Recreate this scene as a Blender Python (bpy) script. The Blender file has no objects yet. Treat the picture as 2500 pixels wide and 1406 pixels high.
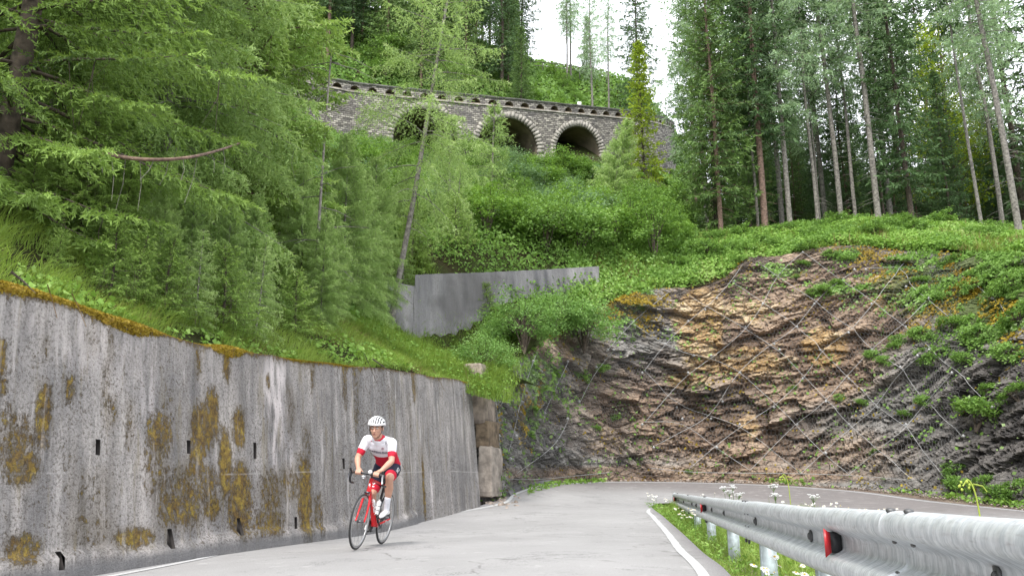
import bpy, bmesh, math, random
import numpy as np
from mathutils import Vector, Matrix, Euler
from mathutils.bvhtree import BVHTree

# ------------------------------------------------------------------ camera, world, sun, exposure
scene = bpy.context.scene
F_PX, CX, CY = 2000.0, 1250.0, 703.0
PITCH = math.radians(13.7)
EYE = np.array([0.0, 0.0, 0.9])
cam_d = bpy.data.cameras.new("camera")
cam = bpy.data.objects.new("camera", cam_d)
scene.collection.objects.link(cam)
cam.location = EYE
cam.rotation_euler = (math.pi / 2 + PITCH, 0, 0)
cam_d.sensor_width = 36.0
cam_d.lens = 36.0 * F_PX / 2500.0
cam_d.clip_end = 6000
cam_d.clip_start = 0.05
scene.camera = cam

SUN_EL, SUN_AZ = math.radians(58), math.radians(200)      # azimuth clockwise from +Y: light comes from behind-left of the camera
world = bpy.data.worlds.new("World")
scene.world = world
world.use_nodes = True
wn = world.node_tree.nodes
wl = world.node_tree.links
wn.clear()
w_out = wn.new("ShaderNodeOutputWorld")
w_bg = wn.new("ShaderNodeBackground")
w_sky = wn.new("ShaderNodeTexSky")
w_sky.sky_type = 'NISHITA'
w_sky.sun_disc = False
w_sky.sun_elevation = SUN_EL
w_sky.sun_rotation = SUN_AZ
w_sky.dust_density = 3.0
w_mix = wn.new("ShaderNodeMixRGB")                       # thin bright overcast over the sky
w_mix.inputs[0].default_value = 0.86
w_tc = wn.new("ShaderNodeTexCoord")
w_no = wn.new("ShaderNodeTexNoise")
w_no.inputs["Scale"].default_value = 2.2
w_no.inputs["Detail"].default_value = 5
w_cr = wn.new("ShaderNodeValToRGB")
w_cr.color_ramp.elements[0].color = (8.6, 9.0, 9.8, 1)
w_cr.color_ramp.elements[1].color = (12.0, 12.2, 12.6, 1)
w_cr.color_ramp.elements[0].position = 0.35
w_cr.color_ramp.elements[1].position = 0.65
wl.new(w_tc.outputs["Generated"], w_no.inputs["Vector"])
wl.new(w_no.outputs["Fac"], w_cr.inputs[0])
wl.new(w_sky.outputs[0], w_mix.inputs[1])
wl.new(w_cr.outputs[0], w_mix.inputs[2])
wl.new(w_mix.outputs[0], w_bg.inputs[0])
w_bg.inputs[1].default_value = 0.128
wl.new(w_bg.outputs[0], w_out.inputs[0])

sun_d = bpy.data.lights.new("sun", 'SUN')
sun_d.energy = 2.0
sun_d.angle = math.radians(14)
sun_d.color = (1.0, 0.96, 0.9)
sun = bpy.data.objects.new("sun", sun_d)
scene.collection.objects.link(sun)
_sd = Vector((math.sin(SUN_AZ) * math.cos(SUN_EL), math.cos(SUN_AZ) * math.cos(SUN_EL), math.sin(SUN_EL)))
sun.rotation_euler = _sd.to_track_quat('Z', 'Y').to_euler()

scene.view_settings.view_transform = 'Standard'
scene.view_settings.look = 'None'
scene.view_settings.gamma = 1.0
scene.view_settings.exposure = 0.95
scene.cycles.max_bounces = 5
scene.cycles.diffuse_bounces = 3
scene.cycles.transparent_max_bounces = 8
scene.cycles.use_denoising = True

# ------------------------------------------------------------------ helpers
rng = np.random.default_rng(7)
random.seed(7)
C = scene.collection

def P(px, py, Y):
    """world point on the ray of photo position (px,py) at forward distance Y"""
    u = (px - CX) / F_PX
    v = (CY - py) / F_PX
    dy = math.cos(PITCH) - v * math.sin(PITCH)
    dz = math.sin(PITCH) + v * math.cos(PITCH)
    return np.array([u * Y / dy, Y, EYE[2] + Y * dz / dy])

def PX(px, Y, py=600):
    return P(px, py, Y)[0]

def _hash(ix, iy, iz, seed):
    h = (ix * 374761393 + iy * 668265263 + iz * 2147483647 + seed * 974711) & 0xffffffff
    h = ((h ^ (h >> 13)) * 1274126177) & 0xffffffff
    h = (h ^ (h >> 16)) & 0xffffffff
    return h.astype(np.float64) / 4294967295.0

def vnoise(p, seed=0):
    p = np.asarray(p, float)
    i = np.floor(p).astype(np.int64)
    f = p - i
    f = f * f * (3 - 2 * f)
    r = 0
    for dx in (0, 1):
        wx = f[:, 0] if dx else 1 - f[:, 0]
        for dy in (0, 1):
            wy = f[:, 1] if dy else 1 - f[:, 1]
            for dz in (0, 1):
                wz = f[:, 2] if dz else 1 - f[:, 2]
                r = r + wx * wy * wz * _hash(i[:, 0] + dx, i[:, 1] + dy, i[:, 2] + dz, seed)
    return r * 2 - 1

def fbm(p, octv=4, seed=0, gain=0.5):
    a, r, q, s = 1.0, 0, np.asarray(p, float), 0
    for k in range(octv):
        r = r + a * vnoise(q, seed + k)
        s += a
        a *= gain
        q = q * 2.03 + 11.7
    return r / s

class TPS:
    def __init__(self, pts, smooth=0.0):
        pts = np.array(pts, float)
        self.c = pts[:, :2]
        n = len(pts)
        K = self._k(np.linalg.norm(self.c[:, None] - self.c[None], axis=2)) + np.eye(n) * smooth
        Pm = np.hstack([np.ones((n, 1)), self.c])
        A = np.zeros((n + 3, n + 3))
        A[:n, :n] = K; A[:n, n:] = Pm; A[n:, :n] = Pm.T
        b = np.zeros(n + 3); b[:n] = pts[:, 2]
        self.w = np.linalg.solve(A, b)
    def _k(self, r):
        return np.where(r > 1e-9, r * r * np.log(np.maximum(r, 1e-9)), 0)
    def __call__(self, x, y):
        x = np.atleast_1d(np.asarray(x, float)); y = np.atleast_1d(np.asarray(y, float))
        sh = x.shape
        q = np.stack([x.ravel(), y.ravel()], 1)
        out = np.empty(len(q))
        for a in range(0, len(q), 20000):
            qq = q[a:a + 20000]
            r = np.linalg.norm(qq[:, None] - self.c[None], axis=2)
            out[a:a + 20000] = self._k(r) @ self.w[:-3] + self.w[-3] + qq @ self.w[-2:]
        return out.reshape(sh)

def resample(pts, step):
    pts = np.array(pts, float)
    d = np.r_[0, np.cumsum(np.linalg.norm(np.diff(pts, axis=0), axis=1))]
    n = max(2, int(round(d[-1] / step)) + 1)
    t = np.linspace(0, d[-1], n)
    return np.stack([np.interp(t, d, pts[:, k]) for k in range(pts.shape[1])], 1)

def smooth_poly(pts, sub=8):
    pts = np.array(pts, float)
    q = np.vstack([2 * pts[0] - pts[1], pts, 2 * pts[-1] - pts[-2]])
    out = []
    for i in range(1, len(q) - 2):
        for t in np.linspace(0, 1, sub, endpoint=False):
            a, b, c, d = q[i - 1], q[i], q[i + 1], q[i + 2]
            out.append(0.5 * ((2 * b) + (-a + c) * t + (2 * a - 5 * b + 4 * c - d) * t * t + (-a + 3 * b - 3 * c + d) * t ** 3))
    out.append(pts[-1])
    return np.array(out)

def inpoly(x, y, poly):
    x = np.asarray(x); y = np.asarray(y)
    r = np.zeros(x.shape, bool)
    n = len(poly)
    j = n - 1
    for i in range(n):
        xi, yi = poly[i]; xj, yj = poly[j]
        c = ((yi > y) != (yj > y)) & (x < (xj - xi) * (y - yi) / (yj - yi + 1e-12) + xi)
        r ^= c
        j = i
    return r

def polydist(x, y, line):
    q = np.stack([np.ravel(x), np.ravel(y)], 1)
    best = np.full(len(q), 1e9); bp = np.zeros((len(q), 2))
    for a, b in zip(line[:-1], line[1:]):
        ab = b - a
        t = np.clip(((q - a) @ ab) / (ab @ ab + 1e-12), 0, 1)
        pt = a + t[:, None] * ab
        d = np.linalg.norm(q - pt, axis=1)
        m = d < best
        best[m] = d[m]; bp[m] = pt[m]
    return best, bp

def link(name, me, mat=None, parent=None):
    o = bpy.data.objects.new(name, me)
    C.objects.link(o)
    if mat is not None:
        me.materials.append(mat)
    if parent is not None:
        o.parent = parent
    return o

def npmesh(name, V, Fc, smooth=False, attrs=None, uv=None):
    """V (n,3); Fc (m,k) array or list of arrays of different width"""
    me = bpy.data.meshes.new(name)
    V = np.asarray(V, np.float32)
    groups = Fc if isinstance(Fc, list) else [Fc]
    groups = [np.asarray(g, np.int32) for g in groups if len(g)]
    nl = sum(g.size for g in groups); npoly = sum(len(g) for g in groups)
    me.vertices.add(len(V)); me.vertices.foreach_set("co", V.ravel())
    me.loops.add(nl); me.polygons.add(npoly)
    li = np.concatenate([g.ravel() for g in groups]) if groups else np.zeros(0, np.int32)
    me.loops.foreach_set("vertex_index", li)
    tot = np.concatenate([np.full(len(g), g.shape[1], np.int32) for g in groups])
    st = np.r_[0, np.cumsum(tot)[:-1]].astype(np.int32)
    me.polygons.foreach_set("loop_start", st)
    me.polygons.foreach_set("loop_total", tot)
    if smooth:
        me.polygons.foreach_set("use_smooth", np.ones(npoly, bool))
    for k, a in (attrs or {}).items():
        at = me.attributes.new(k, 'FLOAT', 'POINT')
        at.data.foreach_set("value", np.asarray(a, np.float32))
    if uv is not None:
        ul = me.uv_layers.new(name="UVMap")
        ul.data.foreach_set("uv", np.asarray(uv, np.float32)[li].ravel())
    me.update(calc_edges=True)
    me.validate()
    return me

def gridfaces(n, m, off=0, closed=False):
    i, j = np.meshgrid(np.arange(n - 1), np.arange(m if closed else m - 1), indexing='ij')
    j2 = (j + 1) % m
    a = i * m + j; b = i * m + j2; c = (i + 1) * m + j2; d = (i + 1) * m + j
    return np.stack([a, d, c, b], -1).reshape(-1, 4) + off

class MB:
    """collects shapes for one mesh object"""
    def __init__(s):
        s.v = []; s.q = []; s.t = []; s.n = 0; s.ngons = []
    def add(s, V, Q=None, T=None):
        V = np.asarray(V, float).reshape(-1, 3)
        if Q is not None and len(Q): s.q.append(np.asarray(Q, int) + s.n)
        if T is not None and len(T): s.t.append(np.asarray(T, int) + s.n)
        s.v.append(V); s.n += len(V)
        return s
    def box(s, c, size, rot=None, taper=1.0):
        x, y, z = np.array(size) / 2
        V = np.array([[-x, -y, -z], [x, -y, -z], [x, y, -z], [-x, y, -z], [-x * taper, -y * taper, z], [x * taper, -y * taper, z], [x * taper, y * taper, z], [-x * taper, y * taper, z]])
        if rot is not None:
            V = V @ np.array(rot).T
        Q = [[0, 3, 2, 1], [4, 5, 6, 7], [0, 1, 5, 4], [1, 2, 6, 5], [2, 3, 7, 6], [3, 0, 4, 7]]
        return s.add(V + np.array(c), Q)
    def tube(s, pts, r, n=8, cap=True, flat=None, side=None):
        pts = np.array(pts, float)
        r = np.broadcast_to(np.asarray(r, float), (len(pts),))
        T = np.gradient(pts, axis=0)
        T /= np.linalg.norm(T, axis=1)[:, None] + 1e-12
        up = np.array([0, 0, 1.0]) if side is None else np.array(side, float)
        if side is None and abs(T[0] @ up) > 0.95: up = np.array([1.0, 0, 0])
        R = []
        nrm = np.cross(T[0], up); nrm /= np.linalg.norm(nrm) + 1e-12
        for i in range(len(pts)):
            if side is not None:
                nrm = np.cross(T[i], up); nrm /= np.linalg.norm(nrm) + 1e-12
            else:
                nrm = nrm - T[i] * (nrm @ T[i]); nrm /= np.linalg.norm(nrm) + 1e-12
            b = np.cross(T[i], nrm)
            a = np.linspace(0, 2 * np.pi, n, endpoint=False)
            f = 1.0 if flat is None else (flat if np.isscalar(flat) else flat[i])
            R.append(pts[i] + r[i] * (np.cos(a)[:, None] * nrm * f + np.sin(a)[:, None] * b))
        V = np.vstack(R)
        Q = gridfaces(len(pts), n, 0, True)[:, ::-1]
        T3 = []
        if cap:
            V = np.vstack([V, pts[0], pts[-1]])
            k = len(V) - 2; L = (len(pts) - 1) * n
            for i in range(n):
                j = (i + 1) % n
                T3 += [[k, i, j], [k + 1, L + j, L + i]]
        return s.add(V, Q, T3)
    def ell(s, c, r, rot=None, nu=16, nv=10):
        u = np.linspace(0, 2 * np.pi, nu, endpoint=False); v = np.linspace(0, np.pi, nv + 1)[1:-1]
        V = [[0, 0, 1]]
        for b in v:
            for a in u: V.append([math.sin(b) * math.cos(a), math.sin(b) * math.sin(a), math.cos(b)])
        V.append([0, 0, -1])
        V = np.array(V) * np.array(r)
        if rot is not None: V = V @ np.array(rot).T
        T = []; Q = []
        m = len(v)
        for i in range(nu):
            j = (i + 1) % nu
            T.append([0, 1 + i, 1 + j]); T.append([len(V) - 1, 1 + (m - 1) * nu + j, 1 + (m - 1) * nu + i])
            for k in range(m - 1):
                Q.append([1 + k * nu + i, 1 + (k + 1) * nu + i, 1 + (k + 1) * nu + j, 1 + k * nu + j])
        return s.add(V + np.array(c), Q, T)
    def build(s, name, mat, parent=None, smooth=False, attrs=None):
        g = []
        if s.q: g.append(np.vstack(s.q))
        if s.t: g.append(np.vstack(s.t))
        me = npmesh(name, np.vstack(s.v), g, smooth, attrs)
        return link(name, me, mat, parent)

def tag(o, label=None, cat=None, group=None, kind=None):
    if label: o["label"] = label
    if cat: o["category"] = cat
    if group: o["group"] = group
    if kind: o["kind"] = kind
    return o

def empty(name, loc=(0, 0, 0), rz=0.0):
    o = bpy.data.objects.new(name, None)
    C.objects.link(o)
    o.location = loc
    o.rotation_euler = (0, 0, rz)
    o.empty_display_size = 0.2
    return o

def copy_tree(o, parent=None):
    c = o.copy(); C.objects.link(c); c.parent = parent
    for ch in list(o.children):
        copy_tree(ch, c)
    return c

# ------------------------------------------------------------------ materials
class NT:
    def __init__(s, name):
        s.m = bpy.data.materials.new(name)
        s.m.use_nodes = True
        s.t = s.m.node_tree
        s.t.nodes.clear()
        s.out = s.t.nodes.new("ShaderNodeOutputMaterial")
        s.bsdf = s.t.nodes.new("ShaderNodeBsdfPrincipled")
        s.t.links.new(s.bsdf.outputs[0], s.out.inputs[0])
    def node(s, kind, **kw):
        n = s.t.nodes.new(kind)
        for k, v in kw.items():
            if k in n.inputs: n.inputs[k].default_value = v
            else: setattr(n, k, v)
        return n
    def set(s, n, k, v):
        if hasattr(v, "is_output") or hasattr(v, "links") and not isinstance(v, (int, float, tuple)):
            s.t.links.new(v, n.inputs[k])
        else:
            n.inputs[k].default_value = v
    def obj(s, scale=(1, 1, 1), rot=(0, 0, 0)):
        tc = s.node("ShaderNodeTexCoord"); mp = s.node("ShaderNodeMapping")
        mp.inputs["Scale"].default_value = scale; mp.inputs["Rotation"].default_value = rot
        s.t.links.new(tc.outputs["Object"], mp.inputs["Vector"])
        return mp.outputs[0]
    def uv(s, scale=(1, 1, 1)):
        tc = s.node("ShaderNodeTexCoord"); mp = s.node("ShaderNodeMapping")
        mp.inputs["Scale"].default_value = scale
        s.t.links.new(tc.outputs["UV"], mp.inputs["Vector"])
        return mp.outputs[0]
    def noise(s, vec, scale=5, detail=4, rough=0.55, dist=0.0):
        n = s.node("ShaderNodeTexNoise", Scale=scale, Detail=detail, Roughness=rough, Distortion=dist)
        s.t.links.new(vec, n.inputs["Vector"])
        return n.outputs["Fac"]
    def vor(s, vec, scale=5, feature='F1', out="Distance", rand=1.0):
        n = s.node("ShaderNodeTexVoronoi", feature=feature)
        n.inputs["Scale"].default_value = scale
        n.inputs["Randomness"].default_value = rand
        s.t.links.new(vec, n.inputs["Vector"])
        return n.outputs[out]
    def ramp(s, fac, stops, interp='LINEAR'):
        n = s.node("ShaderNodeValToRGB")
        n.color_ramp.interpolation = interp
        e = n.color_ramp.elements
        while len(e) > 1: e.remove(e[-1])
        for i, (p, c) in enumerate(stops):
            if i == 0: k = e[0]; k.position = p
            else: k = e.new(p)
            k.color = (c, c, c, 1) if np.isscalar(c) else (*c, 1)
        s.t.links.new(fac, n.inputs[0])
        return n.outputs[0]
    def mix(s, fac, a, b, mode='MIX'):
        n = s.node("ShaderNodeMixRGB", blend_type=mode)
        for k, v in ((0, fac), (1, a), (2, b)):
            if isinstance(v, (int, float)): n.inputs[k].default_value = v if k == 0 else (v, v, v, 1)
            elif isinstance(v, tuple): n.inputs[k].default_value = (*v, 1)
            else: s.t.links.new(v, n.inputs[k])
        return n.outputs[0]
    def math(s, op, a, b=0.0, clamp=False):
        n = s.node("ShaderNodeMath", operation=op, use_clamp=clamp)
        for k, v in ((0, a), (1, b)):
            if isinstance(v, (int, float)): n.inputs[k].default_value = v
            else: s.t.links.new(v, n.inputs[k])
        return n.outputs[0]
    def attr(s, name):
        n = s.node("ShaderNodeAttribute", attribute_name=name)
        return n.outputs["Fac"]
    def rnd(s):
        return s.node("ShaderNodeObjectInfo").outputs["Random"]
    def fin(s, col, rough=0.8, bump=None, bdist=0.02, bstr=1.0, metal=0.0, spec=0.5):
        if isinstance(col, tuple): s.bsdf.inputs["Base Color"].default_value = (*col, 1)
        else: s.t.links.new(col, s.bsdf.inputs["Base Color"])
        if isinstance(rough, (int, float)): s.bsdf.inputs["Roughness"].default_value = rough
        else: s.t.links.new(rough, s.bsdf.inputs["Roughness"])
        s.bsdf.inputs["Metallic"].default_value = metal
        s.bsdf.inputs["Specular IOR Level"].default_value = spec
        if bump is not None:
            b = s.node("ShaderNodeBump", Strength=bstr, Distance=bdist)
            s.t.links.new(bump, b.inputs["Height"])
            s.t.links.new(b.outputs[0], s.bsdf.inputs["Normal"])
        return s.m

def simple(name, col, rough=0.6, metal=0.0, var=0.15, scale=20, bump=0.0, spec=0.5):
    t = NT(name)
    v = t.obj()
    n = t.noise(v, scale, 4)
    c = t.mix(t.ramp(n, [(0.3, 0.0), (0.7, 1.0)]), tuple(x * (1 - var) for x in col), tuple(min(1, x * (1 + var)) for x in col))
    return t.fin(c, rough, n if bump else None, bump or 0.01, 1.0, metal, spec)

def leafmat(name, dark, light, trans=0.35, rough=0.6, hi=None):
    t = NT(name)
    f = t.math('ADD', t.math('MULTIPLY', t.attr("tint"), 0.8), t.math('MULTIPLY', t.rnd(), 0.25), True)
    st = [(0.0, dark), (0.75, light)]
    st.append((1.0, hi if hi else tuple(x * 1.25 for x in light)))
    c = t.ramp(f, st)
    t.fin(c, rough, spec=0.25)
    tr = t.node("ShaderNodeBsdfTranslucent")
    t.t.links.new(t.mix(0.5, c, (light[0] * 1.3, light[1] * 1.25, light[2] * 0.8)), tr.inputs[0])
    mx = t.node("ShaderNodeMixShader"); mx.inputs[0].default_value = trans
    t.t.links.new(t.bsdf.outputs[0], mx.inputs[1]); t.t.links.new(tr.outputs[0], mx.inputs[2])
    t.t.links.new(mx.outputs[0], t.out.inputs[0])
    return t.m

def m_concrete():
    t = NT("wall_concrete")
    v = t.obj()
    big = t.noise(v, 0.55, 5, 0.6)
    streak = t.noise(t.obj((1.6, 1.6, 0.16)), 1.8, 6, 0.65, 0.2)
    streak2 = t.noise(t.obj((4.0, 4.0, 0.22)), 2.0, 5, 0.6)
    fine = t.noise(v, 34, 5, 0.75)
    spk = t.noise(v, 95, 3, 0.7)
    c = t.ramp(streak, [(0.30, (0.15, 0.145, 0.145)), (0.45, (0.29, 0.272, 0.262)), (0.57, (0.41, 0.382, 0.362)), (0.70, (0.58, 0.53, 0.50))])
    c = t.mix(t.ramp(big, [(0.42, 0.0), (0.62, 0.5)]), c, (0.20, 0.20, 0.21))
    c = t.mix(t.ramp(streak2, [(0.55, 0.0), (0.68, 0.6)]), c, (0.13, 0.12, 0.11))
    c = t.mix(t.ramp(fine, [(0.34, 0.85), (0.52, 0.0)]), c, (0.085, 0.078, 0.07))
    c = t.mix(t.ramp(spk, [(0.58, 0.0), (0.72, 0.45)]), c, (0.55, 0.53, 0.52))
    eff = t.math('MULTIPLY', t.attr("lime"), t.ramp(t.noise(t.obj((3, 3, 0.5)), 3, 4), [(0.4, 0.0), (0.6, 1.0)]))
    c = t.mix(eff, c, (0.62, 0.57, 0.56))
    ms = t.noise(t.obj((1, 1, 0.6)), 16, 8, 0.85)
    ma = t.attr("moss")
    mm = t.ramp(t.math('ADD', t.math('MULTIPLY', ma, 0.33), t.math('MULTIPLY', ms, 1.35)), [(0.87, 0.0), (0.97, 1.0)])
    mcol = t.ramp(t.noise(v, 7, 6, 0.8), [(0.32, (0.05, 0.03, 0.015)), (0.45, (0.15, 0.09, 0.02)), (0.56, (0.26, 0.175, 0.028)), (0.68, (0.34, 0.27, 0.04))])
    ol = t.ramp(t.math('ADD', t.math('MULTIPLY', ma, 0.5), t.noise(t.obj((1, 1, 0.3)), 1.6, 5, 0.7)), [(0.55, 0.0), (1.0, 0.55)])
    c = t.mix(ol, c, (0.13, 0.10, 0.055))
    c = t.mix(t.math('MULTIPLY', mm, 0.88), c, mcol)
    sp = t.ramp(t.math('ADD', t.noise(v, 26, 4, 0.7), t.math('MULTIPLY', big, 0.35)), [(0.75, 0.0), (0.82, 0.75)])
    c = t.mix(sp, c, (0.07, 0.05, 0.03))
    wst = t.ramp(t.noise(t.obj((5.0, 5.0, 0.12)), 1.3, 5, 0.65), [(0.58, 0.0), (0.70, 0.55)])
    c = t.mix(wst, c, (0.60, 0.56, 0.54))
    olv = t.ramp(t.noise(t.obj((3.4, 3.4, 0.10), (0, 0, .5)), 1.7, 5, 0.7), [(0.57, 0.0), (0.70, 0.6)])
    c = t.mix(olv, c, (0.20, 0.165, 0.09))
    jn = t.math('ABSOLUTE', t.math('SUBTRACT', t.attr("joint"), 0.5))
    c = t.mix(t.math('MULTIPLY', t.ramp(jn, [(0.0, 0.55), (0.016, 0.0)]), t.ramp(t.noise(v, 1.1, 4, 0.7), [(0.46, 0.0), (0.56, 1.0)])), c, (0.5, 0.48, 0.46))
    foot = t.ramp(t.attr("foot"), [(0.45, 0.0), (0.62, 0.75)])
    c = t.mix(foot, c, (0.17, 0.17, 0.175))
    h = t.math('ADD', t.math('MULTIPLY', fine, 0.8), t.math('MULTIPLY', mm, 0.5))
    h = t.math('ADD', h, t.math('MULTIPLY', spk, 0.4))
    return t.fin(c, 0.92, h, 0.022, 1.0, spec=0.2)

def m_concrete2():
    t = NT("upper_concrete")
    v = t.obj()
    st = t.noise(t.obj((1.2, 1.2, 0.15)), 1.5, 5, 0.6)
    c = t.ramp(st, [(0.3, (0.11, 0.11, 0.12)), (0.5, (0.215, 0.21, 0.215)), (0.7, (0.31, 0.30, 0.30))])
    c = t.mix(t.ramp(t.noise(v, 0.5, 4), [(0.5, 0.0), (0.62, 0.6)]), c, (0.10, 0.095, 0.095))
    f = t.noise(v, 20, 4, 0.7)
    c = t.mix(t.ramp(f, [(0.35, 0.5), (0.5, 0.0)]), c, (0.13, 0.12, 0.12))
    return t.fin(c, 0.9, f, 0.02, spec=0.2)

def m_asphalt():
    t = NT("asphalt")
    v = t.obj()
    big = t.noise(v, 0.35, 4, 0.6)
    mid = t.noise(v, 3.0, 6, 0.7)
    fine = t.noise(v, 120, 2, 0.8)
    chip = t.vor(v, 55)
    c = t.ramp(big, [(0.3, (0.245, 0.24, 0.238)), (0.7, (0.335, 0.328, 0.325))])
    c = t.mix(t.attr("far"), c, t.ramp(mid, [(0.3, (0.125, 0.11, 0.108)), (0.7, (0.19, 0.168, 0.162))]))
    c = t.mix(t.ramp(chip, [(0.12, 0.55), (0.28, 0.0)]), c, (0.20, 0.20, 0.2))
    c = t.mix(t.ramp(fine, [(0.36, 0.5), (0.5, 0.0)]), c, (0.16, 0.155, 0.15))
    c = t.mix(t.ramp(mid, [(0.58, 0.0), (0.72, 0.35)]), c, (0.5, 0.49, 0.48))
    # ravelled patches and cracks
    pat = t.ramp(t.noise(v, 0.9, 6, 0.8, 0.6), [(0.54, 0.0), (0.64, 1.0)])
    pit = t.ramp(t.noise(v, 45, 3, 0.7), [(0.44, 1.0), (0.50, 0.0)])
    c = t.mix(t.math('MULTIPLY', pat, pit), c, (0.12, 0.12, 0.12))
    wv = t.node("ShaderNodeVectorMath", operation='ADD')
    t.t.links.new(v, wv.inputs[0])
    nn = t.node("ShaderNodeTexNoise", Scale=1.4, Detail=5.0)
    t.t.links.new(v, nn.inputs["Vector"])
    sc = t.node("ShaderNodeVectorMath", operation='SCALE'); sc.inputs[3].default_value = 1.3
    t.t.links.new(nn.outputs["Color"], sc.inputs[0]); t.t.links.new(sc.outputs[0], wv.inputs[1])
    cr = t.vor(wv.outputs[0], 0.32, 'DISTANCE_TO_EDGE')
    brk = t.ramp(t.noise(v, 1.3, 4, .7), [(0.46, 0.0), (0.56, 0.7)])
    crk = t.math('MULTIPLY', t.ramp(cr, [(0.0, 1.0), (0.004, 0.7), (0.009, 0.0)]), brk)
    cr2 = t.vor(wv.outputs[0], 1.15, 'DISTANCE_TO_EDGE')
    crk = t.math('MAXIMUM', crk, t.math('MULTIPLY', t.ramp(cr2, [(0.0, 0.6), (0.014, 0.0)]), t.ramp(t.noise(v, 0.55, 4, .8), [(0.60, 0.0), (0.66, 1.0)])))
    c = t.mix(crk, c, (0.12, 0.115, 0.11))
    c = t.mix(t.attr("shoulder"), c, t.ramp(fine, [(0.35, (0.14, 0.13, 0.135)), (0.65, (0.24, 0.23, 0.235))]))
    h = t.math('SUBTRACT', t.math('ADD', t.math('MULTIPLY', chip, 0.5), t.math('MULTIPLY', fine, 0.5)), t.math('MULTIPLY', crk, 1.5))
    return t.fin(c, 0.85, h, 0.008, 0.8, spec=0.3)

def m_line():
    t = NT("road_paint")
    v = t.obj()
    f = t.noise(v, 40, 4, 0.8)
    c = t.ramp(f, [(0.36, (0.36, 0.33, 0.33) if 0 else (0.30, 0.30, 0.30)), (0.5, (0.45, 0.45, 0.45)), (0.7, (0.52, 0.52, 0.51))])
    return t.fin(c, 0.8, f, 0.004)

def m_rock():
    t = NT("rock")
    v = t.obj()
    big = t.noise(v, 0.42, 5, 0.6, 0.4)
    fine = t.noise(v, 9, 6, 0.75)
    grit = t.noise(v, 45, 3, 0.7)
    bedv = t.obj((1.0, 1.0, 2.3), (0.12, 0.32, 0))
    lay = t.math('ADD', t.math('MULTIPLY', t.attr("cell"), 0.42), t.math('MULTIPLY', t.noise(bedv, 1.7, 8, 0.78, 0.15), 0.62))
    grey = t.ramp(lay, [(0.31, (0.075, 0.072, 0.07)), (0.46, (0.19, 0.182, 0.172)), (0.62, (0.36, 0.34, 0.315))])
    brn = t.ramp(lay, [(0.32, (0.085, 0.058, 0.042)), (0.47, (0.26, 0.18, 0.128)), (0.64, (0.47, 0.35, 0.255))])
    och = t.ramp(lay, [(0.34, (0.24, 0.145, 0.06)), (0.5, (0.48, 0.32, 0.155)), (0.66, (0.68, 0.54, 0.36))])
    c = t.mix(t.ramp(t.math('ADD', t.attr("red"), t.math('MULTIPLY', big, 0.7)), [(0.55, 0.0), (0.85, 1.0)]), grey, brn)
    c = t.mix(t.ramp(t.math('ADD', t.attr("ochre"), t.math('MULTIPLY', t.math('ADD', t.attr("cell"), t.noise(v, 1.6, 5, 0.7)), 0.42)), [(0.80, 0.0), (0.98, 1.0)]), c, och)
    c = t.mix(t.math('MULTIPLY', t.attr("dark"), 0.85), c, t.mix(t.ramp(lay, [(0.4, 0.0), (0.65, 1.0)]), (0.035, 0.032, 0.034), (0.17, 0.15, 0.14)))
    fis = t.vor(bedv, 2.1, 'DISTANCE_TO_EDGE')
    c = t.mix(t.ramp(fis, [(0.0, 0.6), (0.03, 0.0)]), c, (0.05, 0.042, 0.036))
    c = t.mix(t.ramp(fine, [(0.34, 0.7), (0.5, 0.0)]), c, (0.05, 0.04, 0.033))
    c = t.mix(t.ramp(fine, [(0.62, 0.0), (0.75, 0.5)]), c, (0.50, 0.44, 0.37))
    gm = t.ramp(t.math('ADD', t.attr("green"), t.math('MULTIPLY', t.noise(v, 2.2, 6, 0.8), 0.9)), [(0.80, 0.0), (0.92, 0.85)])
    c = t.mix(gm, c, t.ramp(grit, [(0.3, (0.05, 0.07, 0.02)), (0.7, (0.14, 0.19, 0.05))]))
    h = t.math('ADD', t.math('MULTIPLY', lay, 1.0), t.math('MULTIPLY', fine, 0.6))
    h = t.math('ADD', h, t.math('MULTIPLY', grit, 0.25))
    h = t.math('ADD', h, t.math('MULTIPLY', t.ramp(fis, [(0.0, 0.0), (0.08, 1.0)]), 0.5))
    return t.fin(c, 0.9, h, 0.10, 1.0, spec=0.2)

def m_soil():
    t = NT("hill_soil")
    v = t.obj()
    a = t.noise(v, 0.8, 6, 0.7); b = t.noise(v, 12, 5, 0.8)
    c = t.ramp(a, [(0.35, (0.05, 0.035, 0.02)), (0.5, (0.05, 0.06, 0.02)), (0.7, (0.075, 0.11, 0.03))])
    c = t.mix(t.ramp(b, [(0.35, 0.7), (0.55, 0.0)]), c, (0.03, 0.025, 0.015))
    return t.fin(c, 0.95, b, 0.12, spec=0.1)

def m_gravel():
    t = NT("gravel_soil")
    v = t.obj()
    a = t.noise(v, 1.5, 5, 0.7); b = t.vor(v, 22); g = t.noise(v, 30, 4, 0.8)
    c = t.ramp(a, [(0.35, (0.14, 0.10, 0.075)), (0.6, (0.24, 0.19, 0.15)), (0.75, (0.12, 0.14, 0.06))])
    c = t.mix(t.ramp(b, [(0.15, 0.4), (0.4, 0.0)]), c, (0.36, 0.32, 0.28))
    c = t.mix(t.ramp(g, [(0.3, 0.7), (0.5, 0.0)]), c, (0.08, 0.06, 0.05))
    return t.fin(c, 0.95, b, 0.05, spec=0.1)

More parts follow.
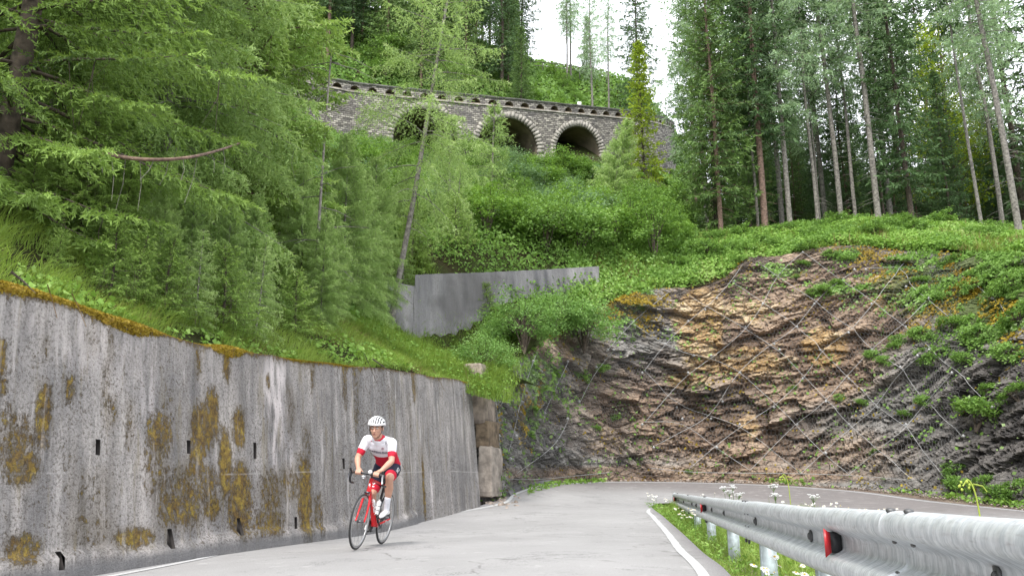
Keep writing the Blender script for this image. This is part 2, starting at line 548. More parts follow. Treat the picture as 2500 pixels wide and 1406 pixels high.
def m_stone():
    t = NT("viaduct_masonry")
    uv = t.uv()
    wob = t.node("ShaderNodeVectorMath", operation='ADD')
    nn = t.node("ShaderNodeTexNoise", Scale=1.2, Detail=3.0)
    t.t.links.new(uv, nn.inputs["Vector"])
    sc = t.node("ShaderNodeVectorMath", operation='SCALE'); sc.inputs[3].default_value = 0.16
    t.t.links.new(nn.outputs["Color"], sc.inputs[0])
    t.t.links.new(uv, wob.inputs[0]); t.t.links.new(sc.outputs[0], wob.inputs[1])
    b = t.node("ShaderNodeTexBrick")
    b.inputs["Scale"].default_value = 1.0
    b.inputs["Brick Width"].default_value = 0.36
    b.inputs["Row Height"].default_value = 0.17
    b.inputs["Mortar Size"].default_value = 0.022
    b.inputs["Mortar Smooth"].default_value = 0.4
    b.inputs["Color1"].default_value = (0, 0, 0, 1); b.inputs["Color2"].default_value = (1, 1, 1, 1); b.inputs["Mortar"].default_value = (0, 0, 0, 1)
    b.offset_frequency = 2
    t.t.links.new(wob.outputs[0], b.inputs["Vector"])
    big = t.noise(uv, 0.5, 4, 0.6)
    st = t.mix(0.5, b.outputs["Color"], t.noise(uv, 3.2, 4, 0.8))
    c = t.ramp(st, [(0.2, (0.11, 0.10, 0.095)), (0.42, (0.26, 0.24, 0.215)), (0.6, (0.41, 0.38, 0.33)), (0.78, (0.62, 0.58, 0.50))])
    c = t.mix(t.ramp(big, [(0.38, 0.5), (0.55, 0.0)]), c, (0.14, 0.135, 0.14))
    c = t.mix(t.math('MULTIPLY', b.outputs["Fac"], 0.75), c, (0.09, 0.083, 0.075))
    f = t.noise(uv, 14, 4, 0.8)
    c = t.mix(t.ramp(f, [(0.3, 0.6), (0.5, 0.0)]), c, (0.10, 0.10, 0.09))
    h = t.math('SUBTRACT', t.math('MULTIPLY', f, 0.4), b.outputs["Fac"])
    return t.fin(c, 0.9, h, 0.10, 1.0, spec=0.2)

M = {}
M['concrete'] = m_concrete(); M['concrete2'] = m_concrete2(); M['asphalt'] = m_asphalt(); M['line'] = m_line()
M['rock'] = m_rock(); M['soil'] = m_soil(); M['gravel'] = m_gravel(); M['stone'] = m_stone()
M['ring'] = simple('ring_stone', (0.30, 0.28, 0.245), 0.9, var=0.45, scale=3.0, bump=0.03)
M['coping'] = simple('coping_stone', (0.20, 0.19, 0.18), 0.9, var=0.5, scale=2.5, bump=0.03)
M['soffit'] = simple('vault_render', (0.20, 0.165, 0.12), 0.9, var=0.5, scale=0.8, bump=0.02)
M['bark_grey'] = simple('bark_grey', (0.19, 0.175, 0.155), 0.9, var=0.6, scale=9, bump=0.03)
M['bark_red'] = simple('bark_red', (0.16, 0.105, 0.08), 0.9, var=0.6, scale=9, bump=0.03)
M['bark_dark'] = simple('bark_dark', (0.085, 0.065, 0.05), 0.9, var=0.6, scale=9, bump=0.03)
M['spruce'] = leafmat('spruce_needles', (0.014, 0.038, 0.012), (0.29, 0.44, 0.10), 0.30, hi=(0.48, 0.62, 0.20))
M['spruce_mid'] = leafmat('spruce_needles_mid', (0.02, 0.05, 0.02), (0.16, 0.26, 0.075), 0.28)
M['spruce_dark'] = leafmat('spruce_needles_dark', (0.02, 0.045, 0.022), (0.11, 0.19, 0.075), 0.28)
M['larch'] = leafmat('larch_needles', (0.05, 0.11, 0.03), (0.41, 0.57, 0.20), 0.40, hi=(0.58, 0.70, 0.33))
M['larch_pale'] = leafmat('larch_needles_pale', (0.12, 0.20, 0.11), (0.36, 0.50, 0.30), 0.45)
M['yellow'] = leafmat('yellow_green_leaves', (0.11, 0.17, 0.015), (0.30, 0.40, 0.04), 0.4)
M['leaf'] = leafmat('shrub_leaves', (0.035, 0.09, 0.015), (0.22, 0.38, 0.08), 0.35, hi=(0.40, 0.54, 0.24))
M['leaf_blue'] = leafmat('willow_leaves', (0.05, 0.11, 0.045), (0.22, 0.35, 0.16), 0.35, hi=(0.42, 0.52, 0.37))
M['leaf_bright'] = leafmat('bush_leaves', (0.04, 0.11, 0.02), (0.25, 0.43, 0.12), 0.35, hi=(0.45, 0.60, 0.30))
M['herb'] = leafmat('herb_leaves', (0.05, 0.13, 0.02), (0.25, 0.42, 0.08), 0.36, hi=(0.36, 0.50, 0.16))
M['grass'] = leafmat('grass_blades', (0.07, 0.14, 0.02), (0.33, 0.46, 0.10), 0.38, hi=(0.48, 0.56, 0.22))
M['dry'] = leafmat('dry_grass', (0.12, 0.07, 0.03), (0.36, 0.26, 0.13), 0.2)
M['moss'] = simple('golden_moss', (0.26, 0.17, 0.022), 0.95, var=0.75, scale=7, bump=0.05)
M['mossfuzz'] = leafmat('moss_fuzz', (0.12, 0.065, 0.012), (0.36, 0.27, 0.03), 0.2)
M['steel'] = simple('cable_steel', (0.40, 0.40, 0.40), 0.5, 0.2, 0.2)
M['wire'] = simple('net_wire', (0.22, 0.22, 0.22), 0.6, 0.2, 0.1)
# ------------------------------------------------------------------ road level (thin-plate through measured points)
def PP(px, py, Y):
    q = P(px, py, Y); return (q[0], q[1], q[2])
road_pts = [PP(245, 1403, 8.9), PP(550, 1345, 11.6), PP(850, 1297, 15.6), PP(1000, 1265, 17.8), PP(1200, 1229, 21), PP(868, 1342, 10.5), PP(935, 1328, 11.45),
            PP(1735, 1406, 7.3), PP(1640, 1300, 13.2), PP(1585, 1245, 19.5), PP(1592, 1233, 23),
            PP(1245, 1203, 23), PP(1330, 1182, 26), PP(1500, 1176, 28.7), PP(1700, 1178, 29.2), PP(1900, 1186, 28), PP(2100, 1202, 26), PP(2250, 1222, 23.5),
            (12.5, 10, -0.1), (12.5, -12, -1.0), (7, 8, 0.0), (7, -12, -1.0), (-8, -12, -1.1), (-6.9, 0, -0.42), (0.5, 0, -0.30), (0, -12, -1.0), (6.5, 20, 0.42)]
ROADZ = TPS(road_pts, 0.3)

# wall foot line
A0 = P(-40, 1416, 7.7)[:2]; A1 = P(1196, 1226, 21.0)[:2]
wdir = (A1 - A0) / np.linalg.norm(A1 - A0)
wout = np.array([-wdir[1], wdir[0]])                       # away from the road
if wout[0] > 0: wout = -wout
BATTER = 0.30
def wall_top_point(px, py):
    a = A0 + wout * BATTER
    # intersection of the pixel ray's plan line with the wall's top line
    lo, hi = 3.0, 40.0
    for _ in range(60):
        Y = (lo + hi) / 2
        q = P(px, py, Y)
        s = (q[:2] - a) @ np.array([-wdir[1], wdir[0]])
        s0 = np.sign((P(px, py, 3.0)[:2] - a) @ np.array([-wdir[1], wdir[0]]))
        if np.sign(s) == s0: lo = Y
        else: hi = Y
    return P(px, py, Y)
wt = [wall_top_point(*q) for q in [(-60, 672), (0, 700), (100, 722), (180, 745), (260, 775), (330, 797), (420, 822), (500, 845), (580, 857), (650, 868), (720, 878), (800, 887), (930, 903), (1040, 920), (1152, 935)]]
WALL_S = [(q[:2] - A0) @ wdir for q in wt]
WALL_Z = [q[2] for q in wt]
def wall_topz(s):
    return np.interp(s, [-16] + WALL_S, [3.25] + WALL_Z)
WALL_END = WALL_S[-1]
WALL_START = -14.0

# ------------------------------------------------------------------ rock face columns: px, foot (py, Y), top (py, Y)
rock_cols = [(1090, 1235, 21.4, 925, 22.6), (1150, 1225, 21.9, 915, 22.9), (1208, 1205, 21.6, 905, 22.6), (1260, 1186, 23.6, 885, 24.8), (1330, 1178, 26.2, 830, 27.6), (1400, 1173, 27.9, 800, 29.6), (1500, 1167, 29.6, 735, 31.8),
             (1600, 1162, 30.4, 706, 33.0), (1700, 1160, 30.7, 700, 33.4), (1780, 1161, 30.6, 668, 33.8), (1830, 1162, 30.4, 628, 34.2), (1900, 1165, 30.0, 625, 34.2),
             (2000, 1170, 29.2, 605, 34.0), (2100, 1176, 28.2, 600, 33.4), (2180, 1184, 27.2, 612, 32.8), (2260, 1197, 26.2, 615, 32.0), (2350, 1212, 24.8, 618, 30.8), (2500, 1240, 22.4, 620, 28.4), (2640, 1262, 20.2, 622, 25.6)]
foot = [P(a, b, c) for a, b, c, d, e in rock_cols] + [np.array([13.9, 16.5, 0.15]), np.array([14.2, 10.0, -0.1]), np.array([14.2, 0.0, -0.6]), np.array([14.2, -14.0, -1.1])]
top = [P(a, d, e) for a, b, c, d, e in rock_cols] + [np.array([18.0, 19.5, 8.0]), np.array([18.8, 11.0, 7.2]), np.array([18.8, 0.0, 6.5]), np.array([18.8, -14.0, 6.0])]
foot = smooth_poly(foot, 10); top = smooth_poly(top, 10)

# ------------------------------------------------------------------ hill heights
uw_top = [(903, 674, 26.2), (960, 688, 27.0), (1012, 699, 27.65), (1014, 671, 27.67), (1050, 669, 28.2), (1124, 667, 29.0), (1180, 665, 29.5), (1200, 664, 29.8), (1330, 658, 31.0), (1462, 650, 32.4)]
hp = []
def h(*a): hp.append(tuple(float(x) for x in a))
for s in (-14, -8, -3, 1, 4.5, 8, 12, WALL_END - 0.3):
    q = A0 + wdir * s + wout * 0.55
    z = wall_topz(s)
    h(q[0], q[1], z + 0.05)
    q = A0 + wdir * s + wout * 2.3
    h(q[0], q[1], z + (1.5 if s < 8 else 1.1))
    if s < 11:
        q = A0 + wdir * s + wout * 6
        h(q[0], q[1], z + 4.2)
        q = A0 + wdir * s + wout * 12
        h(q[0], q[1], z + 9.0)
        q = A0 + wdir * s + wout * 25
        h(q[0], q[1], z + 19.5)
        q = A0 + wdir * s + wout * 42
        h(q[0], q[1], z + 31)
for px, py, Y in uw_top[::2]:
    q = P(px, py, Y); h(q[0], q[1] + 0.9, q[2] + 0.1)
    h(q[0] - 0.3, q[1] + 4.0, q[2] + 2.6)
for px, py, Y in [(905, 745, 25.9), (960, 800, 26.6), (1010, 850, 27.2), (1050, 866, 27.6), (1090, 872, 28.1), (1130, 850, 28.6), (1180, 800, 29.2), (1240, 755, 29.9), (1330, 735, 30.7), (1400, 725, 31.4), (1462, 718, 32.0)]:
    q = P(px, py, Y); h(*q)
for px, py, Y in [(930, 812, 24.5), (1000, 872, 25.4), (1080, 890, 26.2), (1150, 862, 26.8), (1210, 800, 28.0), (1300, 750, 29.3)]:
    q = P(px, py, Y); h(*q)
for px, py, Y in [(1190, 900, 23.2), (1280, 870, 25.8), (1380, 800, 29.8)]:
    q = P(px, py, Y); h(*q)
for i in range(50, len(top), 12):
    h(top[i][0], top[i][1] + 0.2, top[i][2] + 0.05)
for px, py, Y in [(1520, 640, 35.0), (1700, 592, 37.5), (1850, 575, 38.5), (2080, 556, 39.0), (2300, 562, 37.5), (2500, 572, 34), (2700, 580, 30)]:
    q = P(px, py, Y); h(*q)
for px, Y, z in [(1700, 46, 13.6), (1900, 48, 14.0), (2100, 49, 13.8), (2300, 48, 13.6), (2500, 44, 13.0), (1900, 105, 26), (2400, 105, 18)]:
    h(PX(px, Y), Y, z)
for px, Y, z in [(1800, 57, 17), (2100, 60, 18), (2400, 58, 17), (2000, 78, 24), (2350, 80, 20), (2700, 78, 18)]:
    h(PX(px, Y), Y, z)
for px, py, Y in [(960, 560, 36), (1150, 560, 38), (1330, 560, 40), (1480, 560, 42), (1000, 450, 52), (1180, 440, 57), (1330, 432, 60), (1480, 440, 62), (1580, 470, 62)]:
    q = P(px, py, Y); h(*q)
ROADLEV = 31.2
for px, Y, z in [(500, 52, 31), (700, 62, 31.3), (900, 66, 31.5), (1160, 68, 31.5), (1330, 69, 31.8), (1480, 72, 32.4)]:
    h(PX(px, Y, 240), Y, z)
for px, py, Y in [(1000, 90, 82), (1200, 132, 86), (1330, 180, 90), (1450, 195, 93), (1560, 220, 95), (800, 40, 80)]:
    h(*P(px, py, Y))
h(-10, 110, 60); h(20, 115, 46); h(-60, 60, 48); h(-75, 100, 70); h(-50, 30, 36); h(-40, 100, 66)
h(19, 74, 26); h(26, 72, 21); h(24, 88, 31); h(60, 60, 16); h(60, 100, 22); h(40, 118, 30); h(26, 30, 11.5); h(28, 10, 10.5); h(28, -12, 10); h(60, 20, 16); h(60, -12, 16)
HILL_T = TPS(hp, 0.15)
def hill(x, y):
    x = np.atleast_1d(np.asarray(x, float)); y = np.atleast_1d(np.asarray(y, float))
    z = HILL_T(x, y)
    q = np.stack([x.ravel(), y.ravel(), 0 * x.ravel()], 1)
    z = z + (fbm(q * 0.35, 4, 3) * 0.28).reshape(z.shape)
    rx_, ry_ = x - A0[0], y - A0[1]
    s_ = rx_ * wdir[0] + ry_ * wdir[1]; d_ = rx_ * wout[0] + ry_ * wout[1]
    cap_ = wall_topz(s_) + 0.04 + 1.25 * np.maximum(d_ - 0.42, 0)
    return np.where((s_ < WALL_END) & (d_ < 4) & (d_ > -1), np.minimum(z, cap_), z)

# ------------------------------------------------------------------ hillside sheet
spur0 = A0 + wdir * WALL_END + wout * 0.35
bnd = [A0 + wdir * WALL_START + wout * 0.42] + [A0 + wdir * s + wout * 0.42 for s in np.arange(-12, WALL_END, 1.0)] + [spur0] + [t[:2] for t in top[14:]]
bnd = np.array(bnd)
pit = np.vstack([bnd, [[18.8, -20]], [[-20, -20]]])
gx = np.arange(-80, 72, 0.5); gy = np.arange(-14, 122, 0.5)
X, Yg = np.meshgrid(gx, gy, indexing='ij')
ins = inpoly(X, Yg, pit)
Fc = gridfaces(len(gx), len(gy))[:, ::-1]
allin = ins.ravel()[Fc].all(axis=1)
Fc = Fc[~allin]
used = np.unique(Fc)
xs = X.ravel().copy(); ys = Yg.ravel().copy()
sn = used[ins.ravel()[used]]
d, bp = polydist(xs[sn], ys[sn], bnd)
xs[sn] = bp[:, 0]; ys[sn] = bp[:, 1]
remap = -np.ones(len(xs), int); remap[used] = np.arange(len(used))
vx, vy = xs[used], ys[used]
vz = hill(vx, vy)
hs = link("hillside", npmesh("hillside", np.stack([vx, vy, vz], 1), remap[Fc], True), M['soil'])
tag(hs, kind="structure")

# strip that closes the bank against the wall's back
es = np.arange(WALL_START, WALL_END + 0.6, 0.25)
edge_xy = [A0 + wdir * s for s in es]
G_ = []
for s, q in zip(es, edge_xy):
    for d_ in (0.36, 0.6, 0.9, 1.4, 2.2, 3.2):
        k_ = q + wout * d_
        zz = float(hill(k_[0], k_[1])[0]) - 0.06
        if d_ < 0.5: zz = float(wall_topz(s)) - 0.03
        elif d_ < 1.5 and s < WALL_END - .2: zz = max(zz, float(wall_topz(s)) + .02 * d_)
        G_.append([k_[0], k_[1], zz])
be = link("bank_edge", npmesh("bank_edge", G_, gridfaces(len(es), 6), True), M['soil'])
tag(be, kind="structure")

# ------------------------------------------------------------------ valley ground, far ground
gx = np.arange(-11, 20, 0.35); gy = np.arange(-20, 36, 0.35)
X, Yg = np.meshgrid(gx, gy, indexing='ij')
Z = ROADZ(X, Yg) - 0.10
q = np.stack([X.ravel(), Yg.ravel(), 0 * X.ravel()], 1)
Z = Z + (fbm(q * 1.3, 3, 9) * 0.04).reshape(Z.shape)
g = link("ground", npmesh("ground", np.stack([X, Yg, Z], -1).reshape(-1, 3), gridfaces(len(gx), len(gy))[:, ::-1], True), M['gravel'])
tag(g, kind="structure")
me = npmesh("far_ground", [[-4000, -4000, -2.6], [4000, -4000, -2.6], [4000, 4000, -2.6], [-4000, 4000, -2.6]], np.array([[0, 1, 2, 3]]))
tag(link("far_ground", me, M['soil']), kind="structure")

# ------------------------------------------------------------------ road
def onroad(px, py, Y): return P(px, py, Y)[:2]
def onsurf(px, py):
    lo, hi = 3.0, 40.0
    best = None
    for Y in np.linspace(4, 34, 1500):
        q = P(px, py, Y); d_ = q[2] - float(ROADZ(q[0], Y)[0])
        if d_ < 0: break
        best = q
    return best[:2]
outer = [A0 + wdir * -16 - wout * 0.28, A0 + wdir * -8 - wout * 0.28] + [onroad(*q) for q in [(210, 1406, 8.8), (545, 1343, 11.7), (850, 1294, 15.6), (1000, 1262, 17.9), (1200, 1224, 21.2), (1243, 1196, 23.2), (1330, 1178, 26.2), (1500, 1172, 28.9), (1700, 1174, 29.4), (1900, 1181, 28.3), (2100, 1196, 26.4), (2260, 1216, 23.8)]] + [np.array([12.6, 18]), np.array([12.9, 10]), np.array([12.9, 0]), np.array([12.9, -15])]
RB = 0.1523; RA = 0.924
def railx(Y): return RA + RB * Y
inner = [np.array([railx(-15) - 0.2, -15]), np.array([railx(-7) - .2, -7]), np.array([railx(3.0) - .22, 3.0])] + [onsurf(*q) for q in [(1784, 1403), (1716, 1347), (1662, 1297), (1622, 1262), (1598, 1244)]] + [onroad(1594, 1235, 22.9), onroad(1625, 1230, 23.6), np.array([5.2, 23.4]), np.array([6.0, 21.5]), np.array([6.5, 17]), np.array([6.8, 10]), np.array([6.9, 0]), np.array([6.9, -15])]
outer = smooth_poly(outer, 10); inner = smooth_poly(inner, 10)
def arc(a):
    return np.r_[0, np.cumsum(np.linalg.norm(np.diff(a, axis=0), axis=1))]
# pair stations: match keyed fractions so that rows run square to the road
def at_len(a, frac):
    d = arc(a); L = d[-1]
    return np.stack([np.interp(frac * L, d, a[:, k]) for k in (0, 1)], -1)
def frac_near(a, pt):
    d, i = min((np.linalg.norm(p - pt), i) for i, p in enumerate(a))
    return arc(a)[i] / arc(a)[-1]
ko = [0, frac_near(outer, onroad(545, 1343, 11.7)), frac_near(outer, onroad(1200, 1224, 21.2)), frac_near(outer, onroad(1330, 1178, 26.2)), frac_near(outer, onroad(1700, 1174, 29.4)), frac_near(outer, onroad(2100, 1196, 26.4)), frac_near(outer, np.array([12.6, 18])), 1]
ki = [0, frac_near(inner, onsurf(1716, 1347)), frac_near(inner, onsurf(1598, 1244)) - 0.015, frac_near(inner, onsurf(1598, 1244)), frac_near(inner, onroad(1625, 1230, 23.6)), frac_near(inner, np.array([5.2, 23.4])), frac_near(inner, np.array([6.5, 17])), 1]
kk = np.linspace(0, 1, len(ko))
N = 420; W = 30
ts = np.linspace(0, 1, N)
O_ = at_len(outer, np.interp(ts, kk, ko)); I_ = at_len(inner, np.interp(ts, kk, ki))
w = np.linspace(0, 1, W)
XY = I_[:, None] * (1 - w)[None, :, None] + O_[:, None] * w[None, :, None]
RZ = ROADZ(XY[..., 0], XY[..., 1])
V = np.concatenate([XY, RZ[..., None]], -1).reshape(-1, 3)
wid = np.linalg.norm(O_ - I_, axis=1)[:, None] * np.ones((1, W))
din = wid * w[None]; dout = wid * (1 - w)[None]
yy = XY[..., 1]; xx = XY[..., 0]
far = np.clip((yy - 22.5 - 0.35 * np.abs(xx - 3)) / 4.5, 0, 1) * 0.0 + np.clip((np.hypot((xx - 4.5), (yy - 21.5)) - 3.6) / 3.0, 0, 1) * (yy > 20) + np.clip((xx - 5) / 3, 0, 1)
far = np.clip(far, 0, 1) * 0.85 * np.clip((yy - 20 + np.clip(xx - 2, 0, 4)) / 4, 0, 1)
sh = np.clip((0.17 - din) / 0.03, 0, 1) * (xx > 0.2) * 0.9 + np.clip((0.22 - dout) / 0.03, 0, 1) * 0.6
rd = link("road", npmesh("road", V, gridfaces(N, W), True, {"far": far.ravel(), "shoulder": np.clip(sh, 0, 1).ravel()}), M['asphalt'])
tag(rd, kind="structure")
ROAD_BVH = None
def ribbon(d0, d1, frm, t0, t1, zoff=0.006):
    out = []
    for i in range(int(t0 * (N - 1)), int(t1 * (N - 1)) + 1):
        a, b = (I_[i], O_[i]) if frm == 'in' else (O_[i], I_[i])
        n = (b - a) / np.linalg.norm(b - a)
        wob = 0.003 * math.sin(i * 1.7) + 0.003 * math.sin(i * 0.61)
        out.append([a + n * (d0 + wob), a + n * (d0 + (d1 - d0) * .5), a + n * (d1 + wob)])
    out = np.array(out)
    z = ROADZ(out[..., 0], out[..., 1]) + zoff
    return np.concatenate([out, z[..., None]], -1).reshape(-1, 3), gridfaces(len(out), 3)
for a in (("out", 0.26, 0.38, 0, 1), ("in", 0.19, 0.29, 0, 0.44)):
    V, Q = ribbon(a[1], a[2], a[0], a[3], a[4])
    if a[0] == 'out': Q = Q[:, ::-1]
    tag(link("edge_line", npmesh("edge_line", V, Q), M['line']), kind="structure")
# raised asphalt lip beside the pillar
lip = MB(); L = smooth_poly([P(1238, 1206, 22.4), P(1262, 1192, 23.8), P(1300, 1182, 25.4), P(1345, 1175, 26.8)], 6)
L[:, 2] = ROADZ(L[:, 0], L[:, 1]) + 0.02
lip.tube(L, [0.10] * len(L), 6)
tag(lip.build("kerb_lip", M['concrete2'], smooth=True), kind="structure")

# ------------------------------------------------------------------ left retaining wall
ss = np.arange(WALL_START, WALL_END + 1e-6, 0.07)
NH = 52
tt = np.linspace(0, 1, NH)
S, T = np.meshgrid(ss, tt, indexing='ij')
base = A0[None, None] + wdir * S[..., None]
zt = wall_topz(S)
zt = zt + 0.05 * (vnoise(np.stack([S.ravel() * 1.3, 0 * S.ravel(), 0 * S.ravel()], 1), 5)).reshape(S.shape)
zb = ROADZ(base[..., 0], base[..., 1]) - 0.12
Zw = zb + (zt - zb) * T
hgt = Zw - zb
q = np.stack([S.ravel(), np.zeros(S.size), Zw.ravel()], 1)
dis = fbm(q * np.array([0.5, 1, 0.3]), 3, 21) * 0.035 + fbm(q * 5, 3, 22) * 0.012
off = BATTER * T + dis.reshape(S.shape)
foot_ledge = ((hgt < 0.34 + 0.04 * np.sin(S * 2)) & (S < 9.5)) * 0.06
XYw = base + wout * (off - foot_ledge)[..., None]
V = np.concatenate([XYw, Zw[..., None]], -1)

def wall_hit(px, py):
    """(s, z) where the photo position meets the wall face"""
    lo, hi = 3.0, 40.0
    for _ in range(50):
        Y = (lo + hi) / 2
        p = P(px, py, Y)
        rel = (p[:2] - A0) @ wout
        if rel < BATTER * 0.5: lo = Y
        else: hi = Y
    return (p[:2] - A0) @ wdir, p[2]
moss = np.zeros(S.shape); lime = np.zeros(S.shape)
blobs = [(15, 880, 9, 60, 1), (20, 940, 10, 30, .8), (112, 1000, 16, 65, 1), (100, 1060, 18, 40, .8), (178, 950, 11, 36, .9), (35, 1080, 40, 70, .8), (45, 1140, 40, 40, .95), (20, 1020, 14, 40, .7), (30, 1340, 42, 34, .9),
         (310, 1312, 40, 24, 1), (395, 1060, 28, 50, .85), (380, 1130, 30, 90, .6), (320, 1040, 14, 60, .55), (270, 960, 14, 70, .5), (285, 1000, 10, 40, .6), (500, 1045, 24, 60, .95), (530, 1010, 14, 60, 1), (480, 1110, 18, 70, .8), (470, 1180, 60, 50, .7), (430, 1240, 50, 45, .75), (548, 1130, 14, 80, 1.05),
         (575, 1220, 28, 80, .95), (590, 1045, 14, 45, 1), (585, 1160, 14, 34, .95), (505, 1240, 18, 24, 1), (576, 885, 7, 44, 1.1), (508, 870, 6, 50, .7), (735, 1220, 16, 100, .95), (700, 1180, 18, 40, .7), (650, 1210, 24, 60, .7), (640, 1275, 40, 30, .8), (765, 1260, 10, 50, .7), (672, 930, 5, 20, .9), (200, 1290, 50, 40, .45), (210, 1200, 40, 60, .4),
         (750, 1100, 12, 70, .45), (780, 900, 4, 60, .7), (855, 930, 6, 60, .7), (880, 960, 6, 90, .55), (1022, 940, 5, 40, .8), (1005, 1020, 6, 80, .4), (1027, 1190, 3, 80, .9), (250, 830, 20, 40, .4), (290, 850, 12, 70, .5), (720, 1000, 10, 60, .45), (130, 850, 10, 30, .5), (420, 1000, 16, 60, .4), (960, 1010, 6, 70, .35), (160, 1130, 20, 90, .35), (985, 1180, 6, 70, .4)]
for px, py, wx, wy, a in blobs:
    s0, z0 = wall_hit(px, py)
    s1, _ = wall_hit(px + wx, py); _, z1 = wall_hit(px, py - wy)
    sw = max(abs(s1 - s0), 0.05); zw = max(abs(z1 - z0), 0.05)
    r = (np.abs((S - s0) / sw) ** 2.5 + np.abs((Zw - z0) / zw) ** 2.5)
    moss = np.maximum(moss, a * np.clip(1.15 - r * 0.42, 0, 1))
for px, py, wx, wy, a in [(690, 950, 26, 80, 1), (680, 1060, 14, 70, .9), (705, 1150, 12, 60, .7), (215, 830, 45, 60, .5), (370, 1000, 16, 200, .5), (300, 860, 60, 70, .4), (1045, 1200, 3, 40, 1), (930, 1180, 10, 80, .4), (560, 780, 5, 10, .2), (110, 790, 3, 30, .9)]:
    s0, z0 = wall_hit(px, py)
    s1, _ = wall_hit(px + wx, py); _, z1 = wall_hit(px, py - wy)
    r = (np.abs((S - s0) / max(abs(s1 - s0), .05)) ** 2 + np.abs((Zw - z0) / max(abs(z1 - z0), .05)) ** 2)
    lime = np.maximum(lime, a * np.clip(1.2 - r * 0.5, 0, 1))
moss = np.maximum(moss, np.clip(1 - (zt - Zw) / (0.06 + 0.10 * _hash(np.floor(S * 3).astype(np.int64), 0 * S.astype(np.int64), 0 * S.astype(np.int64), 3)), 0, 1) * 0.9)
footA = np.clip(1 - hgt / 0.55, 0, 1) * (S < 10)
Q = gridfaces(len(ss), NH)
keep = np.ones(len(Q), bool)
hole_mb = MB()
ds = 0.07
holes = [(237, 1090, 1, 36), (461, 1095, 1, 34), (622, 1100, 1, 32), (833, 1128, 1, 26), (110, 1368, 1, 56), (386, 1318, 1, 50), (558, 1284, 1, 38), (702, 1276, 1, 34)]
V2 = V.reshape(-1, 3)
Qc_s = (Q[:, 0] // NH); Qc_t = (Q[:, 0] % NH)
for px, py, nw, hh in holes:
    s0, z0 = wall_hit(px, py); _, z1 = wall_hit(px, py + hh / 2)
    i0 = int(round((s0 - WALL_START) / ds)); zz = Zw[i0]
    j0 = int(np.argmin(np.abs(zz - (z0 - (z0 - z1))))); j1 = max(j0 + 2, int(np.argmin(np.abs(zz - (z0 + (z0 - z1))))))
    keep &= ~((Qc_s >= i0) & (Qc_s < i0 + nw) & (Qc_t >= j0) & (Qc_t < j1))
    # recess
    rim = [(i0, j0), (i0 + nw, j0), (i0 + nw, j1), (i0, j1)]
    A = np.array([V[i, j] for i, j in rim])
    B = A + np.array([wout[0], wout[1], 0.0]) * 0.35
    hole_mb.add(np.vstack([A, B]), [[0, 1, 5, 4], [1, 2, 6, 5], [2, 3, 7, 6], [3, 0, 4, 7], [4, 5, 6, 7]])
Q = Q[keep]
wroot = link("retaining_wall", npmesh("retaining_wall", V2, Q, True, {"moss": moss.ravel(), "lime": lime.ravel(), "foot": footA.ravel(), "joint": (0.5 + (Zw - (1.02 + 0.02 * S + 0.015 * np.sin(S * 1.3))) * 1.0).ravel()}), M['concrete'])
tag(wroot, "long weathered grey concrete wall streaked with golden moss along the road", "retaining wall")
M['hole'] = simple('dark_hole', (0.035, 0.03, 0.028), 0.95)  # near-black colour for the inside of the recessed drain slots
hole_mb.build("weep_holes", M['hole'], wroot)
# body of the wall: top, far end and back, as one closed prism a little behind the face
ib = np.arange(0, len(ss), 4)
bk = []
for i in list(ib) + [len(ss) - 1]:
    p = base[i, 0]; t_ = V[i, -1]
    bk.append([[*t_], [*(p + wout * 0.62), t_[2] + 0.02], [*(p + wout * 0.75), zb[i, 0]], [*V[i, 0]]])
bk = np.array(bk)
bw = MB()
V4 = bk[:, :3].reshape(-1, 3)
bw.add(V4, gridfaces(len(bk), 3)[:, ::-1])
bw.add(bk[-1], [[0, 3, 2, 1]]); bw.add(bk[0], [[0, 1, 2, 3]])
bw.build("wall_core", M['concrete'], wroot)
# moss lip: bumpy cushion strip along the top edge
ms = np.arange(WALL_START, WALL_END - 0.2, 0.05)
na = 9
ang = np.linspace(-0.55 * np.pi, 0.75 * np.pi, na)
Vm = []
for s in ms:
    p = A0 + wdir * s + wout * (BATTER + 0.06)
    z = wall_topz(s)
    n1 = vnoise(np.array([[s * 1.1, 3.3, 0]]), 8)[0]
    amp = np.clip((0.55 + 0.9 * n1), 0.12, 1.2) * (1.0 if s < 9 else 0.45)
    for k, a in enumerate(ang):
        n2 = vnoise(np.array([[s * 9, a * 2.5, 1.7]]), 9)[0]
        r = (0.07 + 0.035 * n2) * amp
        # hangs further down the face than it reaches back
        Vm.append([*(p + wout * (-math.cos(a) * r * 1.0)), z + math.sin(a) * r * (1.7 if a < 0 else 0.7) + 0.0])
mo = npmesh("moss_edge", Vm, gridfaces(len(ms), na), True)
mo = link("moss_edge", mo, M['moss'], wroot)
tag(mo, "thick golden orange moss edge along the wall top")

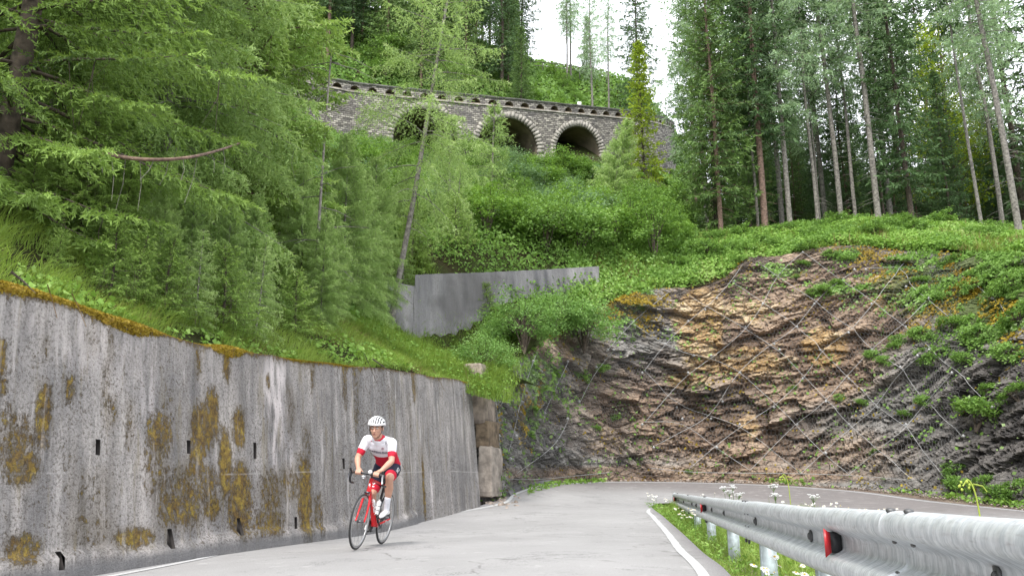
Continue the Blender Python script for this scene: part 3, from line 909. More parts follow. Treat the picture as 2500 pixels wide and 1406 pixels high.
# broken pillar of old blocks at the wall's end
pr = empty("pillar_remnant", (*(A0 + wdir * (WALL_END + 0.25)), 0.4))
pr_loc = np.array([*(A0 + wdir * (WALL_END + 0.25)), 0.4])
M['block'] = simple('old_block', (0.26, 0.215, 0.18), 0.92, var=0.6, scale=3.5, bump=0.05)
M['block_brown'] = simple('old_block_brown', (0.16, 0.12, 0.08), 0.92, var=0.6, scale=4.5, bump=0.05)
M['block_pale'] = simple('old_block_pale', (0.27, 0.235, 0.20), 0.92, var=0.5, scale=3.5, bump=0.05)
def rough_block(c, size, rot, seed, amp=0.05):
    bm = bmesh.new(); bmesh.ops.create_cube(bm, size=1.0)
    bmesh.ops.subdivide_edges(bm, edges=bm.edges[:], cuts=9, use_grid_fill=True)
    co = np.array([v.co[:] for v in bm.verts]) * np.array(size)
    R = np.array(Euler(rot).to_matrix())
    # knock off the corners
    nrm = co / (np.abs(co).max(axis=0) + 1e-9)
    edge = np.clip((np.abs(nrm) > 0.85).sum(axis=1) - 1, 0, 2)
    co = co * (1 - 0.035 * edge[:, None])
    co = co + np.stack([fbm(co * 2.5 + seed, 4, seed + k) for k in range(3)], 1) * amp
    co = co @ R.T + np.array(c)
    for v, p in zip(bm.verts, co): v.co = p
    me = bpy.data.meshes.new("block"); bm.to_mesh(me); bm.free()
    return me
def blk(px, py, Y, size, mat, seed, rz=0.3):
    c = P(px, py, Y) - pr_loc
    o = link("stone_block", rough_block(c, size, (0, 0.02 * (seed % 3 - 1), rz), seed), M[mat], pr)
    return o
rzw = math.atan2(wdir[1], wdir[0]) - math.pi / 2
blk(1197, 1152, 21.5, (0.38, 0.9, 1.25), 'block_pale', 31, rzw)
blk(1190, 1062, 21.6, (0.36, 0.9, 0.68), 'block_brown', 32, rzw)
blk(1177, 990, 21.6, (0.42, 0.95, 0.98), 'block', 33, rzw)
blk(1168, 918, 21.9, (0.50, 1.0, 0.55), 'block', 34, rzw)
tag(pr, "broken column of weathered brown blocks at the end of the long wall", "stone pillar")

# ------------------------------------------------------------------ upper concrete wall
pts = np.array([P(*q) for q in uw_top])
pts = resample(pts, 0.06)
n2 = 16
ubot = np.interp(pts[:, 0], [P(903, 676, 26.2)[0], P(1070, 862, 28)[0], P(1180, 820, 29)[0], P(1462, 720, 32)[0]], [P(903, 760, 26)[2], P(1070, 890, 27.9)[2] - 0.5, P(1180, 820, 29)[2] - .6, P(1462, 740, 32)[2] - 0.3])
Vu = []
for i, p in enumerate(pts):
    for k in range(n2):
        t = k / (n2 - 1)
        zz = ubot[i] + (p[2] - ubot[i]) * t
        yy_ = p[1] - 0.22 * (1 - t) + 0.02 * math.sin(i * .7 + k)
        Vu.append([p[0], yy_, zz])
Vu = np.array(Vu)
mb = MB(); mb.add(Vu, gridfaces(len(pts), n2)[:, ::-1])
tp = Vu.reshape(len(pts), n2, 3)[:, -1]
mb.add(np.stack([tp, tp + [0, 0.5, 0.0], tp + [0, 0.5, -1.5]], 1).reshape(-1, 3), gridfaces(len(pts), 3)[:, ::-1])
e = Vu.reshape(len(pts), n2, 3)
for k in (0, -1):
    mb.add([e[k, 0], e[k, -1], e[k, -1] + [0, .5, 0], e[k, 0] + [0, .5, 0]], [[0, 1, 2, 3]])
uw = mb.build("upper_retaining_wall", M['concrete2'])
tag(uw, "smooth plain grey concrete wall part hidden behind bushes below the thicket", "retaining wall")

# ------------------------------------------------------------------ rock face
nc = 560; nr = 190
fr = resample(np.hstack([foot, top]), 0.07)
nc = len(fr)
Ft = fr[:, :3].copy(); Tp = fr[:, 3:].copy()
Ft[:, 2] = ROADZ(Ft[:, 0], Ft[:, 1]) - 0.05 + 0.18
Tv = np.linspace(-0.06, 1.0, nr)
prof = lambda t: t + 0.10 * np.sin(np.pi * np.clip(t, 0, 1))            # steeper foot
Rb = Ft[:, None, :2] + (Tp - Ft)[:, None, :2] * (np.clip(Tv, -1, 1) ** 1.0)[None, :, None]
Zr = Ft[:, None, 2] + (Tp - Ft)[:, None, 2] * prof(Tv)[None]
tang = np.gradient(Ft[:, :2], axis=0); tang /= np.linalg.norm(tang, axis=1)[:, None]
nrm = np.stack([tang[:, 1], -tang[:, 0]], 1)                             # towards the road
for k in range(3):
    nrm[1:-1] = (nrm[:-2] + nrm[1:-1] * 2 + nrm[2:]) / 4
smooth_face = np.concatenate([Rb, Zr[..., None]], -1)
flat = smooth_face.reshape(-1, 3)
# dipping beds: distort, then terrace
def worley(p, seed):
    """nearest jittered cell: distance vector, second distance, cell random numbers"""
    i = np.floor(p).astype(np.int64)
    best = np.full(len(p), 1e9); sec = np.full(len(p), 1e9)
    vec = np.zeros_like(p); rid = np.zeros((len(p), 4))
    for dx in (-1, 0, 1):
        for dy in (-1, 0, 1):
            for dz in (-1, 0, 1):
                c = i + np.array([dx, dy, dz])
                j = np.stack([_hash(c[:, 0], c[:, 1], c[:, 2], seed + k) for k in range(3)], 1)
                d_ = p - (c + j)
                dd = (d_ ** 2).sum(1)
                m = dd < best
                sec = np.where(m, best, np.minimum(sec, dd))
                best = np.where(m, dd, best)
                vec[m] = d_[m]
                rid[m, :3] = j[m]; rid[m, 3] = _hash(c[m, 0], c[m, 1], c[m, 2], seed + 7)
    return vec, np.sqrt(best), np.sqrt(sec), rid
wp = np.stack([fbm(flat * 0.30, 3, 41 + k) for k in range(3)], 1)
qq = flat + wp * 0.55
dipx = 0.30 * np.sin(flat[:, 0] * 0.22 - 0.6)
bed = qq[:, 2] + dipx * qq[:, 0] * 0.35 - 0.22 * qq[:, 0] + 0.25 * qq[:, 1]
disp = fbm(flat * 0.26, 3, 66) * 0.75
cell = np.zeros(len(flat))
for sx, sz, amp, sd_ in ((0.42, 0.80, 0.40, 101), (1.1, 2.3, 0.22, 111), (2.7, 5.5, 0.12, 121)):
    wv_, d1, d2, rid = worley(np.stack([qq[:, 0] * sx, qq[:, 1] * sx, bed * sz], 1), sd_)
    tilt = wv_[:, 0] * (rid[:, 0] - .5) * 1.6 - wv_[:, 2] * (0.35 + rid[:, 1] * 0.8)
    disp = disp + amp * ((rid[:, 3] - .5) * 0.9 + tilt * 0.75 - 0.35 * (np.clip((d2 - d1), 0, 0.12) < 0.035))
    cell = cell + rid[:, 3] * {101: .35, 111: .4, 121: .25}[sd_]
calm = 1 - 0.5 * np.clip((6.0 - flat[:, 0]) / 4.0, 0, 1)
disp = disp * calm + fbm(flat * 6.5, 3, 70) * 0.07
edgef = np.clip(np.minimum(Tv / 0.08 + 0.2, (1 - Tv) / 0.10), 0, 1)
disp = disp.reshape(nc, nr) * np.maximum(edgef, 0.25)[None]
RV = smooth_face.copy()
RV[..., :2] += nrm[:, None] * disp[..., None]
RV[..., 2] += (fbm(flat * 1.4, 2, 75) * 0.10).reshape(nc, nr) * edgef[None]
# zones, placed by their own position on the face
def to_px(p):
    rel = p - EYE
    f_ = rel[:, 1] * math.cos(PITCH) + rel[:, 2] * math.sin(PITCH)
    up = -rel[:, 1] * math.sin(PITCH) + rel[:, 2] * math.cos(PITCH)
    return CX + F_PX * rel[:, 0] / f_, CY - F_PX * up / f_
def zone(lst, base_=0.0):
    out = np.full(nc * nr, base_)
    px, py = zx, zy
    for cx, cy, rx, ry, a in lst:
        out = np.maximum(out, a * np.clip(1.35 - np.hypot((px - cx) / rx, (py - cy) / ry), 0, 1))
    return out
zx, zy = to_px(np.clip(flat, -1e3, 1e3))
front = (np.arange(nc)[:, None] * np.ones((1, nr))).ravel() < nc * 0.72
ochre = zone([(1710, 790, 70, 110, 1), (1790, 880, 150, 50, .8), (1680, 930, 80, 40, .6), (2010, 850, 70, 60, .9), (2170, 700, 60, 80, .85), (1820, 760, 120, 60, .5), (1900, 860, 200, 60, .4), (1830, 1040, 50, 60, .5), (1550, 1000, 100, 60, .25), (2230, 770, 50, 30, .7)]) * front
red = zone([(1950, 740, 320, 190, .8), (1700, 1000, 500, 200, .45), (1900, 900, 300, 120, .7), (1800, 1080, 300, 100, .55), (2000, 1100, 250, 80, .5), (1480, 1090, 110, 60, .35), (1340, 850, 80, 60, .7), (1700, 1160, 500, 30, .8)], 0.05) * front
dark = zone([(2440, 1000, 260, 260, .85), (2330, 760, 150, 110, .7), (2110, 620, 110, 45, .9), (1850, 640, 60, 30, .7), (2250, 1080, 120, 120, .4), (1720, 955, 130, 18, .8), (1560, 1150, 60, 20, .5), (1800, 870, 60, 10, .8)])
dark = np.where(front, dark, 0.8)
green = zone([(1310, 930, 40, 60, .45), (1290, 1010, 25, 60, .4), (1500, 740, 120, 60, .55), (2280, 700, 250, 120, .5), (2400, 700, 200, 160, .65), (2030, 700, 60, 25, .7), (2080, 620, 60, 20, .8), (1920, 660, 60, 20, .6), (1560, 780, 60, 60, .4)], 0.08)
sk = RV[:, -1].copy(); sk2 = sk.copy(); sk2[:, :2] -= nrm * 1.0; sk2[:, 2] = hill(sk2[:, 0], sk2[:, 1]) - 0.12; sk3 = sk2.copy(); sk3[:, :2] -= nrm * 1.2; sk3[:, 2] = hill(sk3[:, 0], sk3[:, 1]) - 0.5
skm = npmesh("rock_brow", np.stack([sk, (sk + sk2) / 2 - [0, 0, .05], sk2, sk3], 1).reshape(-1, 3), gridfaces(nc, 4), True, {"ochre": np.zeros(nc * 4), "red": np.full(nc * 4, .5), "dark": np.full(nc * 4, .4), "green": np.full(nc * 4, .7)})
tag(link("rock_brow", skm, M['rock']), kind="structure")
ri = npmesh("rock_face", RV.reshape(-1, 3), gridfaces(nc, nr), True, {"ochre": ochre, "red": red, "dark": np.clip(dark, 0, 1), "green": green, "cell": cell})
rf = link("rock_face", ri, M['rock'])
tag(rf, kind="structure")
ri.polygons.foreach_set("use_smooth", np.zeros(len(ri.polygons), bool))
ROCK_BVH = BVHTree.FromPolygons([tuple(v) for v in RV.reshape(-1, 3)[:]], [tuple(int(k) for k in f) for f in gridfaces(nc, nr)])
def rock_hit(px, py, push=0.0):
    d_ = P(px, py, 10.0) - EYE
    d_ = Vector(d_).normalized()
    loc, n, i, dist = ROCK_BVH.ray_cast(Vector(EYE), d_)
    if loc is None: return None
    return np.array(loc - d_ * push)
# ------------------------------------------------------------------ viaduct
vp = [(560, 105, 55.5), (640, 138, 56.5), (700, 165, 57.5), (840, 197, 59.5), (960, 212, 60.6), (1160, 232, 61.8), (1243, 240, 62.4), (1350, 251, 64.0), (1450, 261, 66.3), (1560, 273, 69.5), (1612, 284, 73.0), (1636, 293, 77.5), (1645, 300, 83.0), (1640, 306, 90.0)]
vpath = smooth_poly([P(*q) for q in vp], 16)
vpath = resample(vpath, 0.12)
varc = np.r_[0, np.cumsum(np.linalg.norm(np.diff(vpath[:, :2], axis=0), axis=1))]
vtan = np.gradient(vpath[:, :2], axis=0); vtan /= np.linalg.norm(vtan, axis=1)[:, None]
vback = np.stack([-vtan[:, 1], vtan[:, 0]], 1)
def vs(s):
    return (np.stack([np.interp(s, varc, vpath[:, 0]), np.interp(s, varc, vpath[:, 1]), np.interp(s, varc, vpath[:, 2])], -1),
            np.stack([np.interp(s, varc, vback[:, 0]), np.interp(s, varc, vback[:, 1])], -1))
vpx, vpy = to_px(vpath)
def s_of_px(px): return float(np.interp(px, vpx[:int(np.argmax(vpx))], varc[:int(np.argmax(vpx))]))
def vpoint(s, dz, depth=0.0):
    """dz measured down from the coping's top, depth into the hill"""
    p, b = vs(np.asarray(s, float))
    return np.concatenate([p[..., :2] + b * np.asarray(depth)[..., None], (p[..., 2] - dz)[..., None]], -1)
via = empty("arched_viaduct", tuple(vpoint(s_of_px(1243), 9.0)))
tag(via, "old stone viaduct with three round arches and a pierced parapet above the thicket", "viaduct")
VO = np.array(via.location)
AR = [(s_of_px(1043), 2.62, 1.62), (s_of_px(1243), 2.60, 1.75), (s_of_px(1411), 2.42, 1.95), (s_of_px(850), 2.62, 2.0)]
arches = AR[:3]
PARA = 0.82            # parapet height
def low_main(s):
    base_ = 12.5
    r = np.full_like(s, base_)
    for c, R, apex in arches:
        m = np.abs(s - c) < R
        r[m] = apex + R - np.sqrt(np.maximum(R * R - (s[m] - c) ** 2, 0))
    return r
slist = list(np.arange(0.5, varc[-1] - 0.5, 0.16))
for c, R, a in arches:
    for k in np.linspace(-1, 1, 41):
        slist.append(c + R * math.sin(k * math.pi / 2) * 0.9999)
    slist += [c - R - 1e-4, c + R + 1e-4]
slist = np.array(sorted(slist))
lo_ = low_main(slist)
nk = 30
tk = np.linspace(0, 1, nk)
DZ = PARA + (lo_[:, None] - PARA) * tk[None]
Sg = slist[:, None] * np.ones((1, nk))
Vv = vpoint(Sg, DZ, 0 * Sg) - VO
bulge = fbm(np.stack([Sg.ravel() * 3.2, DZ.ravel() * 5, 0 * DZ.ravel()], 1), 2, 81).reshape(Sg.shape) * 0.05
_, bk_ = vs(Sg)
Vv[..., :2] += bk_ * bulge[..., None]
uvv = np.stack([Sg, -DZ], -1).reshape(-1, 2)
Qv = gridfaces(len(slist), nk)
link("masonry_wall", npmesh("masonry_wall", Vv.reshape(-1, 3), Qv, False, None, uvv), M['stone'], via)
# vaults
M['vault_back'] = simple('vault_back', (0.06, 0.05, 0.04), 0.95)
for c, R, apex in arches:
    a = np.linspace(-math.pi / 2, math.pi / 2, 28)
    ring_s = c + R * np.sin(a); ring_z = apex + R - R * np.cos(a)
    ring_s = np.r_[ring_s[0], ring_s, ring_s[-1]]; ring_z = np.r_[12.0, ring_z, 12.0]
    dep = np.linspace(0.0, 6.5, 12)
    G = vpoint(ring_s[:, None] * np.ones((1, 12)) + dep[None] * 0.0, ring_z[:, None] * np.ones((1, 12)), dep[None] * np.ones((len(ring_s), 1))) - VO
    link("vault", npmesh("vault", G.reshape(-1, 3), gridfaces(len(ring_s), 12)[:, ::-1], True), M['soffit'], via)
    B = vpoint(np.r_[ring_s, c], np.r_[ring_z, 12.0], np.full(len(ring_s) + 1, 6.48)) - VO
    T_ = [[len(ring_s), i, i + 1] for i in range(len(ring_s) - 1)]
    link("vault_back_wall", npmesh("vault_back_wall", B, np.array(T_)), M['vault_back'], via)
    # ring of cut stones
    mb = MB(); nst = 27
    for i in range(-4, nst + 4):
        if i < 0 or i >= nst:      # jamb stones below the springing
            k = (-1 - i) if i < 0 else (i - nst)
            sgn = -1 if i < 0 else 1
            z0 = apex + R + k * 0.42 + 0.015; z1 = z0 + 0.39
            wj = 0.50 + 0.14 * (k % 2)
            quad = [(c + sgn * (R - 0.02), z0), (c + sgn * (R + wj), z0), (c + sgn * (R + wj), z1), (c + sgn * (R - 0.02), z1)]
            if sgn < 0: quad = quad[::-1]
        else:
            t0 = -math.pi / 2 + math.pi * i / nst + 0.008; t1 = -math.pi / 2 + math.pi * (i + 1) / nst - 0.008
            ro = R + 0.50 + 0.05 * ((i * 7) % 3 - 1)
            quad = [(c + (R - .02) * math.sin(t0), apex + R - (R - .02) * math.cos(t0)), (c + (R - .02) * math.sin(t1), apex + R - (R - .02) * math.cos(t1)),
                    (c + ro * math.sin(t1), apex + R - ro * math.cos(t1)), (c + ro * math.sin(t0), apex + R - ro * math.cos(t0))]
        qs = np.array([q[0] for q in quad]); qz = np.array([q[1] for q in quad])
        pr_ = 0.035 + 0.02 * ((i * 5) % 4) / 3
        Vf = vpoint(qs, qz, np.full(4, -pr_)) - VO; Vb = vpoint(qs, qz, np.full(4, 0.25)) - VO
        mb.add(np.vstack([Vf, Vb]), [[0, 1, 2, 3], [4, 7, 6, 5], [0, 4, 5, 1], [1, 5, 6, 2], [2, 6, 7, 3], [3, 7, 4, 0]])
    o = mb.build("arch_ring", M['ring'], via)
# parapet with round-headed niches
SP = 1.40; PR = 0.37
s_ref = s_of_px(1243)
def low_para(s):
    k = (s - s_ref + SP / 2) % SP - SP / 2
    r = np.full_like(s, PARA)
    m = np.abs(k) < PR
    r[m] = 0.70 - np.sqrt(np.maximum(PR * PR - k[m] ** 2, 0)) * 1.08
    return r
sl = []
s0 = s_ref - SP * 40
k = s0
while k < varc[-1]:
    for a in np.linspace(-1, 1, 13): sl.append(k + PR * math.sin(a * math.pi / 2) * 0.9999)
    sl += [k - PR - 1e-4, k + PR + 1e-4, k + SP / 2]
    k += SP
sl = np.array(sorted(x for x in sl if 0.5 < x < varc[-1] - 0.5))
lp = low_para(sl)
tk = np.linspace(0, 1, 5)
DZ = 0.16 + (lp[:, None] - 0.16) * tk[None]
Sg = sl[:, None] * np.ones((1, 5))
mbp = vpoint(Sg, DZ, 0 * Sg - 0.03) - VO
link("parapet", npmesh("parapet", mbp.reshape(-1, 3), gridfaces(len(sl), 5), False, None, np.stack([Sg, -DZ], -1).reshape(-1, 2)), M['stone'], via)
# niche: reveal, sill band and dark back
mb = MB()
for a_, b_, la, lb in zip(sl[:-1], sl[1:], lp[:-1], lp[1:]):
    if la < PARA - 0.01 and lb < PARA - 0.01:
        ss4 = np.array([a_, b_, b_, a_]); 
        mb.add(vpoint(ss4, np.array([la, lb, lb, la]), np.array([-0.03, -0.03, 0.42, 0.42])) - VO, [[0, 3, 2, 1]])
        mb.add(vpoint(ss4, np.array([.70, .70, .70, .70]), np.array([-0.03, -0.03, 0.42, 0.42])) - VO, [[0, 1, 2, 3]])
        mb.add(vpoint(ss4, np.array([.70, .70, PARA, PARA]), np.array([-0.028] * 4)) - VO, [[0, 3, 2, 1]])
mb.build("niche_reveals", M['soffit'], via)
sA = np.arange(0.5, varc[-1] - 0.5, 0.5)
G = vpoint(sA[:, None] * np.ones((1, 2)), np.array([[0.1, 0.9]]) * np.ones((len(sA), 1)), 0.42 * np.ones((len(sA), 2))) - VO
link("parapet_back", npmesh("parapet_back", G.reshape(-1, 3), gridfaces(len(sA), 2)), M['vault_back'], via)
# coping and string course
def vstrip(name, prof, mat):
    pr2 = prof + [prof[0]]
    sA = np.arange(0.4, varc[-1] - 0.4, 0.3)
    G = np.stack([vpoint(sA + 0, np.full(len(sA), dz) + 0.012 * np.sin(sA * 2.1), np.full(len(sA), dd)) for dz, dd in pr2], 1) - VO
    link(name, npmesh(name, G.reshape(-1, 3), gridfaces(len(sA), len(pr2))[:, ::-1]), M[mat], via)
vstrip("coping", [(0.0, -0.10), (0.0, 0.55), (0.15, 0.55), (0.15, -0.10)], 'coping')
vstrip("string_course", [(0.86, -0.07), (0.80, -0.07), (0.80, 0.1), (0.93, 0.1), (0.93, -0.07)], 'ring')
# road deck behind the parapet
sA = np.arange(0.5, varc[-1] - 0.5, 1.0)
G = vpoint(sA[:, None] * np.ones((1, 2)), np.array([[0.75, 0.75]]) * np.ones((len(sA), 1)), np.array([[0.5, 6.8]]) * np.ones((len(sA), 1)))
tag(link("upper_road", npmesh("upper_road", G.reshape(-1, 3), gridfaces(len(sA), 2)[:, ::-1]), M['asphalt']), kind="structure")
# small white road sign behind the parapet
sg = empty("road_marker", tuple(vpoint(s_of_px(1432), 0.75, 1.0)))
tag(sg, "small white road marker post standing behind the stone parapet", "marker post")
mb = MB(); mb.tube([[0, 0, 0], [0, 0, 1.5]], 0.04, 8); mb.build("post", M['steel'], sg)
M['white'] = simple('white_plate', (0.75, 0.75, 0.75), 0.5, var=0.03)
mb = MB(); mb.box((0, -0.05, 1.25), (0.34, 0.03, 0.55)); mb.build("plate", M['white'], sg)
# timber fence on the crest
fr_ = empty("timber_fence", tuple(P(1390, 160, 89)))
tag(fr_, "weathered timber rail fence on the hill crest above the viaduct", "fence")
F0 = np.array(fr_.location)
fpts = [P(px, py, 89.0) - F0 for px, py in [(1296, 158), (1325, 160), (1355, 163), (1385, 167), (1415, 172), (1445, 177), (1480, 181)]]
for p in fpts:
    mb = MB(); mb.box(p + [0, 0, -0.4], (0.10, 0.10, 1.6)); mb.build("post", M['bark_grey'], fr_)
for dz in (0.35, -0.15):
    mb = MB(); mb.tube([p + np.array([0, -0.1, dz]) for p in fpts], 0.04, 6); mb.build("rail", M['bark_grey'], fr_)

# ------------------------------------------------------------------ guard rail
def galv(name, base, rough, streak):
    t = NT(name)
    v = t.obj()
    a = t.noise(t.obj((6, 6, 6)), 3, 4, 0.6)
    sp = t.vor(v, 28, 'F1', "Color")
    st = t.noise(t.uv((40, 5, 1)), 1.0, 5, 0.7, 0.4)
    c = t.ramp(a, [(0.3, tuple(x * 0.75 for x in base)), (0.7, tuple(min(1, x * 1.2) for x in base))])
    if streak:
        c = t.mix(t.ramp(st, [(0.45, 0.0), (0.62, 0.55)]), c, (0.30, 0.335, 0.36))
        c = t.mix(t.ramp(t.noise(t.uv((9, 60, 1)), 1, 3), [(0.58, 0.0), (0.7, 0.35)]), c, (0.24, 0.22, 0.22))
    rg = t.ramp(st if streak else a, [(0.35, rough - 0.08), (0.65, rough + 0.18)])
    return t.fin(c, rg, a, 0.003, 0.5, 0.35)
M['galv'] = galv('galvanised_beam', (0.60, 0.62, 0.64), 0.40, True)
M['galv_post'] = galv('galvanised_post', (0.55, 0.62, 0.64), 0.5, False)
M['bolt'] = simple('dark_bolt', (0.12, 0.12, 0.12), 0.5, 0.7)
M['red'] = simple('reflector_red', (0.48, 0.02, 0.025), 0.35, var=0.05)
M['black'] = simple('black_plastic', (0.02, 0.02, 0.022), 0.5)
RX0, RY0 = railx(4.4), 4.4
def rail_top(Y): return float(np.interp(Y, [0, 2.05, 4.4, 7.5, 13, 22], [P(2500, 1262, 2.05)[2] + 0.0, P(2500, 1262, 2.05)[2], P(2000, 1237, 4.4)[2], P(1842, 1221, 7.5)[2], P(1716, 1211, 13)[2], P(1650, 1203, 22)[2]]))
rail = empty("guard_rail", (RX0, RY0, 0.0))
tag(rail, "galvanised steel guard rail running along the grassy verge beside the road", "guard rail")
RO = np.array([RX0, RY0, 0.0])
rd_ = np.array([RB, 1.0]); rd_ /= np.linalg.norm(rd_)
rn = np.array([-rd_[1], rd_[0]])           # towards the road (left)
if rn[0] > 0: rn = -rn
# W profile: (outwards to road, down from top)
wp_ = [(-0.012, 0.020), (0.004, 0.006), (0.024, 0.0), (0.046, 0.003), (0.064, 0.014), (0.076, 0.032), (0.081, 0.052), (0.079, 0.072), (0.070, 0.086), (0.050, 0.098), (0.022, 0.112), (0.006, 0.122), (0.0, 0.134), (0.0, 0.155), (0.0, 0.176), (0.006, 0.188), (0.022, 0.198), (0.052, 0.212), (0.070, 0.222), (0.080, 0.238), (0.082, 0.256), (0.078, 0.276), (0.066, 0.294), (0.046, 0.307), (0.028, 0.312), (0.012, 0.308)]
Ys = np.arange(-1.5, 22.05, 0.05)
wq = np.array(wp_)
per = np.r_[0, np.cumsum(np.linalg.norm(np.diff(wq, axis=0), axis=1))]
def rail_pt(Y, o_, dn):
    dent = 0.004 * math.sin(Y * 2.3) + 0.003 * math.sin(Y * 5.1)
    return np.array([railx(Y), Y, rail_top(Y) - dn + dent * 0.5]) + np.array([rn[0], rn[1], 0]) * (o_ + dent) - RO
segs = [(-1.5, 3.02), (2.72, 7.32), (7.02, 11.62), (11.32, 15.92), (15.62, 22.05)]
for si, (a, b) in enumerate(segs):
    Ysn = np.arange(a, b + .001, 0.06)
    lift = 0.0035 if si % 2 == 0 else 0.0
    Vg = []; uvs = []
    for Y in Ysn:
        for (o_, dn), pp in zip(wp_, per):
            Vg.append(rail_pt(Y, o_ + lift, dn)); uvs.append((Y, pp))
    Vg = np.array(Vg)
    n_ = len(wp_)
    # thickness: second skin 3 mm behind
    Vb = Vg - np.array([rn[0], rn[1], 0]) * 0.003
    Q1 = gridfaces(len(Ysn), n_); Q2 = Q1[:, ::-1] + len(Vg)
    e1 = []
    for k in range(n_ - 1):
        e1.append([k + 1, k, len(Vg) + k, len(Vg) + k + 1])
        o2 = (len(Ysn) - 1) * n_
        e1.append([o2 + k, o2 + k + 1, len(Vg) + o2 + k + 1, len(Vg) + o2 + k])
    for i in range(len(Ysn) - 1):
        for k in (0, n_ - 1):
            e1.append([i * n_ + k, (i + 1) * n_ + k, len(Vg) + (i + 1) * n_ + k, len(Vg) + i * n_ + k])
    me = npmesh("beam", np.vstack([Vg, Vb]), np.vstack([Q1, Q2, np.array(e1)]), True, None, np.array(uvs + uvs))
    link("beam", me, M['galv'], rail)
# end cap at the far end
mb = MB()
e0 = rail_pt(22.05, 0.03, 0.155)
mb.ell(e0 + np.array([0.0, 0.05, 0.0]), (0.07, 0.13, 0.165)); mb.build("end_cap", M['galv_post'], rail, True)
# posts
postY = [2.25, 4.68, 6.86, 9.4, 12.3, 15.2, 18.2, 20.8]
for Y in postY:
    mb = MB()
    c = np.array([railx(Y), Y]) - rn * 0.075
    zg = float(ROADZ(c[0], c[1])[0]) - 0.35; zt_ = rail_top(Y) - 0.03
    R = np.array([[rn[0], rd_[0], 0], [rn[1], rd_[1], 0], [0, 0, 1]])
    H_ = zt_ - zg
    for dx, dyy, sx, sy in [(0, -0.04, 0.11, 0.005), (0.0575, 0.0, 0.005, 0.085), (-0.0575, 0.0, 0.005, 0.085), (0.045, 0.04, .03, .005), (-0.045, 0.04, .03, .005)]:
        off2 = R @ np.array([dx, dyy, 0])
        mb.box((c[0] + off2[0] - RO[0], c[1] + off2[1] - RO[1], zg + H_ / 2), (sx, sy, H_), R)
    mb.build("post", M['galv_post'], rail)
# bolts: splice clusters and post bolts
RR = np.array([[rn[0], rd_[0], 0], [rn[1], rd_[1], 0], [0, 0, 1]])
for Y in (2.87, 7.17, 11.47, 15.77, 19.9):
    for dy_ in (-0.10, 0.10):
        for (o_, dn, rot) in [(0.045, 0.004, 'up'), (0.040, 0.105, 's'), (0.040, 0.207, 's2'), (0.045, 0.311, 'dn')]:
            p = rail_pt(Y + dy_, o_, dn)
            bolts = MB()
            if rot == 'up': bolts.ell(p + [0, 0, 0.004], (0.017, 0.017, 0.010), RR, 12, 6)
            elif rot == 'dn': bolts.ell(p + [0, 0, -0.012], (0.012, 0.012, 0.018), RR, 10, 6)
            else:
                bolts.ell(p + np.array([rn[0], rn[1], 0]) * 0.003, (0.006, 0.022, 0.007), RR, 10, 6)
            bolts.build("bolt_head", M['bolt'], rail, True)
for Y in postY + [11.0, 14.0]:
    p = rail_pt(Y, 0.006, 0.155)
    slots = MB(); slots.box(p, (0.012, 0.035, 0.062), RR)
    wo = slots.build("post_washer", M['bolt'], rail)
    slots = MB(); slots.ell(p + np.array([rn[0], rn[1], 0]) * 0.008, (0.012, 0.012, 0.020), RR, 10, 6)
    slots.build("post_bolt", M['bolt'], wo, True)
# reflectors
def reflector(Y):
    p = rail_pt(Y, 0.0, 0.155)
    # plate faces the traffic coming up the road: normal along -rail direction, standing out from the valley
    ex = np.array([rn[0], rn[1], 0]); ey = np.array([rd_[0], rd_[1], 0]); ez = np.array([0, 0, 1.0])
    oo = [(0.012, 0.035), (0.085, 0.078), (0.085, -0.078), (0.012, -0.035)]
    mb = MB()
    f = [p + ex * (a + 0.008) - ey * 0.030 + ez * b - ey * a * .35 for a, b in [(0.050, 0.042), (0.079, 0.064), (0.079, -0.064), (0.050, -0.042)]]
    b_ = [q + ey * 0.006 for q in f]
    mb.add(np.array(f + b_), [[0, 1, 2, 3], [7, 6, 5, 4], [0, 4, 5, 1], [1, 5, 6, 2], [2, 6, 7, 3], [3, 7, 4, 0]])
    r = mb.build("reflector_plate", M['red'], rail)
    m2 = MB()
    for sgn in (1, -1):
        a0 = p + ex * 0.004 + ey * 0.07 + ez * sgn * 0.022; a1 = p + ex * 0.045 - ey * 0.02 + ez * sgn * 0.078
        m2.tube([a0, a1], 0.005, 4)
    m2.box(p + ex * 0.03 + ey * 0.012, (0.05, 0.07, 0.09), RR, 1.0)
    m2.build("bracket", M['black'], r)
    m3 = MB(); m3.box(p + ex * 0.058 + ey * 0.002, (0.012, 0.03, 0.036), RR); m3.build("white_insert", M['white'], r)
for Y in (3.95, 12.0, 21.8): reflector(Y)

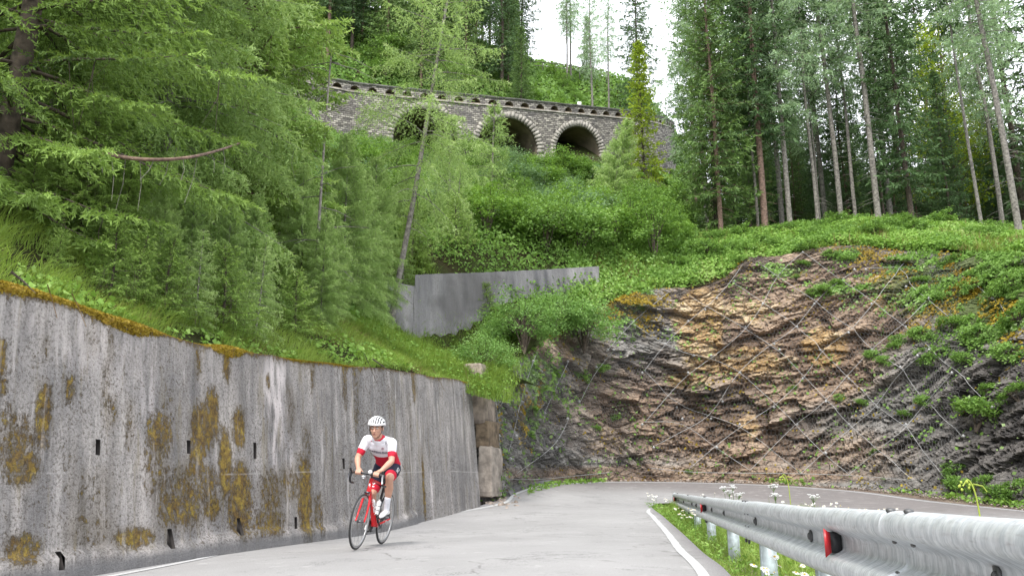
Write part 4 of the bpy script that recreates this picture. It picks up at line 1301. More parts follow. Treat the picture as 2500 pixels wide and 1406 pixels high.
# ------------------------------------------------------------------ rockfall net and cables
def c6(x, y): return (x / 2.009 + 1500, y / 2.009 + 550)
def c5(x, y): return (x / 2.163 + 800, y / 2.163 + 600)
cab6 = [[(925, 130), (1108, 268), (1268, 383), (1418, 485), (1540, 610), (1665, 715), (1840, 880)],
        [(660, 145), (790, 248), (980, 372), (1160, 515), (1258, 605), (1405, 705), (1525, 870), (1700, 1030)],
        [(575, 275), (733, 385), (900, 500), (1010, 615), (1140, 738), (1285, 890), (1430, 990), (1575, 1190), (1680, 1310)],
        [(300, 300), (450, 400), (648, 510), (800, 610), (937, 745), (1040, 860), (1160, 990), (1465, 1250)],
        [(83, 478), (250, 590), (380, 640), (480, 650), (610, 712), (790, 880), (885, 975), (1030, 1130), (1150, 1220)],
        [(148, 712), (300, 880), (475, 935), (620, 985), (915, 1215)], [(150, 965), (330, 960), (490, 1085), (665, 1200)],
        [(660, 145), (575, 275), (490, 370), (350, 480), (240, 590), (148, 712)], [(300, 300), (83, 478), (-40, 620)],
        [(925, 130), (790, 248), (733, 385), (648, 510), (480, 650), (350, 735), (150, 965)],
        [(1190, 215), (1108, 268), (980, 372), (900, 500), (770, 580), (610, 712), (520, 850), (475, 935), (200, 1080)],
        [(1450, 160), (1390, 205), (1268, 383), (1160, 515), (1010, 615), (937, 745), (790, 880), (620, 985), (490, 1085), (370, 1190)],
        [(1530, 370), (1418, 485), (1258, 605), (1140, 738), (1040, 860), (885, 975), (665, 1200)],
        [(1500, 640), (1405, 705), (1285, 890), (1160, 990), (915, 1215)], [(1665, 715), (1525, 870), (1430, 990), (1150, 1220)],
        [(1390, 205), (1440, 300), (1530, 360), (1650, 455), (1720, 520)], [(1700, 250), (1850, 350), (1940, 470)], [(1240, 210), (1390, 205)],
        [(180, 1190), (400, 1212), (665, 1214), (915, 1217), (1150, 1224), (1465, 1250)]]
cab5 = [[(1130, 510), (1085, 610), (1020, 810), (985, 990), (950, 1110)], [(1270, 615), (1210, 740), (1150, 870)], [(1515, 550), (1420, 650), (1330, 830)], [(1310, 140), (1272, 185), (1240, 260)], [(1272, 185), (1345, 250)],
        [(980, 650), (935, 800), (905, 870)], [(870, 670), (890, 830), (905, 1000), (915, 1120)], [(1270, 920), (1210, 1050), (1000, 1200)], [(945, 1230), (1100, 1235), (1300, 1215), (1500, 1195)]]
allc = [[c6(*p) for p in l] for l in cab6] + [[c5(*p) for p in l] for l in cab5]
netroot = empty("rockfall_net", tuple(rock_hit(1800, 1100)))
tag(netroot, "steel rockfall netting with crossing cables stretched over the rock cutting", "rockfall net")
NO = np.array(netroot.location)
anch = set()
ncab = 0
for l in allc:
    pts = []
    for i in range(len(l) - 1):
        a, b = np.array(l[i]), np.array(l[i + 1])
        n_ = max(2, int(np.linalg.norm(b - a) / 22))
        for t in np.linspace(0, 1, n_, endpoint=False):
            q = rock_hit(*(a + (b - a) * t), push=0.16)
            if q is not None and q[1] < 40: pts.append(q - NO)
    q = rock_hit(*l[-1], push=0.16)
    if q is not None and q[1] < 40: pts.append(q - NO)
    if len(pts) < 2: continue
    pts = np.array(pts)
    # taut: pull towards the viewer side of the local mean
    for _ in range(2):
        mid = pts.copy()
        mid[1:-1] = (pts[:-2] + pts[1:-1] + pts[2:]) / 3
        mid[:, 1] = np.minimum(mid[:, 1], pts[:, 1])
        pts = mid
    mb = MB(); mb.tube(pts, 0.0085, 5); mb.build("steel_cable", M['steel'], netroot); ncab += 1
    for p in l:
        anch.add((round(p[0] / 14), round(p[1] / 14)))
na_ = 0
for a in sorted(anch):
    q = rock_hit(a[0] * 14, a[1] * 14, push=0.17)
    if q is None or q[1] > 40 or a[1] * 14 > 1120: continue
    n_ = (EYE - q); n_ /= np.linalg.norm(n_)
    mb = MB(); R = np.array(Vector(n_).to_track_quat('Z', 'Y').to_matrix())
    mb.box(q - NO, (0.085, 0.085, 0.02), R @ np.array(Matrix.Rotation(0.78, 3, 'Z')))
    mb.tube([q - NO, q - NO + n_ * 0.07], 0.018, 6)
    mb.build("anchor_plate", M['steel'], netroot); na_ += 1
# mesh: double-twist hexagons drawn on a relaxed copy of the face
i1 = int(nc * 0.66)
cols = np.arange(0, i1); 
net_off = 0.22
sm = disp.copy()
for _ in range(45):
    sm[1:-1] = (sm[:-2] + sm[1:-1] + sm[2:]) / 3; sm[:, 1:-1] = (sm[:, :-2] + sm[:, 1:-1] + sm[:, 2:]) / 3
for _ in range(2):
    mx = sm.copy()
    mx[2:-2, 2:-2] = np.max([sm[2 + a:sm.shape[0] - 2 + a, 2 + b:sm.shape[1] - 2 + b] for a in (-2, 0, 2) for b in (-2, 0, 2)], axis=0)
    sm = mx
NF = smooth_face.copy(); NF[..., :2] += nrm[:, None] * (sm + 0.10)[..., None]
al = np.r_[0, np.cumsum(np.linalg.norm(np.diff(Ft[:, :2], axis=0), axis=1))]
def face_at(u, t):
    ci = np.interp(u, al, np.arange(nc)); ri_ = np.clip(t, 0, 1) * (nr - 1)
    c0 = np.clip(ci.astype(int), 0, nc - 2); r0 = np.clip(ri_.astype(int), 0, nr - 2)
    fc = (ci - c0)[:, None]; fr2 = (ri_ - r0)[:, None]
    return (NF[c0, r0] * (1 - fc) * (1 - fr2) + NF[c0 + 1, r0] * fc * (1 - fr2) + NF[c0, r0 + 1] * (1 - fc) * fr2 + NF[c0 + 1, r0 + 1] * fc * fr2)
cw, chh = 0.13, 0.16
U = al[i1]; Hf = 10.0
edges_p = []
nx_ = int(U / cw); ny_ = int(Hf / chh)
P0 = []; P1 = []
for j in range(ny_):
    xs_ = np.arange(nx_) * cw + (cw / 2 if j % 2 else 0)
    z0 = j * chh
    # zigzag row: each cell corner up/down
    a = np.stack([xs_, np.full(nx_, z0)], 1); b = np.stack([xs_ + cw / 2, np.full(nx_, z0 + chh * 0.35)], 1); c_ = np.stack([xs_ + cw, np.full(nx_, z0)], 1)
    d_ = np.stack([xs_ + cw / 2, np.full(nx_, z0 + chh)], 1)
    P0 += [a, b, b]; P1 += [b, c_, d_]
P0 = np.vstack(P0); P1 = np.vstack(P1)
W0 = face_at(P0[:, 0], 0.05 + P0[:, 1] / Hf * 0.95); W1 = face_at(P1[:, 0], 0.05 + P1[:, 1] / Hf * 0.95)
okm = np.linalg.norm(W1 - W0, axis=1) < 0.6
qx, qy = to_px((W0 + W1) / 2)
okm &= ~((qx > 1180) & (qx < 1560) & (qy < 690)) & (qx < 2345) & ~((qx > 1150) & (qx < 1210) & (qy < 0))
okm &= _hash(np.floor(qx / 90).astype(np.int64), np.floor(qy / 70).astype(np.int64), 0 * qx.astype(np.int64), 4) > -1
W0, W1 = W0[okm] - NO, W1[okm] - NO
dirv = W1 - W0; dirv /= np.linalg.norm(dirv, axis=1)[:, None]
tocam = EYE - NO - W0; tocam /= np.linalg.norm(tocam, axis=1)[:, None]
sd = np.cross(dirv, tocam); sd /= np.linalg.norm(sd, axis=1)[:, None]
fw = np.cross(sd, dirv)
r_ = 0.0028
o3 = [sd * r_ - fw * r_ * .6, -sd * r_ - fw * r_ * .6, fw * r_]
Vn = np.stack([W0 + o3[0], W0 + o3[1], W0 + o3[2], W1 + o3[0], W1 + o3[1], W1 + o3[2]], 1).reshape(-1, 3)
k6 = np.arange(len(W0))[:, None] * 6
Qn = np.concatenate([k6 + np.array([[0, 1, 4, 3]]), k6 + np.array([[1, 2, 5, 4]]), k6 + np.array([[2, 0, 3, 5]])])
link("wire_mesh", npmesh("wire_mesh", Vn, Qn), M['wire'], netroot)
print("net wires", len(W0), "cables", ncab, "anchors", na_)
# ------------------------------------------------------------------ conifers
def norm(a): return a / (np.linalg.norm(a, axis=-1, keepdims=True) + 1e-9)

def conifer(name, H, cb, R, kind, seed, dz=0.42, tw=0.14, nb=8, bl=0.09, bwid=0.022, trunk_r=0.12, bark='bark_dark', leaf='spruce', lean=0.0, dead=6, prof=0.75, fill=1.0, bend=0.0, az=None):
    """root Empty > trunk, crown. nb blades per twig, twigs every tw metres on each side of a bough"""
    r = np.random.default_rng(seed)
    root = empty(name)
    tz = np.linspace(0, H, 26)
    cx = bend * np.sin(tz / H * 2.2) + fbm(np.stack([tz * 0.15, 0 * tz, 0 * tz + seed], 1), 2, seed) * 0.35 * (tz / H)
    cyv = fbm(np.stack([tz * 0.15, 0 * tz + 9, 0 * tz + seed], 1), 2, seed + 5) * 0.35 * (tz / H)
    tr = MB()
    rad = trunk_r * (1 - tz / H) ** 0.8 + 0.015; rad[0] *= 1.35
    tpts = np.stack([cx, cyv, tz - 0.4], 1)
    tr.tube(tpts, rad, 9)
    def axis(z): return np.array([np.interp(z, tz, cx), np.interp(z, tz, cyv), z])
    O, D, L, G, TI = [], [], [], [], []
    z = cb
    while z < H - 0.15:
        t = (H - z) / (H - cb)
        n = int(round(r.uniform(4.5, 7.5) * fill)); n = max(n, 2)
        a0 = r.uniform(0, 6.28)
        for k in range(n):
            a = a0 + k * 6.283 / n + r.uniform(-.35, .35)
            l = R * min(1.0, (t ** prof) * 1.15 + 0.04) * r.uniform(0.62, 1.12) * (1 - 0.25 * max(0, t - 0.8) / 0.2)
            if az is not None and math.cos(a - az) < -0.3: l *= 0.6
            if l < 0.12: l = 0.12
            zz = z + r.uniform(-.2, .2) * dz * 2
            if kind == 'spruce':
                e = 0.75 * (1 - t) - 0.22 * t + r.uniform(-.12, .12); sag = 0.50 * t; up = 0.34 * t
            else:
                e = 0.50 * (1 - t) + 0.0 + r.uniform(-.2, .2); sag = 0.60 * t + 0.12; up = 0.20
            u = np.linspace(0, 1, 7)
            curl = r.uniform(-.25, .25)
            aa = a + curl * u
            rr = l * u
            b = axis(min(zz, H)) + np.stack([rr * np.cos(aa), rr * np.sin(aa), l * (math.tan(e) * u - sag * u ** 2 + up * u ** 3) - 0.4], 1)
            br = (0.009 + 0.007 * l) * (1 - u) + 0.003
            tr.tube(b, br * (trunk_r / 0.12) ** 0.3, 4, False)
            if tw < 0.1 and l > .8 and r.random() < .35:
                for _h in range(3):
                    bi = b[r.integers(2, 6)]; q_ = r.uniform(.3, 1.1)
                    tr.tube([bi, bi + [r.uniform(-.08, .08), r.uniform(-.08, .08), -q_ * .5], bi + [r.uniform(-.15, .15), r.uniform(-.15, .15), -q_]], [.006, .005, .003], 3, False)
            ns = max(3, int(l * 0.9 / tw))
            uu = (np.arange(ns) + r.uniform(0, 1, ns)) / ns * 0.88 + 0.12
            for side in (-1, 1, 0) if kind != 'spruce' else (-1, 1):
                o = np.stack([np.interp(uu, u, b[:, i]) for i in range(3)], 1)
                fwd = norm(b[-1] - b[0])[None] * np.ones((ns, 1))
                lat = np.array([-math.sin(a), math.cos(a), 0])[None] * side
                if kind == 'spruce':
                    d = norm(fwd * r.uniform(.35, .8, (ns, 1)) + lat * r.uniform(.7, 1.1, (ns, 1)) + np.array([0, 0, -1]) * r.uniform(.05, .55, (ns, 1)))
                    tl = (0.42 * l * (1 - uu) * 0.75 + 0.10 + 0.10 * min(l, 1.5)) * r.uniform(.6, 1.15, ns)
                    g = 0.25
                else:
                    d = norm(fwd * r.uniform(.2, .7, (ns, 1)) + lat * r.uniform(.4, 1.1, (ns, 1)) + np.array([0, 0, -1]) * r.uniform(.1, .8, (ns, 1)))
                    tl = (0.36 * l * (1 - uu) + 0.16 + 0.06 * l) * r.uniform(.5, 1.3, ns)
                    g = 0.55
                tip = uu * 0.5 + r.uniform(0, .5, 1)[0] * 0.6
                O.append(o); D.append(d); L.append(tl); G.append(np.full(ns, g)); TI.append(np.full(ns, r.uniform(-.1, 0.45)) + tip * 0.5)
            O.append(b[-1:]); D.append(norm(b[-1:] - b[-2:-1])); L.append(np.array([0.12 + 0.04 * l])); G.append(np.array([.1])); TI.append(np.array([.9]))
        z += dz * r.uniform(.75, 1.25)
    # dead snags on the bare stem
    for k in range(dead):
        zz = r.uniform(0.15, 1.0) * cb; a = r.uniform(0, 6.28); l = r.uniform(.3, 1.1)
        b0 = axis(zz) - [0, 0, .4]
        dd = np.array([math.cos(a), math.sin(a), r.uniform(-.5, .1)])
        tr.tube([b0, b0 + dd * l * .5, b0 + dd * l + [0, 0, -.12 * l]], [.014, .009, .004], 4, False)
    O = np.vstack(O); D = np.vstack(D); L = np.concatenate(L); G = np.concatenate(G); TI = np.concatenate(TI)
    n = len(O)
    k = (np.arange(nb)[None] + r.uniform(0, 1, (n, nb))) / nb
    d0 = D[:, None]; l0 = L[:, None, None]
    base = O[:, None] + d0 * l0 * k[..., None] + np.array([0, 0, -1.0]) * (G[:, None] * L[:, None] * k ** 2)[..., None]
    rv = norm(r.normal(0, 1, (n, nb, 3)))
    rv = norm(rv - d0 * np.sum(rv * d0, -1, keepdims=True))
    bd = norm(d0 * (0.75 if kind == 'spruce' else 0.5) + rv * 0.75 + np.array([0, 0, -0.12]))
    ln = bl * r.uniform(.6, 1.35, (n, nb, 1))
    sdv = norm(np.cross(bd, norm(r.normal(0, 1, (n, nb, 3)))))
    wv_ = bwid * r.uniform(.7, 1.3, (n, nb, 1))
    v0 = base - sdv * wv_ * .5; v1 = base + sdv * wv_ * .5; v2 = base + bd * ln + sdv * wv_ * .25; v3 = base + bd * ln - sdv * wv_ * .25
    # keep blades near the twig but fatter in the middle: a four-sided spray
    V = np.stack([v0, v1, v2, v3], 2).reshape(-1, 3)
    Q = np.arange(len(V)).reshape(-1, 4)
    ti = np.clip(TI[:, None] + 0.25 * k + r.uniform(-.12, .12, (n, nb)), 0, 1)
    tint = np.repeat(ti.ravel(), 4)
    tr.build("trunk", M[bark], root, True)
    link("crown", npmesh("crown", V, Q, False, {"tint": tint}), M[leaf], root)
    root["nf"] = len(Q)
    return root

def set_leaf(root, leaf):
    pass

COUNT = {}
def place(proto, x, y, s=1.0, rz=None, lean=(0, 0), label=None, cat="tree", group=None, z=None, mats=None, sz=None, name=None):
    first = not COUNT.get(proto.name)
    COUNT[proto.name] = 1
    o = proto if first else copy_tree(proto)
    if 'nf' in o: del o['nf']
    o.location = (x, y, float(hill(x, y)[0]) if z is None else z)
    o.rotation_euler = (lean[0], lean[1], random.uniform(0, 6.28) if rz is None else rz)
    o.scale = (s, s, s * (sz or 1.0))
    for kx in ("label", "category", "group"):
        if kx in o: del o[kx]
    tag(o, label, cat, group)
    return o

def at(px, Y, py=560): return PX(px, Y, py)

# ---- near trees on the bank above the wall
NEAR = dict(tw=0.085, nb=12, bl=0.11, bwid=0.034, fill=1.2)
n_sp1 = conifer("spruce_tree", 13, 0.5, 3.2, 'spruce', 11, dz=0.42, trunk_r=0.16, leaf='spruce', dead=2, **NEAR)
n_sp0 = conifer("spruce_tree", 11, 0.3, 3.0, 'spruce', 21, dz=0.40, trunk_r=0.13, leaf='spruce', dead=2, tw=0.07, nb=22, bl=0.060, bwid=0.017, fill=1.15)
n_sp2 = conifer("spruce_tree", 17, 1.2, 2.9, 'spruce', 12, dz=0.46, trunk_r=0.19, leaf='spruce', bark='bark_red', dead=5, **NEAR)
n_la1 = conifer("larch_tree", 14, 0.6, 3.1, 'larch', 13, dz=0.42, tw=0.075, nb=13, bl=0.085, bwid=0.022, trunk_r=0.10, leaf='larch', bark='bark_grey', dead=2, fill=1.15)
n_la2 = conifer("larch_tree", 10, 0.4, 2.4, 'larch', 14, dz=0.34, tw=0.075, nb=12, bl=0.085, bwid=0.022, trunk_r=0.07, leaf='larch', bark='bark_grey', dead=2, fill=1.1)
n_sm = conifer("spruce_tree", 3.2, 0.15, 1.25, 'spruce', 15, dz=0.22, tw=0.08, nb=8, bl=0.07, bwid=0.022, trunk_r=0.04, leaf='spruce', dead=0)
n_sl = conifer("larch_tree", 5.0, 0.4, 1.15, 'larch', 16, dz=0.26, tw=0.10, nb=8, bl=0.07, bwid=0.018, trunk_r=0.04, leaf='larch', bark='bark_grey', dead=1, fill=0.8)
n_air = conifer("larch_tree", 16, 5.0, 3.0, 'larch', 18, dz=0.55, tw=0.11, nb=10, bl=0.085, bwid=0.022, trunk_r=0.095, leaf='larch', bark='bark_grey', dead=10, fill=0.7)
HT = {n_sp0.name: 11}
for pr_, H_ in ((n_sp1, 13), (n_sp2, 17), (n_la1, 14), (n_la2, 10), (n_sm, 3.2), (n_sl, 5.0), (n_air, 16)): HT[pr_.name] = H_
def place_top(pr_, px, Y, pytop, **kw):
    z1 = P(px, pytop, Y)[2]
    x = at(px, Y, 560); z0 = float(hill(x, Y)[0])
    s = (z1 - z0) / (HT[pr_.name] - 0.4)
    return place(pr_, x, Y, s, **kw)
near = [
    (n_sp0, -30, 10.6, 1.15, None, "dense bright green spruce at the left edge above the mossy wall top"),
    (n_la1, 95, 14.5, 1.05, None, "tall larch with hanging bare twigs in the upper left corner"),
    (n_sp0, 200, 11.1, None, 170, "low spreading spruce with layered boughs just above the mossy wall edge"),
    (n_la1, 395, 14.6, 0.95, None, "drooping pale green larch between the two spruces above the wall"),
    (n_sp2, 560, 18.2, 1.0, None, "tall spruce with a bare reddish trunk rising out of the left thicket"),
    (n_la2, 620, 14.6, None, 470, "bluish green larch with long hanging sprays low above the wall"),
    (n_la2, 470, 13.2, None, 470, "middle sized larch with hanging sprays between the curved stem and the wall"),
    (n_la2, 745, 17.8, None, 400, "feathery larch right beside the thin dead stem"),
    (n_sp1, 690, 15.8, None, 600, "small dark bushy spruce on the grass bank above the wall"),
    (n_sp2, 330, 20.5, 1.25, None, "large spruce behind the drooping larch on the left slope"),
    (n_sp2, 60, 19.5, 1.2, None, "dark tall spruce behind the dense edge spruce"),
    (n_air, 960, 26.0, 1.0, None, "leaning grey stemmed larch covering the left arch of the viaduct"),
    (n_la2, 850, 21.5, None, 330, "slender light green larch below the left end of the viaduct"),
    (n_sp1, 620, 25.0, None, 150, "broad green spruce in front of the viaduct's left end"),
    (n_sp2, 480, 27.0, 1.2, None, "tall spruce high on the slope behind the bare trunked spruce"),
    (n_la2, 1075, 32.0, None, 470, "small leafy larch above the plain concrete wall"),
    (n_la2, 985, 31.0, None, 400, "light green larch rising beside the leaning larch"),
    (n_sp0, 60, 10.4, None, 330, "bushy spruce with bright tipped boughs reaching down to the wall top at far left"),
    (n_sp0, 300, 11.4, None, 380, "squat dark spruce whose boughs touch the grass below the curved bare stem"),
    (n_sp2, 570, 15.6, None, 420, "young spruce tucked between the two low hanging larches"),
    (n_la2, 820, 19.6, None, 520, "small feathery larch at the right end of the wall bank trees"),
    (n_sm, 285, 10.1, None, 545, "low spruce sapling hanging over the grass, leftmost of the small ones at the wall"),
    (n_sm, 350, 10.7, None, 570, "low spruce sapling under the squat dark spruce at the wall bank"),
    (n_sm, 425, 11.2, None, 580, "low sapling below the drooping larch at the wall bank"),
    (n_sl, 500, 11.8, None, 560, "young larch just above the middle of the mossy wall top"),
    (n_sm, 560, 12.4, None, 600, "dark spruce sapling below the bluish green larch"),
    (n_sl, 640, 13.2, None, 580, "young larch leaning over the right half of the mossy wall top"),
    (n_sm, 740, 15.2, None, 660, "low bushy sapling in front of the dead stem's foot"),
    (n_la2, 795, 16.9, None, 520, "light larch hiding the lower half of the dead stem"),
    (n_la1, 905, 24.2, None, 380, "tall leafy larch in front of the leaning grey stem"),
    (n_sm, 150, 9.6, None, 560, "low spruce sapling near the far left of the mossy wall, beside tall grass"),
    (n_la2, 395, 11.9, None, 430, "light larch with hanging sprays close above the moss in the wall's left half"),
    (n_la2, 560, 13.6, None, 480, "light larch with hanging sprays close above the moss by the wall's middle"),
    (n_la2, 890, 23.5, None, 430, "leafy larch in front of the leaning grey stem's foot"),
    (n_la2, 905, 27.0, None, 450, "feathery larch left of the plain concrete wall's upper corner"),
]
for pr_, px, Y, s, pt, lab in near:
    ln = (random.uniform(-.03, .03), random.uniform(-.04, .04))
    if pt is None: place(pr_, at(px, Y), Y, s, label=lab, lean=(0, 0.13) if "leaning grey" in lab else ln, rz=0.0 if "leaning grey" in lab else None)
    else: place_top(pr_, px, Y, pt, label=lab, lean=ln)
# young trees on the bank and slope
young = [(n_sl, 905, 23.0, 0.62, "young light green larch on the grassy bank left of the concrete wall"), (n_sl, 790, 19.6, 0.7, "young larch among the bank grass above the wall"),
         (n_sm, 745, 17.8, 0.55, "tiny dark spruce sapling at the wall top"), (n_sl, 985, 27.9, 0.55, "larch sapling growing at the foot of the plain concrete wall"),
         (n_sm, 1190, 29.6, 0.42, "little spruce hanging over the top of the plain concrete wall"), (n_sl, 1200, 40.0, 1.5, "thin young larch standing before the middle arch"),
         (n_sl, 1100, 34.0, 1.2, "bushy young larch on the slope under the left pier"), (n_la2, 1470, 46.0, 0.80, "pale larch leaning in front of the viaduct's right end"),
         (n_sm, 1430, 44.0, 0.9, "small spruce among the bushes under the right arch"), (n_sm, 1110, 31.2, 0.75, "round little spruce above the concrete wall's top"),
         (n_sm, 1005, 29.2, 0.8, "yellowish green sapling above the left of the concrete wall"), (n_sl, 1120, 32.5, 0.7, "feathery sapling above the concrete wall")]
for pr_, px, Y, s, lab in young:
    ln = (0, 0.0)
    if "leaning in front" in lab: ln = (0.05, 0.22)
    place(pr_, at(px, Y), Y, s, label=lab, lean=ln, rz=random.uniform(0, 6) if not ln[1] else 0.0)

# ---- forest trees (35 m and farther)
FAR = dict(tw=0.30, nb=5, bl=0.26, bwid=0.085)
f_sp = [conifer("spruce_tree", 24, cb_, R_, 'spruce', 30 + i, dz=0.62, trunk_r=0.17, leaf='spruce_dark', bark=bk2, dead=22, prof=0.62, **FAR) for i, (cb_, R_, bk2) in enumerate([(6.0, 2.2, 'bark_red'), (10.0, 1.9, 'bark_dark'), (3.5, 2.6, 'bark_dark')])]
f_mid = [conifer("spruce_tree", 15, 1.0, 2.2, 'spruce', 40, dz=0.46, trunk_r=0.12, leaf='spruce_mid', bark='bark_dark', dead=3, tw=0.24, nb=6, bl=0.2, bwid=0.06),
         conifer("spruce_tree", 20, 3.0, 2.3, 'spruce', 41, dz=0.55, trunk_r=0.12, leaf='spruce_mid', bark='bark_red', dead=10, tw=0.26, nb=5, bl=0.22, bwid=0.07)]
f_la = [conifer("larch_tree", 26, 8.5, 2.5, 'larch', 50, dz=0.58, trunk_r=0.125, leaf='larch_pale', bark='bark_grey', dead=26, tw=0.26, nb=7, bl=0.16, bwid=0.045, fill=0.85),
        conifer("larch_tree", 24, 7.0, 2.5, 'larch', 51, dz=0.58, trunk_r=0.125, leaf='larch_pale', bark='bark_grey', dead=14, tw=0.26, nb=7, bl=0.16, bwid=0.045),
        conifer("larch_tree", 27, 10.0, 2.2, 'larch', 52, dz=0.6, trunk_r=0.145, leaf='larch_pale', bark='bark_grey', dead=60, tw=0.28, nb=7, bl=0.16, bwid=0.045, fill=0.85)]
f_yel = conifer("yellow_spruce", 13, 0.6, 1.7, 'spruce', 60, dz=0.42, trunk_r=0.09, leaf='yellow', bark='bark_dark', dead=0, tw=0.22, nb=6, bl=0.17, bwid=0.06)
f_thin = conifer("bare_pole_tree", 19, 12.5, 1.1, 'spruce', 61, dz=0.5, trunk_r=0.085, leaf='spruce_dark', bark='bark_grey', dead=24, tw=0.28, nb=5, bl=0.2, bwid=0.07)
f_low = conifer("young_spruce", 9, 0.2, 2.0, 'spruce', 63, dz=0.42, trunk_r=0.09, leaf='spruce_dark', bark='bark_dark', dead=0, tw=0.26, nb=6, bl=0.24, bwid=0.08)
front_row = [
    (f_mid[1], 1760, 38.5, 0.95, "front row spruce with a thin white-flecked stem, leftmost of the forest edge trunks"),
    (f_sp[0], 1868, 38.8, 0.95, "reddish brown trunked spruce at the forest edge, left of the grey trunk"),
    (f_thin, 1851, 39.6, 0.8, "thin pale pole stem standing close beside the reddish brown spruce"),
    (f_la[1], 1930, 39.0, 1.0, "grey trunked conifer, thick stem second of the stout forest edge trunks"),
    (f_thin, 1998, 39.8, 1.0, "slim whitish stem between the two stout grey trunks"),
    (f_la[0], 2056, 40.0, 1.0, "tall grey larch with a long bare stem and airy crown"),
    (f_thin, 2092, 40.6, 1.05, "slender slightly crooked stem just right of the tall airy larch"),
    (f_la[2], 2147, 38.8, 1.0, "stoutest trunk of the forest edge bristling with dead twigs"),
    (f_sp[2], 2229, 39.0, 0.80, "orange brown trunk under a dark dense spruce crown"),
    (f_thin, 2398, 37.0, 0.9, "thin leaning grey stem near the right end of the forest edge"),
    (f_la[2], 2487, 34.0, 0.95, "grey larch leaning left at the far right of the forest edge"),
]
for pr_, px, Y, s, lab in front_row:
    ln = (0, 0)
    if "leaning left at" in lab: ln = (0, -0.02)
    if "thin leaning" in lab: ln = (0, -0.015)
    place(pr_, at(px, Y, 560), Y, s, label=lab, lean=ln, rz=0.0 if ln[1] else None)
special = [
    (f_mid[0], 1745, 40.0, .9, None, "young light spruce at the left corner of the forest with boughs to the ground"),
    (f_la[1], 1722, 47.0, 1.12, None, "pale blue green larch with a pointed top at the forest's left corner"),
    (f_la[1], 1905, 45.0, 1.15, None, "pale feathery larch towering over the reddish trunk"),
    (f_la[1], 2170, 44.0, 1.2, None, "pale larch whose crown fills the top above the stoutest trunk"),
    (f_la[0], 2010, 46.0, 1.15, None, "thin crowned larch with sky showing through behind the slim stem"),
    (f_sp[0], 1700, 62.0, 0.95, None, "dark spruce standing just right of the viaduct's rounded end"),
    (f_yel, 1577, 60.0, 1.1, None, "yellow green young spruce in front of the viaduct's right end"),
    (f_sp[2], 1560, 84.0, 1.0, None, "tall dark drooping spruce behind the yellow green one"),
    (f_sp[1], 1795, 52.0, 1.25, None, "dark high crowned spruce behind the pale pointed larch"),
    (f_sp[1], 1860, 55.0, 1.3, None, "dark trunk with crown only near the top above the forest's left half"),
    (f_sp[1], 2205, 56.0, 1.3, None, "sparse dark spruce against the sky behind the orange brown trunk"),
    (f_sp[0], 2290, 58.0, 1.0, None, "narrow dark spire showing against the sky right of the pale larch"),
    (f_sp[0], 2350, 60.0, 1.05, None, "twin narrow dark spire beside the yellow leafy tree"),
    (f_sp[2], 2495, 45.0, 1.12, None, "black green spruce with layered boughs at the right picture edge"),
    (f_la[0], 2440, 41.0, 0.95, None, "pale thin larch top left of the black green edge spruce"),
    (f_la[2], 1387, 86.0, 0.75, None, "bare high stem, left of the close pair on the crest above the viaduct"),
    (f_la[2], 1396, 88.0, 0.78, None, "bare high stem, right of the close pair on the crest above the viaduct"),
    (f_la[2], 1447, 70.5, 0.72, None, "lone tall bare trunk rising from behind the viaduct parapet"),
    (f_la[2], 1487, 84.0, 0.70, None, "slightly slanting bare trunk on the crest left of the drooping spruce"),
    (f_mid[0], 1436, 92.0, 0.62, None, "small pointed spruce on the crest between the bare trunks"),
    (f_sp[2], 1225, 76.0, 0.95, None, "dense dark spruce on the slope above the middle arch"),
    (f_sp[0], 1160, 80.0, 1.0, None, "tall spruce behind the bushes above the left pier"),
    (f_sp[2], 1275, 82.0, 0.8, None, "spruce at the skyline left of the open sky gap"),
]
for pr_, px, Y, s, rz, lab in special:
    place(pr_, at(px, Y, 300 if Y > 65 else 500), Y, s, label=lab, rz=rz, lean=((0, 0.03) if "slanting" in lab else (0, 0)))
r = np.random.default_rng(99)
G1 = "dark spruces standing deep in the right-hand forest"
L1 = "dark spruce trunk and crown deep inside the forest behind the front stems"
cnt = 0
pts_ = []
tries = 0
while cnt < 120 and tries < 5000:
    tries += 1
    Y = r.uniform(41, 84); x = r.uniform(0.225 * Y + 3.2, 0.72 * Y + 3)
    if Y < 50 and x < 0.26 * Y + 1: continue
    if Y > 60 and x < 0.28 * Y: continue
    if any((x - a) ** 2 + (Y - b) ** 2 < 3.2 for a, b in pts_): continue
    pts_.append((x, Y))
    pr_ = [f_sp[0], f_sp[0], f_sp[1], f_sp[2], f_mid[1], f_thin, f_sp[2]][r.integers(7)]
    s = r.uniform(.42, 0.68) if Y < 70 else r.uniform(.42, .62)
    if x > .47 * Y: s = min(s, .5) * .9
    place(pr_, x, Y, s, label=L1, group=G1)
    cnt += 1
G8 = "young spruces crowding the forest floor behind the front trunks"
for k in range(64):
    Y = r.uniform(47, 88); x = r.uniform(0.27 * Y + 2, 0.74 * Y)
    place(f_low, x, Y, r.uniform(.55, 1.0), label="young dark spruce crowding the forest floor behind the front trunks", group=G8)
